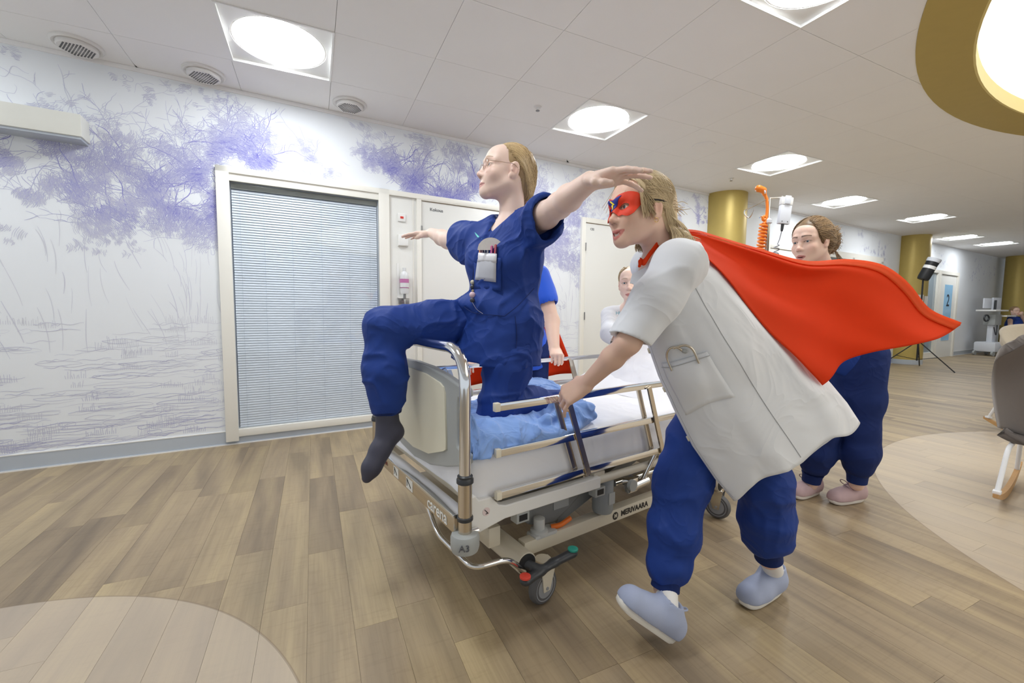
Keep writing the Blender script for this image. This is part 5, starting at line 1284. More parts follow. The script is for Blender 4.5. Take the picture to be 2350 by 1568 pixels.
# --- glasses
M_gm = mat('rose_gold', (0.80, 0.62, 0.48), rough=0.2, metal=1.0)
g = MB()
for s in (-1, 1):
    g.tube([h((0.034*s+0.0245*math.cos(a), 0.0965-0.10*(0.034*s+0.0245*math.cos(a))**2*3, -0.004+0.0215*math.sin(a))) for a in np.linspace(0, 2*math.pi, 29)[:-1]], 0.0008, n=6, closed=True)
    g.tube(bez([h((0.0585*s, 0.086, 0.004)), h((0.075*s, 0.04, 0.006)), h((0.0795*s, -0.005, 0.010)), h((0.079*s, -0.028, -0.004))], 6), 0.0009, n=6)
    g.tube([h((0.012*s, 0.0955, -0.008)), h((0.0085*s, 0.0925, -0.016))], 0.0007, n=5)
g.tube(bez([h((-0.0105, 0.0965, 0.002)), h((0, 0.099, 0.006)), h((0.0105, 0.0965, 0.002))], 5), 0.0009, n=6)
gl = g.build('glasses', M_gm, nurse)
M_lens = bpy.data.materials.new('clear_lens'); M_lens.use_nodes = True; _nt = M_lens.node_tree
_a = N(_nt, 'ShaderNodeBsdfTransparent'); _g = N(_nt, 'ShaderNodeBsdfGlossy', Roughness=0.03); _z = N(_nt, 'ShaderNodeTexNoise', Scale=4.0); _m = N(_nt, 'ShaderNodeMixShader')
_a.inputs[0].default_value = (0.97, 0.96, 0.96, 1); _q = N(_nt, 'ShaderNodeMath', operation='MULTIPLY'); _nt.links.new(_z.outputs[0], _q.inputs[0]); _q.inputs[1].default_value = 0.16
_nt.links.new(_q.outputs[0], _m.inputs[0]); _nt.links.new(_a.outputs[0], _m.inputs[1]); _nt.links.new(_g.outputs[0], _m.inputs[2]); _nt.links.new(_m.outputs[0], _nt.nodes['Material Output'].inputs[0])
for s in (-1, 1):
    q = MB(); q.lathe([(0.0, 0.0006), (0.0240, 0.0), (0.0238, -0.0006)], h((0.034*s, 0.0960-0.00035, -0.004)), ax=unit(np.array([0.10*s, 1, 0]) @ NHA), n=28); q.build('lens', M_lens, gl)

# --- chest pocket with a clear card sleeve, pens, logo, badge cord
def tun_hit(px, py, off=0.0): p = first_hit(NTUN, px, py); return p+unit(CAM-p)*off
def tun_patch(quad, n, m, off, bulge=0.0):
    q = np.array(quad, float); G = []
    for a in np.linspace(0, 1, n):
        row = []
        for b in np.linspace(0, 1, m):
            c = (1-a)*(1-b)*q[0]+a*(1-b)*q[1]+a*b*q[2]+(1-a)*b*q[3]; row.append(tun_hit(c[0], c[1], off+bulge*math.sin(math.pi*a)*math.sin(math.pi*b)))
        G.append(row)
    return G
G = tun_patch([(1098, 580), (1139, 582), (1138, 648), (1090, 642)], 7, 8, 0.013, 0.004)
MB().sheet(G, thick=0.0016).build('card_sleeve', mat('clear_sleeve', srgb(206, 208, 216), rough=0.25, var=0.05, scale=40), nurse, smooth=180)
G = tun_patch([(1098, 581), (1140, 583), (1139, 604), (1096, 601)], 6, 4, 0.0150, 0.004)
MB().sheet(G, thick=0.001).build('printed_card', mat('card_white', srgb(228, 228, 232), rough=0.4, var=0.10, scale=300), nurse, smooth=180)
cc = tun_hit(1126, 574, 0.011); fan = [cc+_R*0.048*math.cos(a)+_U*0.046*math.sin(a) for a in np.linspace(0.0, math.pi, 18)]
P2 = [q-unit(CAM-cc)*0.0012 for q in fan]; n = len(fan)
MB().add(fan+P2, [tuple(range(n)), tuple(range(n, 2*n))[::-1]]+[(i, (i+1) % n, n+(i+1) % n, n+i) for i in range(n)]).build('pocket_fan_card', mat('fan_card', srgb(214, 210, 206), rough=0.4, var=0.08, scale=120), nurse)
G = tun_patch([(1088, 590), (1150, 592), (1150, 668), (1088, 662)], 8, 9, 0.007, 0.004); MB().sheet(G, thick=0.003).build('chest_pocket', M_navy, nurse, smooth=180)
MB().tube([tun_hit(1090+4*k, 534+6.5*math.sin(k*0.55)+2.2*k, 0.009) for k in range(5)], [0.001, 0.0035, 0.0045, 0.003, 0.001], n=6).build('logo_mark', mat('logo_teal', srgb(60, 190, 190), rough=0.5), nurse)
text_mesh('logo_text', 'HUS', 0.016, tun_hit(1092, 549, 0.010), unit(_R*0.8-_F*0.5), unit(_U), mat('logo_blue', srgb(70, 120, 200), rough=0.6), nurse)
PENS = [(1101, 560, (1103, 600), srgb(240, 150, 40), 'orange pen leftmost in the chest pocket'), (1107, 562, (1108, 602), srgb(120, 70, 40), 'brown pen second from left in the chest pocket'),
        (1113, 566, (1113, 608), srgb(60, 60, 70), 'dark metal pen with long clip in the chest pocket'), (1120, 563, (1119, 604), srgb(200, 200, 205), 'grey pen in the middle of the chest pocket'),
        (1129, 564, (1127, 604), srgb(236, 60, 150), 'pink-topped pen in the chest pocket'), (1138, 561, (1134, 604), srgb(214, 40, 50), 'red pen rightmost in the chest pocket')]
for (x, y, lo_, c, lab) in PENS:
    a, b = tun_hit(x, y, 0.017), tun_hit(lo_[0], lo_[1], 0.010); t = thing('pen', b, lab, 'pen', 'pens in the chest pocket')
    pm_ = mat('pen_%d_%d' % (x, y), c, rough=0.3); d = unit(b-a)
    MB().lathe([(0.0022, 0.0), (0.0042, 0.002), (0.0042, np.linalg.norm(b-a)), (0.002, np.linalg.norm(b-a)+0.008)], a, ax=d, n=12).build('pen_barrel', pm_, t)
    q = a+unit(CAM-a)*0.006; MB().tube([q+d*0.001, q+d*0.034], 0.0012, n=6).build('pen_clip', M_chrome, t)
cord = [tun_hit(x, y, 0.006) for (x, y) in ((1134, 512), (1122, 530), (1102, 560), (1092, 590), (1087, 620), (1085, 642))]
MB().tube(bez(cord, 5), 0.0012, n=6).build('badge_cord', M_black, nurse)
for (x, y, r_, c, nm) in ((1085, 648, 0.0095, srgb(206, 200, 176), 'bead_ivory'), (1085, 659, 0.0100, srgb(52, 56, 66), 'bead_black'), (1085, 668, 0.0055, srgb(180, 160, 120), 'bead_gold'), (1084, 677, 0.0120, srgb(226, 196, 206), 'bead_pink'), (1084, 689, 0.0095, srgb(60, 62, 74), 'bead_charcoal')):
    p = tun_hit(x, y, 0.010); MB().lathe([(r_*math.sin(a), -r_*math.cos(a)) for a in np.linspace(0.1, 3.04, 9)], p, n=16).build(nm, mat(nm, c, rough=0.35), nurse, smooth=180)
MB().tube(bez([tun_hit(1084, 694, 0.012), tun_hit(1094, 710, 0.014), tun_hit(1108, 720, 0.010)], 6), 0.0009, n=6).build('badge_wire', M_chrome, nurse)
for nm, pts in (('pocket_seam', ((1064, 704), (1082, 716), (1108, 722), (1140, 724), (1158, 726))), ('pocket_seam', ((1158, 726), (1190, 700), (1226, 662))), ('front_seam', ((1182, 726), (1186, 770), (1184, 800)))):
    MB().tube([tun_hit(x, y, 0.004) for x, y in bez([np.array(q+(0,), float) for q in pts], 6) for x, y in [(x, y)]] if False else [tun_hit(q[0], q[1], 0.005) for q in bez([np.array(p_+(0,), float) for p_ in pts], 6)], 0.0016, n=6).build(nm, M_navy2, nurse)
# ================================================================== PERSON 2: masked pusher in a white coat with a red cape
mHd = at(1466, 486, 1.39); ph = math.radians(22)
MHA = frame(y=-_R*math.cos(ph)-_F*math.sin(ph)-_U*0.03, z=_U+_R*0.06)
mNk = at(1528, 588, 1.43); mPv = at(1672, 880, 1.50)
mZ = unit(mNk-mPv); mX = unit(_F-mZ*np.dot(_F, mZ)); mY = np.cross(mZ, mX); MA = np.array([mX, mY, mZ])
mSL = at(1556, 606, 1.29); mEL = at(1442, 786, 1.28); mWL = at(1346, 880, 1.43)
mSR = at(1500, 612, 1.57); mER = at(1545, 770, 1.66); mWR = at(1585, 856, 1.62)
S = head_prims(Solid(), mHd, MHA, 1.0, smile=1.0, mouth=1.0, eye_h=0.0050, neck_to=mNk)
MHEAD = S
S.at(np.zeros(3)); S.ell(mNk-mZ*0.05, (0.11, 0.11, 0.09), k=0.03); S.cut(mNk-mZ*0.12, -mZ)
hd = S.mesh(0.0027)
S = Solid(); S.chain([mSL, lerp(mSL, mEL, 0.5), mEL, lerp(mEL, mWL, 0.35), mWL], [0.050, 0.042, 0.035, 0.034, 0.025], k=0.02)
hand_prims(S, mWL, at(1298, 908, 1.475)-mWL, unit(-_F*0.80+_U*0.62-_R*0.05), 1, sc=1.04, curl=[(40, 42, 22), (36, 40, 22), (30, 36, 22), (20, 18, 12)], spread=(0.12, 0.03, -0.08, -0.30),
           thumb=[(0.024, 0.018, -0.010), (0.048, 0.042, -0.026), (0.056, 0.066, -0.044), (0.054, 0.082, -0.058)])
S.at(np.zeros(3)); S.chain([mSR, mER, mWR], [0.05, 0.04, 0.027], k=0.02); hand_prims(S, mWR, at(1600, 900, 1.60)-mWR, unit(_F), 1, sc=0.93, curl=[(30, 40, 20)]*4)
ar = S.mesh(0.0033)
mHL, mHR = mPv-mX*0.085, mPv+mX*0.085
kF, aF = at(1565, 1105, 1.47), at(1526, 1352, 1.415)          # forward (far) leg
kB, aB = at(1758, 1110, 1.45), at(1764, 1282, 1.535)           # rear (near) leg
S = Solid().at(mPv, MA); S.ell((0, 0, 0.03), (0.15, 0.11, 0.13), k=0.05).ell((0, 0, 0.24), (0.13, 0.095, 0.16), k=0.05); S.at(np.zeros(3)); S.chain([mHR, kF, aF], [0.075, 0.052, 0.038], k=0.03).chain([mHL, kB, aB], [0.075, 0.052, 0.038], k=0.03)
tk = S.mesh(0.009)
heelF = np.array(on_z(1532, 1447, 0.0))
masked = mesh_object('person', [hd, ar, tk], M_skin, None, colour=face_colour(mHd, MHA, 1.0, brow=srgb(150, 120, 92), smile=1.0, mouth=1.0, lips=srgb(198, 112, 108), skin=srgb(230, 193, 172)), origin=np.array([1.3, 1.0, 0.0]),
                     label='masked person in white coat and flying red cape pushing the bed', cat='person')
eyes(masked, mHd, MHA, 1.0, look=(0.05, 1, 0.02))
hm = L2W(mHd, MHA)
m = MB()
for k in range(8):
    x = (k-3.5)*0.0056; y = 0.0868-6.5*x*x; m.box((x-0.0026, y-0.005, -0.0860+abs(x)*0.10), (x+0.0026, y+0.0005, -0.0745+abs(x)*0.12), M=hm, bev=0.0008)
m.build('teeth', M_teeth, masked)
# --- sleeves and shoulders of the coat
S = Solid()
S.chain([mSL-mZ*0.01, lerp(mSL, mEL, 0.45), lerp(mSL, mEL, 0.98)], [0.072, 0.070, 0.063], k=0.03, flat=(_F, 1.05)); S.chain([mSR, lerp(mSR, mER, 0.6), lerp(mSR, mER, 0.98)], [0.075, 0.068, 0.060], k=0.03)
S.chain([mSL+mZ*0.005, mNk-mZ*0.040-mY*0.02, mSR+mZ*0.005], [0.070, 0.080, 0.068], k=0.04)
for (a, b) in ((mSL, mEL), (mSR, mER)): S.cap(lerp(a, b, 0.84), lerp(a, b, 1.25), 0.043, 0.052, k=0.004, op='sub')
S.cap(mNk-mZ*0.02, mNk+mZ*0.10+mY*0.02, 0.060, 0.070, k=0.006, op='sub')
sf = folds(mSL, frame(y=unit(mEL-mSL), z=_U), 13, 5, 13, 0.0085, 81, 4)
S.cut(lerp(mSL, mEL, 0.965), unit(unit(mEL-mSL)*0.96+_R*0.20)); 
mesh_object('coat_sleeves', [S.mesh(0.0050, disp=sf)], M_coat, masked)
# --- coat body: loft between the front edge and the back line, flying backwards
fr = [(1496, 590), (1476, 622), (1466, 668), (1472, 726), (1490, 800), (1512, 866), (1546, 940), (1590, 1026), (1640, 1098), (1682, 1146)]
bk = [(1560, 556), (1604, 572), (1658, 620), (1712, 688), (1764, 744), (1812, 792), (1858, 836), (1904, 886), (1940, 932), (1968, 978)]
bw = [0.06, 0.125, 0.168, 0.182, 0.184, 0.182, 0.160, 0.155, 0.145, 0.135]
dF = [1.43, 1.43, 1.44, 1.45, 1.45, 1.45, 1.44, 1.43, 1.42, 1.41]; dB = [1.43, 1.43, 1.44, 1.45, 1.46, 1.47, 1.47, 1.47, 1.47, 1.47]
NT, NTH = 64, 110
lv = np.linspace(0, 9, NT); ip = lambda a: np.array([np.interp(lv, range(10), [q[i] for q in a]) for i in range(2)]).T
frp, bkp = ip(fr), ip(bk); bwp = np.interp(lv, range(10), bw); dfp = np.interp(lv, range(10), dF); dbp = np.interp(lv, range(10), dB)
G = np.zeros((NTH, NT, 3))
for j in range(NT):
    a, b = at(frp[j, 0], frp[j, 1], dfp[j]), at(bkp[j, 0], bkp[j, 1], dbp[j]); t = j/(NT-1); c = (a+b)/2; e1 = (a-b)/2; vd = unit(c-CAM)
    for i in range(NTH):
        th = (i/(NTH-1))*(2*math.pi-0.5*min(1, t*1.6)); r = 1.0
        lo_ = max(0.0, (t-0.25)/0.75)
        r += lo_*(0.06*math.sin(th*4.0+1.2+t*1.5)+0.035*math.sin(th*7.3+t*4.0)+0.02*math.sin(th*13+t*3))*math.sin(min(math.pi, th))**0.5 if 0 < th < math.pi else lo_*0.05*math.sin(th*5)
        G[i, j] = c+e1*math.cos(th)-vd*bwp[j]*math.sin(th)*r+0.012*lo_*_U*math.sin(th*6+2*t)
Q = (G-mPv) @ MA.T
G += (-_F)[None, None, :]*(0.006*vnoise(Q*np.array([6, 14, 5]), 91)+0.006*(1-np.abs(vnoise(Q*np.array([5, 11, 4])+4, 93)))**4)[..., None]
CG = G.copy()
coat = MB().sheet(G, thick=0.004).build('coat_body', M_coat, masked, smooth=180)
# placket edge, buttons, seam lines, pocket
def coat_pt(th, t, off=0.0):
    i = th/(2*math.pi-0.5*min(1, t*1.6))*(NTH-1); j = t*(NT-1); i0, j0 = int(min(max(i, 0), NTH-2)), int(min(max(j, 0), NT-2)); fi, fj = i-i0, j-j0
    p = (CG[i0, j0]*(1-fi)+CG[i0+1, j0]*fi)*(1-fj)+(CG[i0, j0+1]*(1-fi)+CG[i0+1, j0+1]*fi)*fj
    du = CG[i0+1, j0]-CG[i0, j0]; dv = CG[i0, j0+1]-CG[i0, j0]; n = unit(np.cross(du, dv)); n = n if np.dot(n, CAM-p) > 0 else -n
    return p+n*off, n
for t_ in (0.455, 0.60, 0.755):
    p, n = coat_pt(0.20, t_, 0.004); MB().lathe([(0.0, 0.003), (0.008, 0.003), (0.0095, 0.001), (0.0095, -0.002)], p, ax=n, n=20).build('coat_button', mat('button_ivory', srgb(226, 222, 200), rough=0.35), coat)
M_seam = mat('coat_seam', srgb(176, 178, 182), rough=0.8)
MB().tube([coat_pt(1.78-0.12*q, 0.14+0.84*q, 0.0025)[0] for q in np.linspace(0, 1, 40)], 0.0013, n=5).build('side_seam', M_seam, coat)
MB().tube([coat_pt(0.42, 0.40+0.58*q, 0.0022)[0] for q in np.linspace(0, 1, 30)], 0.0010, n=5).build('placket_seam', M_seam, coat)
PG = [[coat_pt(0.62+0.80*a, 0.500+0.185*b-0.012*math.sin(a*math.pi)*(1-b)*-1, 0.007+0.016*math.sin(math.pi*a)*math.sin(math.pi*min(1, b*1.1)))[0] for b in np.linspace(0, 1, 14)] for a in np.linspace(0, 1, 16)]
MB().sheet(PG, thick=0.003).build('coat_pocket', M_coat, coat, smooth=180)
MB().tube([coat_pt(0.62+0.80*a, 0.515+0.012*math.sin(a*math.pi), 0.012+0.016*math.sin(math.pi*a)*0.2)[0] for a in np.linspace(0, 1, 16)], 0.0014, n=5).build('pocket_hem', M_seam, coat)
# collar and lapel
c0 = mNk+mZ*0.006
G2 = []
for a in np.linspace(-2.5, 2.5, 30):
    d = mY*math.cos(a)+mX*math.sin(a)*1.0; rr = 0.066; fallf = 0.018+0.014*abs(math.cos(a/2))
    base = c0+d*rr*np.array([1, 1, 1])-mZ*0.012*math.cos(a)
    d2 = -mY*math.cos(a)*-1
    G2.append([c0-mY*math.cos(a)*0.058+mX*math.sin(a)*0.064+mZ*(0.020), c0-mY*math.cos(a)*0.066+mX*math.sin(a)*0.074+mZ*0.010, c0-mY*math.cos(a)*0.078+mX*math.sin(a)*0.088-mZ*0.018])
MB().sheet(G2, thick=0.004).build('coat_collar', M_coat, masked, smooth=180)
lp = [(1484, 612, 1.385), (1452, 628, 1.40), (1446, 650, 1.41), (1458, 652, 1.41), (1452, 690, 1.41), (1464, 735, 1.40), (1476, 700, 1.375)]
P = [at(*q) for q in lp]; P2 = [q+_F*0.005 for q in P]; n = len(P)
MB().add(P+P2, [tuple(range(n)), tuple(range(n, 2*n))[::-1]]+[(i, (i+1) % n, n+(i+1) % n, n+i) for i in range(n)]).build('coat_lapel', M_coat, masked, smooth=30)
# --- trousers with knitted cuffs
S = Solid().at(mPv, MA); S.ell((0, 0, -0.02), (0.14, 0.12, 0.12), k=0.04).at(np.zeros(3))
S.chain([mHR, lerp(mHR, kF, 0.6), kF, lerp(kF, aF, 0.45), lerp(kF, aF, 0.80)], [0.092, 0.094, 0.088, 0.084, 0.056], k=0.03); S.chain([mHL, lerp(mHL, kB, 0.6), kB, lerp(kB, aB, 0.45), lerp(kB, aB, 0.78)], [0.082, 0.084, 0.080, 0.078, 0.056], k=0.03)
S.ell(lerp(kF, aF, 0.76), (0.070, 0.070, 0.045), k=0.03); S.ell(lerp(kB, aB, 0.72), (0.072, 0.072, 0.045), k=0.03)
g1 = folds(kF, np.eye(3), 9, 9, 8, 0.0090, 101, 4); g2 = folds(aF, np.eye(3), 16, 16, 7, 0.006, 103, 4)
mesh_object('trousers', [S.mesh(0.0064, disp=lambda P: g1(P)+g2(P))], M_navy, masked)
for (k_, a_) in ((kF, aF), (kB, aB)):
    d = unit(a_-k_); L_ = np.linalg.norm(a_-k_); p = lerp(k_, a_, 0.84)
    MB().lathe([(0.050, -0.01), (0.052, 0.0), (0.046, 0.012), (0.045, L_*0.11), (0.046, L_*0.155), (0.040, L_*0.16)], p, ax=d, n=32).build('trouser_cuff', M_navy2, masked, smooth=60)
# --- slip-on shoes
def shoe(parent, heel, toe_dir, up, L, upper_mat, sole_mat, sock_mat, ankle, ay=0.046, width=0.042):
    y = unit(toe_dir); z = unit(np.array(up)-y*np.dot(up, y)); x = np.cross(y, z); A = np.array([x, y, z])
    S = Solid().at(heel, A)
    S.chain([(0, 0.028, 0.058), (0, 0.075, 0.062), (0, 0.145, 0.047), (0.004, L-0.044, 0.040)], [0.034, 0.036, 0.038, 0.037], k=0.03); S.chain([(0, 0.03, 0.035), (0.004, L-0.045, 0.030)], [0.034, 0.040], k=0.03)
    S.at(np.zeros(3)); ank = np.array(ankle); S.cap(np.array(heel)+(np.array([0, lerp(0.048, ay, 0.5), 0.072]) @ A), np.array(heel)+(np.array([0, ay, 0.105]) @ A), 0.042, 0.040, k=0.03); S.at(heel, A)
    S.cap((0, ay, 0.10), (0, ay, 0.16), 0.034, 0.040, k=0.006, op='sub'); S.cut((0, 0, 0.024), (0, 0, -1)); S.cut((0, ay-0.046, 0.118), (0, -0.25, 1))
    up_ = mesh_object('shoe_upper', [S.mesh(0.0038)], upper_mat, parent)
    W = []; n = 48
    for i in range(n):
        t = 2*math.pi*i/n; yy = L/2-(L/2-0.003)*math.cos(t); ww = (width*0.86+width*0.16*(yy/L))*abs(math.sin(t))**0.62*(1 if math.sin(t) >= 0 else -1)
        W.append((ww+0.005*math.sin(math.pi*yy/L), yy))
    V = []; Fc = []
    prof = [(0.93, 0.0, 0), (1.0, 0.006, 0), (1.02, 0.016, 0), (1.0, 0.028, 0), (0.90, 0.030, 0)]
    for (s_, h_, _q) in prof:
        for (a, b) in W:
            tl = 0.006*max(0.0, (b-L*0.7)/(L*0.3))**2+0.004*math.sin(math.pi*b/L); V.append(np.array(heel)+np.array([a*s_, L/2+(b-L/2)*s_, h_+tl]) @ A)
    for k in range(len(prof)-1):
        for i in range(n): j = (i+1) % n; Fc.append((k*n+i, k*n+j, (k+1)*n+j, (k+1)*n+i))
    Fc.append(tuple(range(n))[::-1]); Fc.append(tuple((len(prof)-1)*n+i for i in range(n)))
    MB().add(V, Fc).build('shoe_sole', sole_mat, parent, smooth=50)
    if sock_mat is not None:
        q = Solid(); b = np.array(heel)+(np.array([0, ay, 0.085]) @ A); q.cap(b, lerp(np.array(heel)+(np.array([0, ay, 0.125]) @ A), ankle, 0.75), 0.0360, 0.0335, k=0.02); mesh_object('sock', [q.mesh(0.005)], sock_mat, parent)
    return A, up_
M_shoe = mat('lilac_knit', srgb(168, 178, 206), rough=0.8, var=0.05, bump=0.25, bscale=420, stretch=(1, 1, 3)); M_sole = mat('white_foam', srgb(236, 234, 228), rough=0.55, var=0.03); M_sock = mat('white_sock', srgb(238, 236, 234), rough=0.85, bump=0.1, bscale=600)
tF = at(1400, 1378, 1.335); hF = at(1541, 1441, 1.375); hF[2] = 0.012
AF, uF = shoe(masked, hF, tF-hF, unit(np.array([0, 0, 1.0])), 0.250, M_shoe, M_sole, M_sock, aF, ay=0.092)
hB = np.array(on_z(1788, 1352, 0.0)); hB[2] = 0.0; tB = np.array(on_z(1712, 1395, 0.0))
AB, uB = shoe(masked, hB, np.array([tB[0]-hB[0], tB[1]-hB[1], 0.0]), (0, 0, 1), 0.235, M_shoe, M_sole, M_sock, aB)
MB().tube(bez([hF+np.array([0.006, 0.056, 0.098]) @ AF, hF+np.array([0.006, 0.030, 0.116]) @ AF, hF+np.array([-0.006, 0.030, 0.116]) @ AF, hF+np.array([-0.006, 0.056, 0.098]) @ AF], 5), 0.003, n=6).build('heel_loop', M_shoe, uF)
# --- eye mask following the face
def radial(th, z, off):
    th, z = np.broadcast_arrays(np.asarray(th, float), np.asarray(z, float)); dirs = np.stack([np.sin(th), np.cos(th), 0*th], -1); base = np.stack([0*th, 0*th+0.0, z], -1)
    lo = np.full(th.shape, 0.03); hi = np.full(th.shape, 0.16)
    for _ in range(14):
        md_ = (lo+hi)/2; P = mHd+(base+dirs*md_[..., None]) @ MHA; d = MHEAD.evald(P.reshape(-1, 3).astype(np.float32)).reshape(th.shape); ins_ = d < off; lo = np.where(ins_, md_, lo); hi = np.where(ins_, hi, md_)
    return mHd+(base+dirs*hi[..., None]) @ MHA
NTm, NZ = 150, 40
ths = np.linspace(-1.22, 1.22, NTm)
at_ = np.abs(ths); ztop = 0.034+0.010*np.exp(-((at_-0.55)/0.35)**2)-0.006*np.exp(-(at_/0.16)**2)-0.016*np.clip((at_-0.85)/0.37, 0, 1)
zbot = -0.010-0.022*np.exp(-((at_-0.55)/0.30)**2)+0.030*np.clip((at_-0.75)/0.47, 0, 1)-0.010*np.exp(-((at_-0.22)/0.10)**2)
TH = np.repeat(ths[:, None], NZ, 1); ZZ = zbot[:, None]+(ztop-zbot)[:, None]*np.linspace(0, 1, NZ)[None, :]
def mask_shell(TH, ZZ, off, hole=True):
    R_ = radial(TH, ZZ, off)
    # flatten the eye hollows so the felt spans them
    lc = (R_-mHd) @ MHA.T; fl_ = 0.0815-0.55*lc[..., 0]**2*10; lc[..., 1] = np.maximum(lc[..., 1], np.where(np.abs(lc[..., 0]) < 0.055, fl_, -1)); return mHd+lc @ MHA
PA = mask_shell(TH, ZZ, 0.0022); PB = mask_shell(TH, ZZ, 0.0042)
lc = (PA-mHd) @ MHA.T; ho = (((np.abs(lc[..., 0])-0.0325)/0.0165)**2+((lc[..., 2]-0.0005-0.10*(np.abs(lc[..., 0])-0.0325))/0.0078)**2) < 1
V = np.concatenate([PB.reshape(-1, 3), PA.reshape(-1, 3)]); nn = NTm*NZ; Fc = []
keep = np.zeros((NTm-1, NZ-1), bool)
for i in range(NTm-1):
    for j in range(NZ-1):
        keep[i, j] = not (ho[i, j] or ho[i+1, j] or ho[i, j+1] or ho[i+1, j+1])
def inside(i, j): return 0 <= i < NTm-1 and 0 <= j < NZ-1 and keep[i, j]
for i in range(NTm-1):
    for j in range(NZ-1):
        if not keep[i, j]: continue
        q = (i*NZ+j, (i+1)*NZ+j, (i+1)*NZ+j+1, i*NZ+j+1); Fc += [q, tuple(nn+k for k in q[::-1])]
        for (a, b, di, dj) in ((q[0], q[1], 0, -1), (q[1], q[2], 1, 0), (q[2], q[3], 0, 1), (q[3], q[0], -1, 0)):
            if not inside(i+di, j+dj): Fc.append((b, a, nn+a, nn+b))
M_red = mat('red_felt', srgb(236, 66, 34), rough=0.6, var=0.05, scale=40, bump=0.05, bscale=600)
mk = MB().add(V, Fc).build('eye_mask', M_red, masked, smooth=60)
a_ = np.linspace(-1, 1, 25); b_ = np.linspace(0, 1, 16)
TT = a_[:, None]*0.36*b_[None, :]; zt = 0.027+0.007*np.abs(a_)[:, None]; Z2 = -0.011+(zt+0.011)*b_[None, :]
MB().sheet(mask_shell(TT, Z2, 0.0050), thick=0.0010).build('blue_emblem', mat('emblem_blue', srgb(28, 52, 150), rough=0.6), mk, smooth=180)
bolt = [(0.10, 0.027), (-0.08, 0.012), (-0.005, 0.011), (-0.055, -0.006), (0.085, 0.0125), (0.015, 0.0135), (0.15, 0.0265)]
pb = mask_shell(np.array([q[0] for q in bolt]), np.array([q[1] for q in bolt]), 0.0066); pb2 = pb-unit(np.array([0, 1, 0]) @ MHA)*0.0010; n = len(bolt)
MB().add(list(pb)+list(pb2), [(0, 1, 2, 5, 6), (2, 3, 4, 5), (n+6, n+5, n+2, n+1, n), (n+5, n+4, n+3, n+2)]+[(i, (i+1) % n, n+(i+1) % n, n+i) for i in range(n)]).build('yellow_bolt', mat('emblem_yellow', srgb(246, 226, 50), rough=0.55), mk, smooth=0)
eb = []
for s in (-1, 1):
    p0 = radial(np.array(1.20*s), np.array(0.016), 0.004); eb.append(bez([p0, hm((0.081*s, -0.02, 0.016)), hm((0.062*s, -0.085, 0.008)), hm((0.0, -0.118, 0.004))], 8))
MB().tube(eb[0]+eb[1][::-1][1:], 0.0032, n=6).build('elastic_band', M_black, mk)
# --- tousled blond hair tied in a small knot
M_blond2 = hair_mat('sandy_blond_hair', srgb(158, 134, 100), srgb(238, 217, 176))
S = Solid().at(mHd, MHA); S.ell((0, -0.024, 0.042), (0.082, 0.100, 0.088), k=0.02).ell((0, -0.085, -0.035), (0.066, 0.045, 0.070), k=0.04)
S.ell((0, 0.094, 0.018), (0.080, 0.070, 0.075), k=0.012, op='sub'); S.ell((0, 0.062, -0.07), (0.12, 0.088, 0.095), k=0.01, op='sub')
for s in (-1, 1): S.ell((0.082*s, -0.014, -0.020), (0.02, 0.020, 0.030), k=0.008, op='sub')
S.ell((0.0, -0.128, 0.020), (0.022, 0.022, 0.022), k=0.012)
MHAIR = S; hair = mesh_object('hair', [S.mesh(0.0036)], M_blond2, masked)
paths = []; rh = random.Random(12)
def onhair(p, k=1.0):
    c = np.array([0, -0.024, 0.042]); q = (p-c)/np.array([0.083, 0.101, 0.089]); r = np.linalg.norm(q); return c+(p-c)/r*k
paths2 = []
for i in range(1500):
    s = rh.choice((-1, 1)); a = rh.random(); kind = rh.random()
    st = np.array([rh.gauss(0.004, 0.004), 0.055-0.14*a, 0.125]); st = onhair(st, 1.0)
    if kind < 0.40:      # over the crown to the nape
        md1 = onhair(np.array([0.085*s, st[1]-0.035, 0.060+rh.gauss(0, 0.012)]), 1.01+rh.random()*0.02); en = np.array([0.066*s*rh.uniform(0.4, 1.05), -0.075-rh.random()*0.050, -0.055-rh.random()*0.060])
        pts = [st, onhair((st+md1)/2, 1.02), md1, onhair(np.array([0.076*s, -0.07, 0.0]), 1.02+0.03*rh.random()), en]
    elif kind < 0.72:    # swept back into the knot
        en = np.array([rh.gauss(0, 0.012), -0.125, 0.020+rh.gauss(0, 0.012)]); z0 = rh.uniform(-0.01, 0.12); st = onhair(np.array([0.08*s*math.sqrt(max(0.02, 1-(z0/0.13)**2)), 0.03, z0]), 1.01)
        pts = [st, onhair((st*0.6+en*0.4)*1.15, 1.01+rh.random()*0.02), onhair((st*0.25+en*0.75)*1.1, 1.015), en]
    else:                # fringe parted over the brow and temples
        st = onhair(np.array([rh.gauss(0.006, 0.008), 0.045-rh.random()*0.03, 0.13]), 1.02); e2 = np.array([s*(0.030+0.050*rh.random()), 0.085-0.05*rh.random(), 0.045-0.060*rh.random()])
        m1 = onhair(np.array([s*0.030+st[0], 0.065, 0.110]), 1.06); m2 = onhair(np.array([s*0.060, 0.050, 0.070]), 1.10); pts = [st, m1, m2, np.array([s*(0.072+0.012*rh.random()), 0.048-0.05*rh.random(), 0.02-0.065*rh.random()])] if rh.random() < 0.97 else [st, m1, e2*np.array([1, 1.15, 1])]
    (paths2 if kind < 0.72 else paths).append([hm(p) for p in bez(pts, 5)])
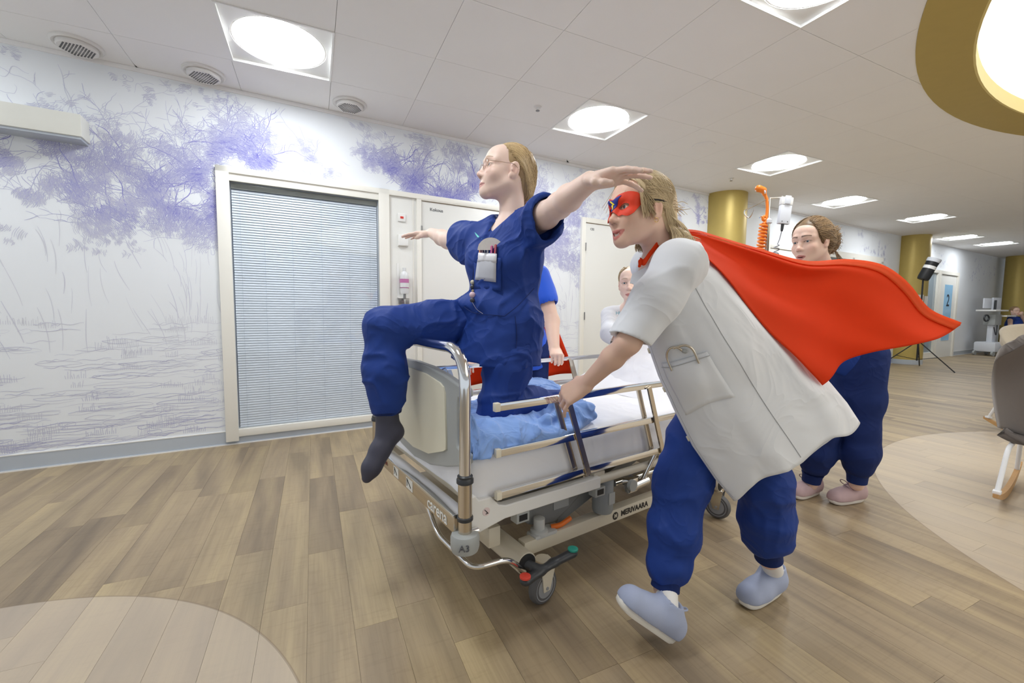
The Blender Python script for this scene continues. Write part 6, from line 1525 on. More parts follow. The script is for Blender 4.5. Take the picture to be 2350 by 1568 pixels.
for i in range(420):     # behind the ear down to the nape
    s = rh.choice((-1, 1)); j = rh.random(); paths2.append([hm(p) for p in bez([(0.084*s, 0.03-0.05*j, 0.055-0.05*rh.random()), (0.098*s, -0.030-0.03*j, 0.015), (0.098*s, -0.045-0.06*j, -0.035), (0.096*s, -0.050-0.075*j, -0.065), (0.090*s, -0.055-0.08*j, -0.095-0.02*rh.random())], 5)])
for i in range(24):      # loose ends of the knot and flyaways
    j = [rh.gauss(0, 0.010) for _ in range(3)]; paths.append([hm(p) for p in bez([(j[0], -0.125, 0.020+j[1]), (j[0]*1.5, -0.145, 0.025+j[1]*1.4), (j[0]*2, -0.158-abs(j[2])*1.2, 0.012+j[1]*1.6+j[2])], 5)])
for i in range(40):
    j = rh.random(); s = rh.choice((-1, 1)); paths.append([hm(p) for p in bez([(0.07*s, -0.06, -0.02), (0.078*s, -0.095-0.02*j, -0.05), (0.072*s, -0.125-0.04*j, -0.075-0.02*j), (0.066*s, -0.15-0.05*rh.random(), -0.085-0.03*rh.random())], 5)])
strands_object('hair_strands', hugging(MHAIR, paths2, 0.93, 0.004)+paths, 0.00115, M_blond2, hair, n=3)
e_ = hm((-0.0755, -0.006, -0.044)); MB().tube([e_+0.007*(math.cos(a)*(np.array([0, 1, 0]) @ MHA)+math.sin(a)*(np.array([0, 0, 1]) @ MHA)) for a in np.linspace(0, 2*math.pi, 15)[:-1]], 0.0013, n=6, closed=True).build('earring', mat('gold_metal', (0.9, 0.7, 0.35), rough=0.2, metal=1.0), masked)
# --- the cape
M_cape = mat('red_cape_cloth', srgb(238, 70, 24), rough=0.75, var=0.04, scale=8, bump=0.05, bscale=900, transl=0.28, spec=0.2)
M_hem = mat('cape_hem_backlit', srgb(248, 112, 48), rough=0.6, var=0.04, bump=0.05, bscale=900, transl=0.6, spec=0.3)  # brighter orange paints in ceiling light shining through the cape's top edge
sA = [(1545, 534, 1.44), (1600, 532, 1.45), (1660, 545, 1.45), (1760, 571, 1.46), (1868, 600, 1.48), (1960, 598, 1.49), (2035, 613, 1.47), (2092, 660, 1.44), (2142, 714, 1.40), (2218, 746, 1.36)]
sB = [(1520, 560, 1.37), (1570, 556, 1.34), (1620, 590, 1.335), (1672, 640, 1.335), (1722, 704, 1.345), (1772, 768, 1.36), (1815, 815, 1.38), (1845, 850, 1.39), (1862, 868, 1.40), (1876, 883, 1.41)]
hmE = [(1876, 883, 1.41), (1910, 856, 1.40), (1950, 830, 1.39), (2010, 808, 1.38), (2080, 793, 1.37), (2150, 776, 1.365), (2190, 762, 1.36), (2218, 746, 1.36)]
nkE = [(1520, 560, 1.37), (1530, 552, 1.385), (1540, 543, 1.41), (1545, 534, 1.44)]
def curve(c, n):
    P = np.array(bez([at(*q) for q in c], 10)); d = np.r_[0, np.cumsum(np.linalg.norm(np.diff(P, axis=0), axis=1))]; t = np.linspace(0, d[-1], n); return np.stack([np.interp(t, d, P[:, k]) for k in range(3)], 1)
n1, n2 = 90, 60
CA, CB, CH, CN = curve(sA, n1), curve(sB, n1), curve(hmE, n2), curve(nkE, n2)
s_ = np.linspace(0, 1, n1)[:, None, None]; v_ = np.linspace(0, 1, n2)[None, :, None]
G = (1-v_)*CB[:, None]+v_*CA[:, None]+(1-s_)*CN[None]+s_*CH[None]-((1-s_)*(1-v_)*CB[0]+(1-s_)*v_*CA[0]+s_*(1-v_)*CB[-1]+s_*v_*CA[-1])
bl = np.sin(np.pi*v_)*np.sin(np.pi*np.clip(s_*0.9+0.1, 0, 1))
G = G+_F*(0.07*bl+0.018*np.sin(v_*9+s_*5)*s_+0.010*np.sin(v_*17-s_*9)*s_*(1-v_))
G = G+_F*(0.055*np.clip((v_-0.86)/0.14, 0, 1)**1.5*np.sin(np.pi*np.clip(s_*1.25, 0, 1)))
cp_ = MB().sheet(G, thick=0.0025).build('cape', M_cape, masked, smooth=180)
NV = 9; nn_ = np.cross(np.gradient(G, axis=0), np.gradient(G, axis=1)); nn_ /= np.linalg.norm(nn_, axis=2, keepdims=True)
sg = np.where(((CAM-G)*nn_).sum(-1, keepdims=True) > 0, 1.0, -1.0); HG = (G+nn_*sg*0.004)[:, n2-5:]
HG[:, -1] += _U*0.006; MB().sheet(HG, thick=0.002).build('backlit_hem', M_hem, cp_, smooth=180)  # strip over the same cloth's top edge, coloured as if backlit
# neck band of the cape tied at the throat
bd = [at(1545, 537, 1.44), at(1520, 548, 1.40), at(1505, 566, 1.365), at(1490, 585, 1.355), at(1478, 602, 1.36), at(1470, 598, 1.39)]
GB = []
for p in bez(bd, 6): GB.append([p+_U*0.010+_F*0.002, p, p-_U*0.010-_F*0.004])
MB().sheet(GB, thick=0.004).build('cape_band', M_cape, masked, smooth=180)
S = Solid(); b0 = at(1470, 600, 1.37); S.ell(b0, (0.008, 0.008, 0.008), k=0.006).cap(b0, b0-_U*0.016-_R*0.004, 0.004, 0.005, k=0.005).cap(b0, b0-_U*0.010+_R*0.010, 0.004, 0.005, k=0.005); mesh_object('cape_knot', [S.mesh(0.003)], M_cape, masked)

# --- stethoscope tucked in the coat pocket
p0, n0 = coat_pt(1.02, 0.505, 0.012); ux = unit(coat_pt(1.30, 0.505)[0]-coat_pt(0.75, 0.505)[0]); uz = unit(coat_pt(1.0, 0.40)[0]-coat_pt(1.0, 0.52)[0])
st_ = thing('stethoscope', p0, 'steel stethoscope ear tubes showing from the coat pocket', 'stethoscope')
MB().tube(bez([p0-ux*0.040-uz*0.03, p0-ux*0.038+uz*0.015, p0-ux*0.022+uz*0.038, p0+uz*0.036, p0+ux*0.012+uz*0.020], 8), 0.0035, n=10).build('ear_tube', M_steel, st_)
MB().tube(bez([p0+ux*0.042-uz*0.03, p0+ux*0.040+uz*0.015, p0+ux*0.026+uz*0.034, p0+ux*0.004+uz*0.037, p0-ux*0.010+uz*0.036], 8), 0.0035, n=10).build('ear_tube', M_steel, st_)
MB().lathe([(0.003, 0.0), (0.0065, 0.004), (0.0065, 0.012), (0.003, 0.016)], p0+ux*0.010+uz*0.022, ax=unit(ux-uz*0.7), n=14).build('ear_tip', M_bedgrey, st_)
# ================================================================== PERSON 3: woman walking behind the cape
wHd = at(1860, 556, 2.28); WHA = frame(y=-_R*0.90-_F*0.42-_U*0.10, z=_U+_R*0.10)
wNk = at(1890, 622, 2.34); wPv = at(1948, 812, 2.40); wZ = unit(wNk-wPv); wX = unit(_F*0.9-_R*0.35-wZ*np.dot(_F*0.9-_R*0.35, wZ)); wY = np.cross(wZ, wX); WA_ = np.array([wX, wY, wZ])
wSL, wSR = wNk-wX*0.155-wZ*0.07, wNk+wX*0.155-wZ*0.07
grip = bp_((2.0, 0.35, 0.98)); wEL, wER = lerp(wSL, bp_((2.0, 0.12, 0.98)), 0.5)-np.array([0, 0, 0.10]), lerp(wSR, bp_((2.02, 0.62, 0.98)), 0.5)-np.array([0, 0, 0.10])
wWL, wWR = lerp(wEL, bp_((2.0, 0.12, 0.98)), 0.82), lerp(wER, bp_((2.02, 0.62, 0.98)), 0.82)
S = head_prims(Solid(), wHd, WHA, 1.0, smile=0.0, mouth=0.45, eye_h=0.0040, neck_to=wNk); S.at(np.zeros(3)); S.ell(wNk-wZ*0.06, (0.12, 0.12, 0.08), k=0.03); hd = S.mesh(0.0032)
S = Solid()
for (a, b, c, s) in ((wSL, wEL, wWL, 1), (wSR, wER, wWR, -1)):
    S.at(np.zeros(3)); S.chain([a, b, c], [0.048, 0.038, 0.026], k=0.02); hand_prims(S, c, unit(bp_((1.9, 0.35, 0.96))-c), (0, 0, 1), -s if s > 0 else 1, sc=0.92, curl=[(40, 60, 30)]*4)
ar = S.mesh(0.0050)
wkA, waA = at(1976, 985, 2.36), at(1966, 1112, 2.40); wkB, waB = at(1886, 985, 2.42), at(1860, 1112, 2.50); whA, whB = wPv-wX*0.085, wPv+wX*0.085
S = Solid().at(wPv, WA_); S.ell((0, 0, 0.02), (0.15, 0.11, 0.13), k=0.05).ell((0, 0, 0.22), (0.13, 0.095, 0.16), k=0.05); S.at(np.zeros(3)); S.chain([whA, wkA, waA], [0.07, 0.05, 0.036], k=0.03).chain([whB, wkB, waB], [0.07, 0.05, 0.036], k=0.03); tk = S.mesh(0.010)
walker = mesh_object('person', [hd, ar, tk], M_skin, None, colour=face_colour(wHd, WHA, 1.0, brow=srgb(96, 72, 56), mouth=0.45, lips=srgb(188, 112, 108), skin=srgb(232, 198, 180), eye_h=0.004, brow_w=0.0042), origin=np.array([2.6, 1.4, 0.0]),
                     label='person with messy brown bun walking behind the red cape in navy scrubs', cat='person')
eyes(walker, wHd, WHA, 1.0, look=(0.0, 1, -0.10))
S = Solid().at(wPv, WA_); L_ = np.linalg.norm(wNk-wPv)
S.ell((0, 0, L_-0.20), (0.155, 0.115, 0.17), k=0.05).ell((0, 0, 0.08), (0.155, 0.12, 0.16), k=0.06).ell((0, 0, -0.03), (0.175, 0.14, 0.12), k=0.06).cap((-0.10, 0, L_-0.060), (0.10, 0, L_-0.060), 0.050, k=0.04); S.at(np.zeros(3))
for (a, b) in ((wSL, wEL), (wSR, wER)): S.chain([a, lerp(a, b, 0.7)], [0.062, 0.066], k=0.04); S.cap(lerp(a, b, 0.6), lerp(a, b, 1.0), 0.055, 0.06, k=0.004, op='sub')
S.at(wPv, WA_); S.cap((0, 0.05, L_+0.04), (0, 0.12, L_-0.10), 0.058, 0.010, k=0.008, op='sub'); S.cap((0, -0.01, L_-0.005), (0, 0.02, L_+0.10), 0.064, 0.075, k=0.01, op='sub')
mesh_object('tunic', [S.mesh(0.007, disp=folds(wPv, WA_, 9, 9, 5, 0.006, 141))], M_navy, walker)
S = Solid().at(wPv, WA_); S.ell((0, 0, -0.03), (0.165, 0.135, 0.12), k=0.04).at(np.zeros(3))
S.chain([whA, lerp(whA, wkA, 0.6), wkA, lerp(wkA, waA, 0.40), lerp(wkA, waA, 0.62)], [0.104, 0.096, 0.084, 0.092, 0.076], k=0.03); S.chain([whB, lerp(whB, wkB, 0.6), wkB, lerp(wkB, waB, 0.40), lerp(wkB, waB, 0.62)], [0.104, 0.094, 0.082, 0.088, 0.074], k=0.03)
g1 = folds(wkA, np.eye(3), 10, 10, 9, 0.006, 151, 3)
mesh_object('trousers', [S.mesh(0.0065, disp=g1)], M_navy2, walker)
M_shoe2 = mat('dusty_pink_mesh', srgb(190, 164, 168), rough=0.75, var=0.07, scale=30, bump=0.25, bscale=500); M_sole2 = mat('pale_sole', srgb(228, 222, 216), rough=0.6); M_lace = mat('grey_pink_lace', srgb(150, 128, 134), rough=0.8)
for (a_, k_, hp, tp) in ((waA, wkA, (1978, 1148), (1908, 1158)), (waB, wkB, (1876, 1130), (1812, 1150))):
    d = unit(a_-k_); MB().lathe([(0.056, -0.005), (0.050, 0.012), (0.047, 0.050), (0.042, 0.052)], lerp(k_, a_, 0.80), ax=d, n=28).build('trouser_cuff', M_navy2, walker)
    h0 = np.array(on_z(*hp, 0)); t0 = np.array(on_z(*tp, 0)); A_, u_ = shoe(walker, h0, t0-h0, (0, 0, 1), 0.235, M_shoe2, M_sole2, None, a_)
    for k in range(5):
        y = 0.112+0.015*k; zz = 0.101-0.0065*k; MB().tube(bez([h0+np.array([-0.030, y, zz-0.018]) @ A_, h0+np.array([0, y+0.004, zz+0.004]) @ A_, h0+np.array([0.030, y, zz-0.018]) @ A_], 5), 0.0028, n=6).build('shoe_lace', M_lace, u_)
    for s in (-1, 1): MB().tube([h0+0.1*0+(np.array([0, 0.115, 0.108]) @ A_)+(np.array([0.022*s*(1-math.cos(q)), 0.010*math.sin(q), 0.016*math.sin(q)]) @ A_) for q in np.linspace(0, math.pi*1.5, 9)], 0.0024, n=6).build('lace_loop', M_lace, u_)
    S = Solid().at(h0, A_); S.ell((0, 0.018, 0.062), (0.037, 0.024, 0.036), k=0.01); S.cut((0, 0.018, 0), (0, 1, 0)); mesh_object('heel_panel', [S.mesh(0.005)], mat('burgundy', srgb(120, 44, 66), rough=0.7), u_)
M_brown = hair_mat('ash_brown_hair', srgb(84, 66, 50), srgb(176, 144, 104))
hw = L2W(wHd, WHA); S = Solid().at(wHd, WHA); S.ell((0, -0.024, 0.042), (0.084, 0.104, 0.092), k=0.02).ell((0, -0.080, -0.01), (0.070, 0.055, 0.080), k=0.04)
S.ell((0, 0.098, -0.008), (0.078, 0.082, 0.092), k=0.010, op='sub'); S.ell((0, 0.062, -0.07), (0.12, 0.085, 0.090), k=0.01, op='sub')
for s in (-1, 1): S.ell((0.082*s, -0.014, -0.020), (0.02, 0.020, 0.030), k=0.008, op='sub')
S.ell((0.0, -0.142, 0.0), (0.066, 0.056, 0.072), k=0.02)
WHAIR = S; hair = mesh_object('hair', [S.mesh(0.0042)], M_brown, walker)
paths = []; paths2 = []; rh = random.Random(31)
for i in range(750):
    s = rh.choice((-1, 1)); z0 = rh.uniform(-0.02, 0.128); st = onhair(np.array([0.08*s*math.sqrt(max(0.01, 1-(z0/0.135)**2)), 0.070-0.02*rh.random()-0.5*max(0, 0.06-z0), z0]), 1.0); en = np.array([rh.gauss(0, 0.03), -0.115-rh.random()*0.03, rh.gauss(0.01, 0.03)])
    paths2.append([hw(p) for p in bez([st, onhair((st*0.6+en*0.4)*1.2, 1.02+rh.random()*0.03), onhair((st*0.25+en*0.75)*1.15, 1.03+0.03*rh.random()), en], 5)])
for i in range(260):
    c = np.array([0, -0.142, 0.0]); a, b = rh.uniform(0, 6.28), rh.uniform(-1.2, 1.2); r = rh.uniform(0.056, 0.078); q = []
    for t in np.linspace(0, rh.uniform(1.2, 3.0), 8): q.append(hw(c+r*np.array([math.cos(a+t)*math.cos(b), math.sin(a+t)*math.cos(b)*0.85, 1.15*math.sin(b+t*0.25)])))
    paths.append(q)
for i in range(26):
    j = rh.random(); paths.append([hw(p) for p in bez([(-0.03+rh.gauss(0, 0.02), -0.13, -0.03), (-0.03, -0.165-0.02*j, -0.06), (-0.03+rh.gauss(0, 0.01), -0.20-0.05*j, -0.115-0.03*rh.random())], 6)])
strands_object('hair_strands', hugging(WHAIR, paths2, 1.1, 0.005)+paths, 0.0014, M_brown, hair, n=3)
S = Solid(); S.chain([wNk+wZ*0.03+wY*0.05, wNk-wX*0.05+wZ*0.02, wNk-wX*0.075-wY*0.03-wZ*0.02], [0.006, 0.006, 0.006], k=0.004); mesh_object('lanyard', [S.mesh(0.003)], mat('red_ribbon', srgb(214, 70, 44), rough=0.6), walker)
S = Solid().at(wNk, WA_); 
for a in np.linspace(0.6, 5.7, 12): S.cap((0.082*math.sin(a), 0.078*math.cos(a)-0.005, -0.030+0.012*math.cos(a+math.pi)), (0.082*math.sin(a+0.4), 0.078*math.cos(a+0.4)-0.005, -0.030+0.012*math.cos(a+0.4+math.pi)), 0.005, k=0.003)
mesh_object('collar_piping', [S.mesh(0.004)], mat('white_piping', srgb(216, 220, 228), rough=0.6), walker)

# ================================================================== PERSON 4: fair-haired helper in a white coat beyond the bed
pHd = at(1447, 652, 2.84); PHA = frame(y=-_F*0.90-_R*0.34-_U*0.04, z=_U)
pNk = at(1452, 704, 2.95); pPv = at(1470, 822, 3.36); pZ = unit(pNk-pPv); pX = -unit(_R-pZ*np.dot(_R, pZ)); pY = np.cross(pZ, pX); PA_ = np.array([pX, pY, pZ]); L_ = np.linalg.norm(pNk-pPv)
pSL, pSR = pNk-pX*0.16-pZ*0.05, pNk+pX*0.16-pZ*0.045; pER = at(1402, 765, 2.84); pWR = at(1432, 797, 2.74); pEL = at(1520, 760, 2.84); pWL = at(1500, 800, 2.76)
S = head_prims(Solid(), pHd, PHA, 1.0, smile=0.25, eye_h=0.0045, neck_to=pNk); S.at(np.zeros(3)); S.ell(pNk-pZ*0.06, (0.12, 0.10, 0.09), k=0.03); hd = S.mesh(0.0034)
S = Solid()
for (a, b, c, s) in ((pSL, pEL, pWL, 1), (pSR, pER, pWR, -1)):
    S.at(np.zeros(3)); S.chain([a, b, c], [0.046, 0.037, 0.025], k=0.02); hand_prims(S, c, unit(-_F*0.9-_U*0.3), (0, 0, 1), -s, sc=0.9, curl=[(40, 60, 30)]*4)
ar = S.mesh(0.0045); S = Solid().at(pPv, PA_); S.ell((0, 0, 0.05), (0.15, 0.11, 0.16), k=0.05).ell((0, 0, L_-0.14), (0.13, 0.095, 0.14), k=0.05); S.at(np.zeros(3))
for s in (-1, 1): f_ = pPv+pX*0.09*s; S.cap(f_, np.array([f_[0], f_[1], 0.05]), 0.075, 0.045, k=0.03)
tk = S.mesh(0.012)
helper = mesh_object('person', [hd, ar, tk], M_skin, None, colour=face_colour(pHd, PHA, 1.0, brow=srgb(168, 138, 110), smile=0.25, skin=srgb(236, 206, 190)), origin=np.array([pPv[0], pPv[1], 0.0]), label='person with pulled-back fair hair in a white coat beyond the bed', cat='person')
eyes(helper, pHd, PHA, 1.0, look=(0.0, 1, 0.0))
S = Solid().at(pPv, PA_); S.ell((0, 0, L_-0.16), (0.168, 0.125, 0.18), k=0.05).cap((0, 0, 0.08), (0, 0, -0.25), 0.165, 0.20, k=0.06, flat=((0, 1, 0), 0.8)).cap((-0.11, 0, L_-0.045), (0.11, 0, L_-0.045), 0.055, k=0.04); S.at(np.zeros(3))
for (a, b, c) in ((pSL, pEL, pWL), (pSR, pER, pWR)): S.chain([a, b, lerp(b, c, 0.22)], [0.070, 0.062, 0.056], k=0.035); S.cap(lerp(b, c, 0.12), lerp(b, c, 0.6), 0.046, 0.05, k=0.004, op='sub')
S.at(pPv, PA_); S.cap((0, 0.05, L_+0.04), (0, 0.15, L_-0.22), 0.052, 0.012, k=0.006, op='sub'); S.cap((0, -0.01, L_-0.005), (0, 0.02, L_+0.10), 0.062, 0.072, k=0.01, op='sub'); S.cut((0, 0, -0.26), (0, 0, -1))
hc = mesh_object('white_coat', [S.mesh(0.0075, disp=folds(pPv, PA_, 10, 10, 5, 0.006, 181))], M_coat, helper)
S = Solid().at(pPv, PA_); S.ell((0, 0.012, L_-0.15), (0.13, 0.105, 0.13), k=0.03); S.cap((0, 0.05, L_+0.04), (0, 0.13, L_-0.09), 0.050, 0.010, k=0.006, op='sub'); mesh_object('scrub_top', [S.mesh(0.007)], M_navy, helper)
S = Solid().at(np.zeros(3))
for s in (-1, 1): f_ = pPv+pX*0.09*s; S.cap(f_, np.array([f_[0], f_[1], 0.08]), 0.095, 0.07, k=0.03)
mesh_object('trousers', [S.mesh(0.010)], M_navy, helper)
for s in (-1, 1): f_ = pPv+pX*0.09*s; shoe(helper, np.array([f_[0], f_[1], 0.0])+_F*0.05, -_F*np.array([1, 1, 0]), (0, 0, 1), 0.23, M_coat, M_sole, None, f_)
tq = at(1404, 722, 2.585); text_mesh('coat_logo', 'HUS', 0.030, at(1413, 719, 2.76)+0*tq, unit(_R), unit(_U), mat('teal_print', srgb(60, 150, 170), rough=0.6), hc)
S = Solid().at(pHd, PHA); S.ell((0, -0.024, 0.040), (0.077, 0.096, 0.082), k=0.02).ell((0, -0.075, -0.02), (0.055, 0.045, 0.065), k=0.04); S.ell((0, 0.094, -0.004), (0.078, 0.085, 0.090), k=0.010, op='sub'); S.ell((0, 0.055, -0.07), (0.10, 0.085, 0.080), k=0.01, op='sub')
for s in (-1, 1): S.ell((0.08*s, -0.012, -0.012), (0.02, 0.022, 0.036), k=0.008, op='sub')
hair = mesh_object('hair', [S.mesh(0.0045)], M_blond, helper); hp_ = L2W(pHd, PHA); paths = []
for i in range(160):
    s = rh.choice((-1, 1)); z0 = rh.uniform(0.0, 0.122); st = onhair(np.array([0.08*s*math.sqrt(max(0.01, 1-(z0/0.13)**2)), 0.052, z0]), 0.97); en = np.array([0, -0.12, -0.02]); paths.append([hp_(p) for p in bez([st, onhair((st*0.6+en*0.4)*1.2, 0.985), onhair((st*0.25+en*0.75)*1.1, 0.985), en], 4)])
strands_object('hair_strands', paths, 0.0018, M_blond, hair)

# ================================================================== PERSON 5: helper in a bright blue shirt and red cape behind the nurse
bNk = at(1172, 598, 2.72); bPv = at(1196, 800, 2.80); bZ = unit(bNk-bPv); bX = -unit(_R-bZ*np.dot(_R, bZ)); bY = np.cross(bZ, bX); BA_ = np.array([bX, bY, bZ]); L_ = np.linalg.norm(bNk-bPv)
bHd = bNk+bZ*0.145+bY*0.04; BHA = frame(y=bY-bZ*0.3, z=bZ)
bSL = at(1236, 634, 2.66); bEL = at(1266, 738, 2.60); bWL = at(1272, 800, 2.47); bSR = at(1118, 648, 2.72); bER = at(1090, 760, 2.62); bWR = at(1080, 822, 2.50)
S = head_prims(Solid(), bHd, BHA, 0.98, neck_to=bNk); S.at(np.zeros(3)); S.ell(bNk-bZ*0.06, (0.12, 0.10, 0.08), k=0.03); hd = S.mesh(0.0060)
S = Solid()
for (a, b, c, s) in ((bSL, bEL, bWL, 1), (bSR, bER, bWR, -1)):
    S.at(np.zeros(3)); S.chain([a, b, c], [0.056, 0.047, 0.031], k=0.02); hand_prims(S, c, unit(-_F*0.62-_U*0.30+_R*0.05*s), unit(_U*0.8-_F*0.5), -s, sc=0.98, curl=[(55, 75, 40)]*4, spread=(0.03, 0.01, -0.01, -0.03), thumb=[(0.024, 0.018, -0.008), (0.040, 0.045, -0.028), (0.034, 0.062, -0.050), (0.020, 0.070, -0.060)])
ar = S.mesh(0.004); S = Solid().at(bPv, BA_); S.ell((0, 0, 0.03), (0.15, 0.11, 0.15), k=0.05).ell((0, 0, L_-0.16), (0.135, 0.1, 0.16), k=0.05); S.at(np.zeros(3))
for s in (-1, 1): f_ = bPv+bX*0.09*s; S.cap(f_, np.array([f_[0], f_[1], 0.05]), 0.075, 0.045, k=0.03)
tk = S.mesh(0.012)
blue = mesh_object('person', [hd, ar, tk], M_skin, None, colour=face_colour(bHd, BHA, 0.98), origin=np.array([bPv[0], bPv[1], 0.0]), label='person in bright blue T-shirt half hidden behind the kneeling nurse', cat='person')
eyes(blue, bHd, BHA, 0.98)
M_royal = mat('royal_blue_jersey', srgb(8, 84, 214), rough=0.65, var=0.05, scale=14, bump=0.05, bscale=800, sheen=0.2)
S = Solid().at(bPv, BA_); S.ell((0, 0, L_-0.18), (0.175, 0.13, 0.18), k=0.05).ell((0, 0, 0.10), (0.160, 0.125, 0.17), k=0.06).cap((0, 0, 0.0), (0, 0, -0.12), 0.165, 0.165, k=0.06, flat=((0, 1, 0), 0.8)).cap((-0.11, 0, L_-0.045), (0.11, 0, L_-0.045), 0.055, k=0.04); S.at(np.zeros(3))
for (a, b) in ((bSL, bEL), (bSR, bER)): S.chain([a, lerp(a, b, 0.52)], [0.072, 0.078], k=0.04); S.cap(lerp(a, b, 0.45), lerp(a, b, 1.0), 0.062, 0.066, k=0.004, op='sub'); S.cut(lerp(a, b, 0.60), unit(b-a)) if False else None
S.at(bPv, BA_); S.cap((0, 0.01, L_-0.005), (0, 0.03, L_+0.10), 0.064, 0.075, k=0.01, op='sub'); S.cut((0, 0, -0.13), (0, 0, -1))
mesh_object('t_shirt', [S.mesh(0.0075, disp=folds(bPv, BA_, 9, 9, 5, 0.005, 191))], M_royal, blue)
S = Solid().at(bPv, BA_); S.ell((0, 0, -0.05), (0.158, 0.122, 0.12), k=0.04).at(np.zeros(3))
for s in (-1, 1): f_ = bPv+bX*0.09*s; S.cap(f_, np.array([f_[0], f_[1], 0.08]), 0.098, 0.075, k=0.03)
mesh_object('trousers', [S.mesh(0.009)], M_navy2, blue)
for s in (-1, 1): f_ = bPv+bX*0.09*s; shoe(blue, np.array([f_[0], f_[1], 0.0])+_F*0.05, -_F*np.array([1, 1, 0]), (0, 0, 1), 0.24, M_coat, M_sole, None, f_)
G = []
for a in np.linspace(-1, 1, 24):
    row = []
    for t in np.linspace(0, 1, 24): row.append(bNk-bZ*(0.02+0.06*abs(a)*(1-t))-np.array([0, 0, 0.78*t])+bX*(a*(0.15+0.22*t)-0.07*t)-bY*(0.115+0.02*math.sin(a*9+t*2)*t)+bY*0.05*abs(a)*(1-t))
    G.append(row)
MB().sheet(G, thick=0.003).build('cape', M_cape, blue, smooth=180)
GB = [[bNk+bX*0.085*math.sin(a)*1.3+bY*0.075*math.cos(a)-bZ*(0.022+0.022*math.sin(a)**2)+bZ*e for e in (-0.010, 0.010)] for a in np.linspace(0, 2*math.pi, 26)]
MB().sheet(GB, thick=0.004).build('cape_band', M_cape, blue, smooth=180)
S = Solid().at(bHd, BHA, 0.98); S.ell((0, -0.024, 0.040), (0.078, 0.098, 0.084), k=0.02).ell((0, -0.075, -0.02), (0.055, 0.045, 0.065), k=0.04); S.ell((0, 0.092, 0.012), (0.074, 0.072, 0.086), k=0.012, op='sub'); S.ell((0, 0.055, -0.07), (0.10, 0.085, 0.080), k=0.01, op='sub'); mesh_object('hair', [S.mesh(0.007)], M_brown, blue)
# ================================================================== THINGS AROUND THE BED
M_cord = mat('orange_cord', srgb(244, 132, 32), rough=0.4, var=0.04)
M_devwhite = mat('device_white', srgb(222, 226, 234), rough=0.4, var=0.02)
ip_ = at(1757, 620, 2.50); ib = np.array([ip_[0], ip_[1], 0.40])
t = thing('drip_stand', ib, 'slim steel drip pole with looped hooks at the bed head', 'drip stand')
zt = at(1758, 458, 2.50)[2]
MB().tube([ib, (ib[0], ib[1], at(1757, 512, 2.50)[2])], 0.011, n=14).build('pole', M_steel, t)
MB().tube([(ib[0], ib[1], at(1757, 512, 2.50)[2]), (ib[0], ib[1], zt)], 0.007, n=12).build('upper_pole', M_chrome, t)
MB().lathe([(0.011, 0), (0.021, 0.006), (0.021, 0.022), (0.008, 0.034)], (ib[0], ib[1], at(1757, 516, 2.50)[2]), n=20).build('pole_collar', M_devwhite, t)
pc = np.array([ib[0], ib[1], zt])
for (tip, lp_) in (((1709, 484), 1), ((1816, 452), -1)):
    e = at(*tip, 2.50); d = e-pc; q = bez([pc, lerp(pc, e, 0.6), e, e-_U*0.030+_R*0.006*lp_, e-_U*0.040+_R*0.026*lp_, e-_U*0.020+_R*0.042*lp_, e+_U*0.006+_R*0.055*lp_], 6)
    MB().tube(q, 0.0032, n=8).build('hook_arm', M_chrome, t)
MB().tube(bez([at(1757, 498, 2.50), at(1748, 497, 2.47), at(1743, 500, 2.45)], 5), 0.003, n=8).build('small_hook', M_chrome, t)
t = thing('power_cord', at(1750, 500, 2.48), 'coiled orange power cord with plug hanging on the drip pole', 'power cord')
w_ = lambda x, y, d=2.475: at(x, y, d)
MB().tube(bez([w_(1755, 446), w_(1760, 460), w_(1761, 480), w_(1759, 497), w_(1757, 503), w_(1752, 505), w_(1751, 499), w_(1755, 497), w_(1758, 503), w_(1756, 510), w_(1752, 514)], 6), 0.0085, n=10).build('cord', M_cord, t)
q = []
for k in range(150):
    a = k/150*9*2*math.pi; f_ = k/150; q.append(w_(1753-9*f_, 512+70*f_)+0.018*math.cos(a)*_R+0.018*math.sin(a)*_F+0.004*math.sin(a)*_U)
MB().tube(q, 0.0062, n=8).build('coil', M_cord, t)
S = Solid(); p0 = w_(1748, 434); S.cap(w_(1755, 447), w_(1752, 438), 0.011, 0.013, k=0.01).cap(w_(1752, 436), w_(1741, 433), 0.016, 0.020, k=0.012); mesh_object('plug', [S.mesh(0.004)], M_cord, t)
for dy in (-5, 4): MB().tube([w_(1739, 433+dy), w_(1734, 434+dy)], 0.0028, n=8).build('plug_pin', M_chrome, t)
MB().lathe([(0.017, -0.004), (0.017, 0.004)], w_(1752, 441), ax=unit(_R+_U*0.4), n=16).build('cable_tie', M_devwhite, t)
hp0 = at(1806, 456, 2.48); hx = unit(_R+_U*-0.10); hz = unit(_U+_R*0.14)
t = thing('handset', hp0-hz*0.15, 'white bed handset hanging from the drip hook', 'remote control')
Hm = lambda p: hp0+hx*p[0]+hz*p[1]-_F*p[2]
MB().box((-0.034, -0.150, -0.012), (0.030, -0.040, 0.012), M=Hm, bev=0.004).build('handset_body', M_devwhite, t)
MB().box((-0.036, -0.040, -0.014), (0.032, 0.006, 0.014), M=Hm, bev=0.006).build('handset_head', M_white, t)
MB().box((-0.018, -0.036, 0.012), (0.014, 0.012, 0.020), M=Hm, bev=0.003).build('hanging_clip', M_devwhite, t)
for x_ in (-0.018, 0.014): MB().lathe([(0.0028, 0.0), (0.0028, 0.001)], Hm((x_, -0.138, 0.0125)), ax=-_F, n=10).build('screw', M_dark, t)
MB().lathe([(0.009, 0.0), (0.0075, 0.03), (0.0055, 0.042)], Hm((-0.004, -0.150, 0)), ax=-hz, n=14).build('cable_gland', M_dark, t)
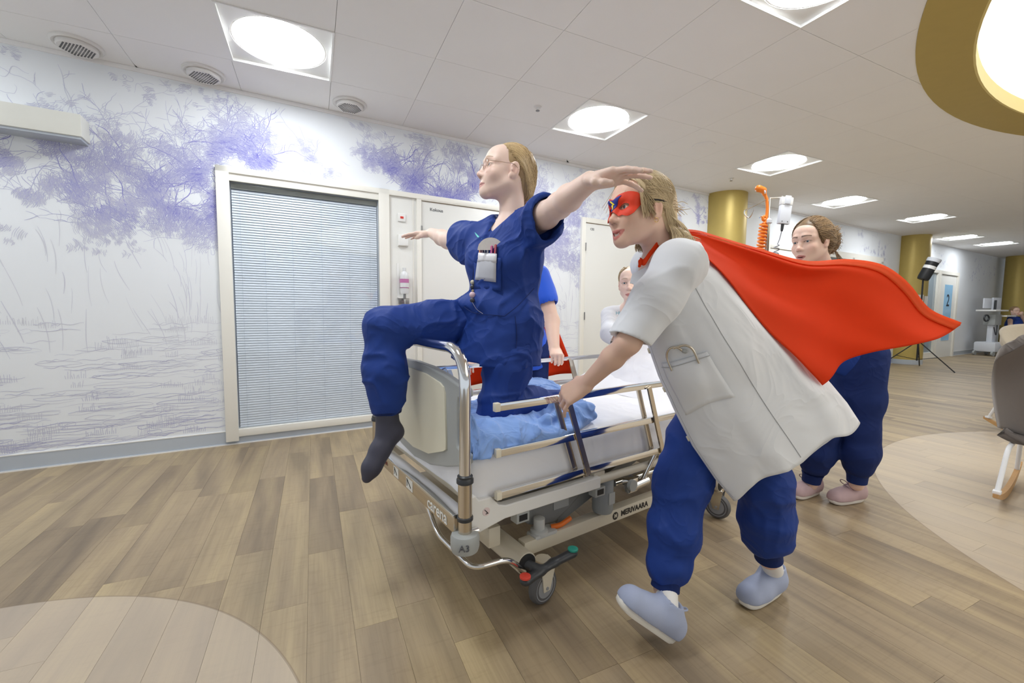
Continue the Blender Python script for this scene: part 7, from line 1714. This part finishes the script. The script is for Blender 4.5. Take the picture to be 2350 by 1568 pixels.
q = [Hm((-0.004, -0.19, 0)), Hm((-0.010, -0.24, 0)), Hm((-0.018, -0.27, 0))]
for k in range(60):
    a = k/60*5*2*math.pi; q.append(Hm((-0.020, -0.275-0.14*k/60, 0))+0.014*(math.cos(a)*_R+math.sin(a)*_F))
MB().tube(q, 0.0028, n=7).build('coiled_cable', mat('cable_grey', srgb(140, 142, 150), rough=0.4), t)
# studio light on a tripod by the second column
sp = np.array([10.75, 4.20, 0.0]); t = thing('light_stand', sp, 'black tripod stand with a short cylindrical light by the gold column', 'light stand')
top = at(2050, 640, sp @ _F-CAM @ _F); zt = top[2]
MB().tube([sp+(0, 0, 0.16), (sp[0], sp[1], zt)], 0.014, n=10).build('stand_pole', M_black, t)
for a in (0.3, 2.4, 4.5):
    e = sp+np.array([0.62*math.cos(a), 0.62*math.sin(a), 0.01]); lg = MB().tube([sp+(0, 0, 0.55), e], 0.010, n=8).build('tripod_leg', M_black, t)
    MB().tube([sp+(0, 0, 0.18), lerp(sp+(0, 0, 0.55), e, 0.55)], 0.006, n=6).build('tripod_brace', M_black, lg)
ax = unit(_U*0.9+_R*0.35-_F*0.2); c = np.array([sp[0], sp[1], zt])
MB().lathe([(0.085, -0.02), (0.095, 0.02), (0.095, 0.26)], c, ax=ax, n=24).build('light_head', M_black, t)
MB().lathe([(0.098, 0.19), (0.098, 0.25)], c, ax=ax, n=24).build('light_band', M_white, t)
MB().lathe([(0.098, 0.33), (0.108, 0.36), (0.108, 0.40)], c, ax=ax, n=24).build('light_rim', M_devwhite, t)
MB().lathe([(0.094, 0.26), (0.100, 0.33)], c, ax=ax, n=24).build('light_grip', M_black, t)

# ---- vital-signs trolley and the seated person far down the hall
vc = np.array(on_z(2262, 812, 0)); vc = vc-np.array([0.6, 0.25, 0]); vR = unit(_R*np.array([1, 1, 0])*0.9+_F*np.array([1, 1, 0])*0.25); vF = np.array([-vR[1], vR[0], 0])
t = thing('medical_trolley', vc, 'pale medical trolley with screen and trays far down the hall', 'trolley')
Vm = lambda p: vc+vR*p[0]+vF*p[1]+np.array([0, 0, p[2]])
MB().box((-0.24, -0.22, 0.10), (0.24, 0.22, 0.36), M=Vm, bev=0.05).build('trolley_base', M_devwhite, t)
for (a, b) in ((-0.24, -0.18), (0.24, -0.18), (-0.24, 0.18), (0.24, 0.18)):
    MB().lathe([(0.06, -0.02), (0.065, 0.0), (0.06, 0.02)], Vm((a, b, 0.065)), ax=vF, n=16).build('castor', M_bedgrey, t)
MB().box((-0.07, -0.06, 0.34), (0.09, 0.06, 0.85), M=Vm, bev=0.02).build('trolley_column', M_devwhite, t)
MB().box((-0.13, -0.12, 0.80), (0.13, 0.12, 1.08), M=Vm, bev=0.02).build('control_box', M_bedgrey, t)
MB().box((-0.30, -0.20, 1.16), (0.20, 0.20, 1.20), M=Vm, bev=0.01).build('upper_tray', M_white, t)
MB().box((0.10, -0.22, 1.02), (0.48, 0.16, 1.06), M=Vm, bev=0.01).build('side_tray', M_white, t)
MB().box((0.10, 0.06, 1.20), (0.42, 0.10, 1.52), M=Vm, bev=0.01).build('screen', M_devwhite, t)
MB().box((-0.28, 0.05, 1.24), (0.02, 0.08, 1.50), M=Vm, bev=0.01).build('rear_screen', M_devwhite, t)
MB().tube([Vm((0.06, 0, 1.2)), Vm((0.06, 0, 1.45))], 0.025, n=10).build('screen_post', M_dark, t)
MB().tube([Vm((-0.24+0.09*math.cos(a), 0, 0.98+0.08*math.sin(a))) for a in np.linspace(0, 2*math.pi, 17)[:-1]], 0.018, n=8, closed=True).build('push_handle', M_dark, t)
MB().tube(bez([Vm((0.0, -0.1, 0.82)), Vm((-0.10, -0.14, 0.55)), Vm((-0.12, -0.1, 0.75))], 8), 0.012, n=6).build('cable', M_dark, t)
fp = np.array([16.8, 4.63, 0.0]); FA = frame(y=-vF-vR*0.5, z=(0, 0, 1)); fH = fp+np.array([0, 0, 1.17]); fN = fp+np.array([0, 0, 1.03]); 
S = head_prims(Solid(), fH, FA, 1.0, neck_to=fN); S.at(np.zeros(3)); S.ell(fp+np.array([0, 0, 0.8]), (0.15, 0.15, 0.22), k=0.05)
S.chain([fN+vR*0.17-(0, 0, 0.05), fp+vR*0.26+np.array([0, 0, 0.82])-vF*0.1, fH-vF*0.12+np.array([0, 0, -0.08])], [0.05, 0.042, 0.03], k=0.03); S.ell(fH-vF*0.13+np.array([0, 0, -0.05]), (0.04, 0.03, 0.045), k=0.02)
S.chain([fN-vR*0.17-(0, 0, 0.05), fp-vR*0.24+np.array([0, 0, 0.75])-vF*0.05, fp-vR*0.12+np.array([0, 0, 0.62])-vF*0.3], [0.05, 0.042, 0.03], k=0.03)
for s in (-1, 1): S.chain([fp+vR*0.1*s+np.array([0, 0, 0.5]), fp+vR*0.12*s-vF*0.42+np.array([0, 0, 0.5]), fp+vR*0.12*s-vF*0.42+np.array([0, 0, 0.05])], [0.08, 0.06, 0.045], k=0.04)
seat = mesh_object('person', [S.mesh(0.009)], M_skin, None, colour=face_colour(fH, FA, 1.0), origin=fp, label='distant seated person in navy scrubs with a hand at the mouth', cat='person')
S = Solid(); S.ell(fp+np.array([0, 0, 0.80]), (0.175, 0.165, 0.24), k=0.05); S.cap(fN-vR*0.16-(0, 0, 0.06), fN+vR*0.16-(0, 0, 0.06), 0.065, k=0.04)
for s in (-1, 1): S.chain([fp+vR*0.1*s+np.array([0, 0, 0.5]), fp+vR*0.12*s-vF*0.42+np.array([0, 0, 0.5]), fp+vR*0.12*s-vF*0.42+np.array([0, 0, 0.10])], [0.105, 0.085, 0.06], k=0.04)
mesh_object('scrubs', [S.mesh(0.014)], M_navy, seat)
S = Solid().at(fH, FA); S.ell((0, -0.024, 0.044), (0.082, 0.10, 0.085), k=0.02); S.ell((0, 0.09, 0.0), (0.08, 0.07, 0.09), k=0.01, op='sub'); mesh_object('hair', [S.mesh(0.010)], M_brown, seat)
st = thing('stool', fp, 'low stool under the distant seated person', 'stool')
MB().lathe([(0.02, 0.03), (0.02, 0.36), (0.17, 0.37), (0.17, 0.42), (0.15, 0.43)], fp, n=20).build('stool_seat', M_dark, st)
MB().lathe([(0.20, 0.0), (0.20, 0.03)], fp, n=20).build('stool_base', M_dark, st)

# ---- rocking chairs at the right edge
M_fab = mat('taupe_felt', srgb(112, 104, 98), rough=0.85, var=0.05, scale=60, bump=0.25, bscale=900, sheen=0.4); M_fab2 = mat('beige_felt', srgb(168, 158, 142), rough=0.85, var=0.05, scale=60, bump=0.25, bscale=900, sheen=0.4)
M_oak = mat('oak', srgb(190, 148, 98), rough=0.5, var=0.12, scale=20, stretch=(1, 10, 1)); M_wtube = mat('white_tube', srgb(236, 238, 242), rough=0.3)
def rocking_chair(c, face, fabric, lab):
    f = unit(face); s = np.cross(f, (0, 0, 1)); Cm = lambda p: np.array(c)+s*p[0]+f*p[1]+np.array([0, 0, p[2]])
    t = thing('rocking_chair', c, lab, 'chair', 'rocking chairs at the right')
    G = []
    for a in np.linspace(-1, 1, 34):
        row = []
        for q in np.linspace(0, 1, 40):
            if q < 0.36:      # seat, front to back
                k = q/0.36; y = 0.34-0.56*k; z = 0.40-0.05*math.sin(k*math.pi*0.6); w = 0.27+0.03*k; cu = 0.05*a*a*a*a
                row.append(Cm((a*w, y, z+cu)))
            else:
                k = (q-0.36)/0.64; w = 0.30+0.045*math.sin(min(1, k*1.1)*math.pi*0.75); top = 0.63*(1-0.10*abs(a)**3.2)
                x_ = a*w*(1-0.26*max(0, (k-0.80)/0.20)**2.2*abs(a)**2); wrap = (0.20*math.sin(math.pi*min(1, 0.25+k*0.75)))*abs(a)**2.2
                row.append(Cm((x_, -0.22-0.17*k+wrap, 0.36+top*k)))
        G.append(row)
    MB().sheet(G, thick=0.045).build('shell', fabric, t, smooth=180)
    for sx in (-1, 1):
        P = []; n = 18
        for k in range(n):
            q = k/(n-1)*2-1; P.append((0.46*q, 0.085*q*q))
        pl = P+[(x, z+0.045*(1-0.55*x*x/0.21)) for x, z in P[::-1]]
        rk = MB().prism(pl, Cm((sx*0.27-0.011, 0, 0)), f, (0, 0, 1), s*0.022).build('rocker', M_oak, t, smooth=30)
        MB().tube(arc_path([Cm((sx*0.27, -0.42, 0.105)), Cm((sx*0.255, -0.32, 0.335)), Cm((sx*0.255, 0.22, 0.345)), Cm((sx*0.27, 0.34, 0.075))], 0.06, 6), 0.0115, n=12).build('leg_frame', M_wtube, t)
        MB().box((-0.016, -0.020, -0.006), (0.016, 0.020, 0.012), M=lambda p: Cm((sx*0.27+p[0], -0.42+p[1], 0.105+p[2])), bev=0.003).build('leg_clamp', M_wtube, rk)
    MB().tube([Cm((-0.255, -0.1, 0.34)), Cm((0.255, -0.1, 0.34))], 0.010, n=10).build('cross_bar', M_wtube, t)
rocking_chair((3.84, 0.74, 0.0), (0.985, 0.17, 0), M_fab, 'taupe felt rocking chair, the nearer one at the right edge')
rocking_chair((5.78, 1.20, 0.0), (-0.55, -0.83, 0), M_fab2, 'beige felt rocking chair behind the taupe one')
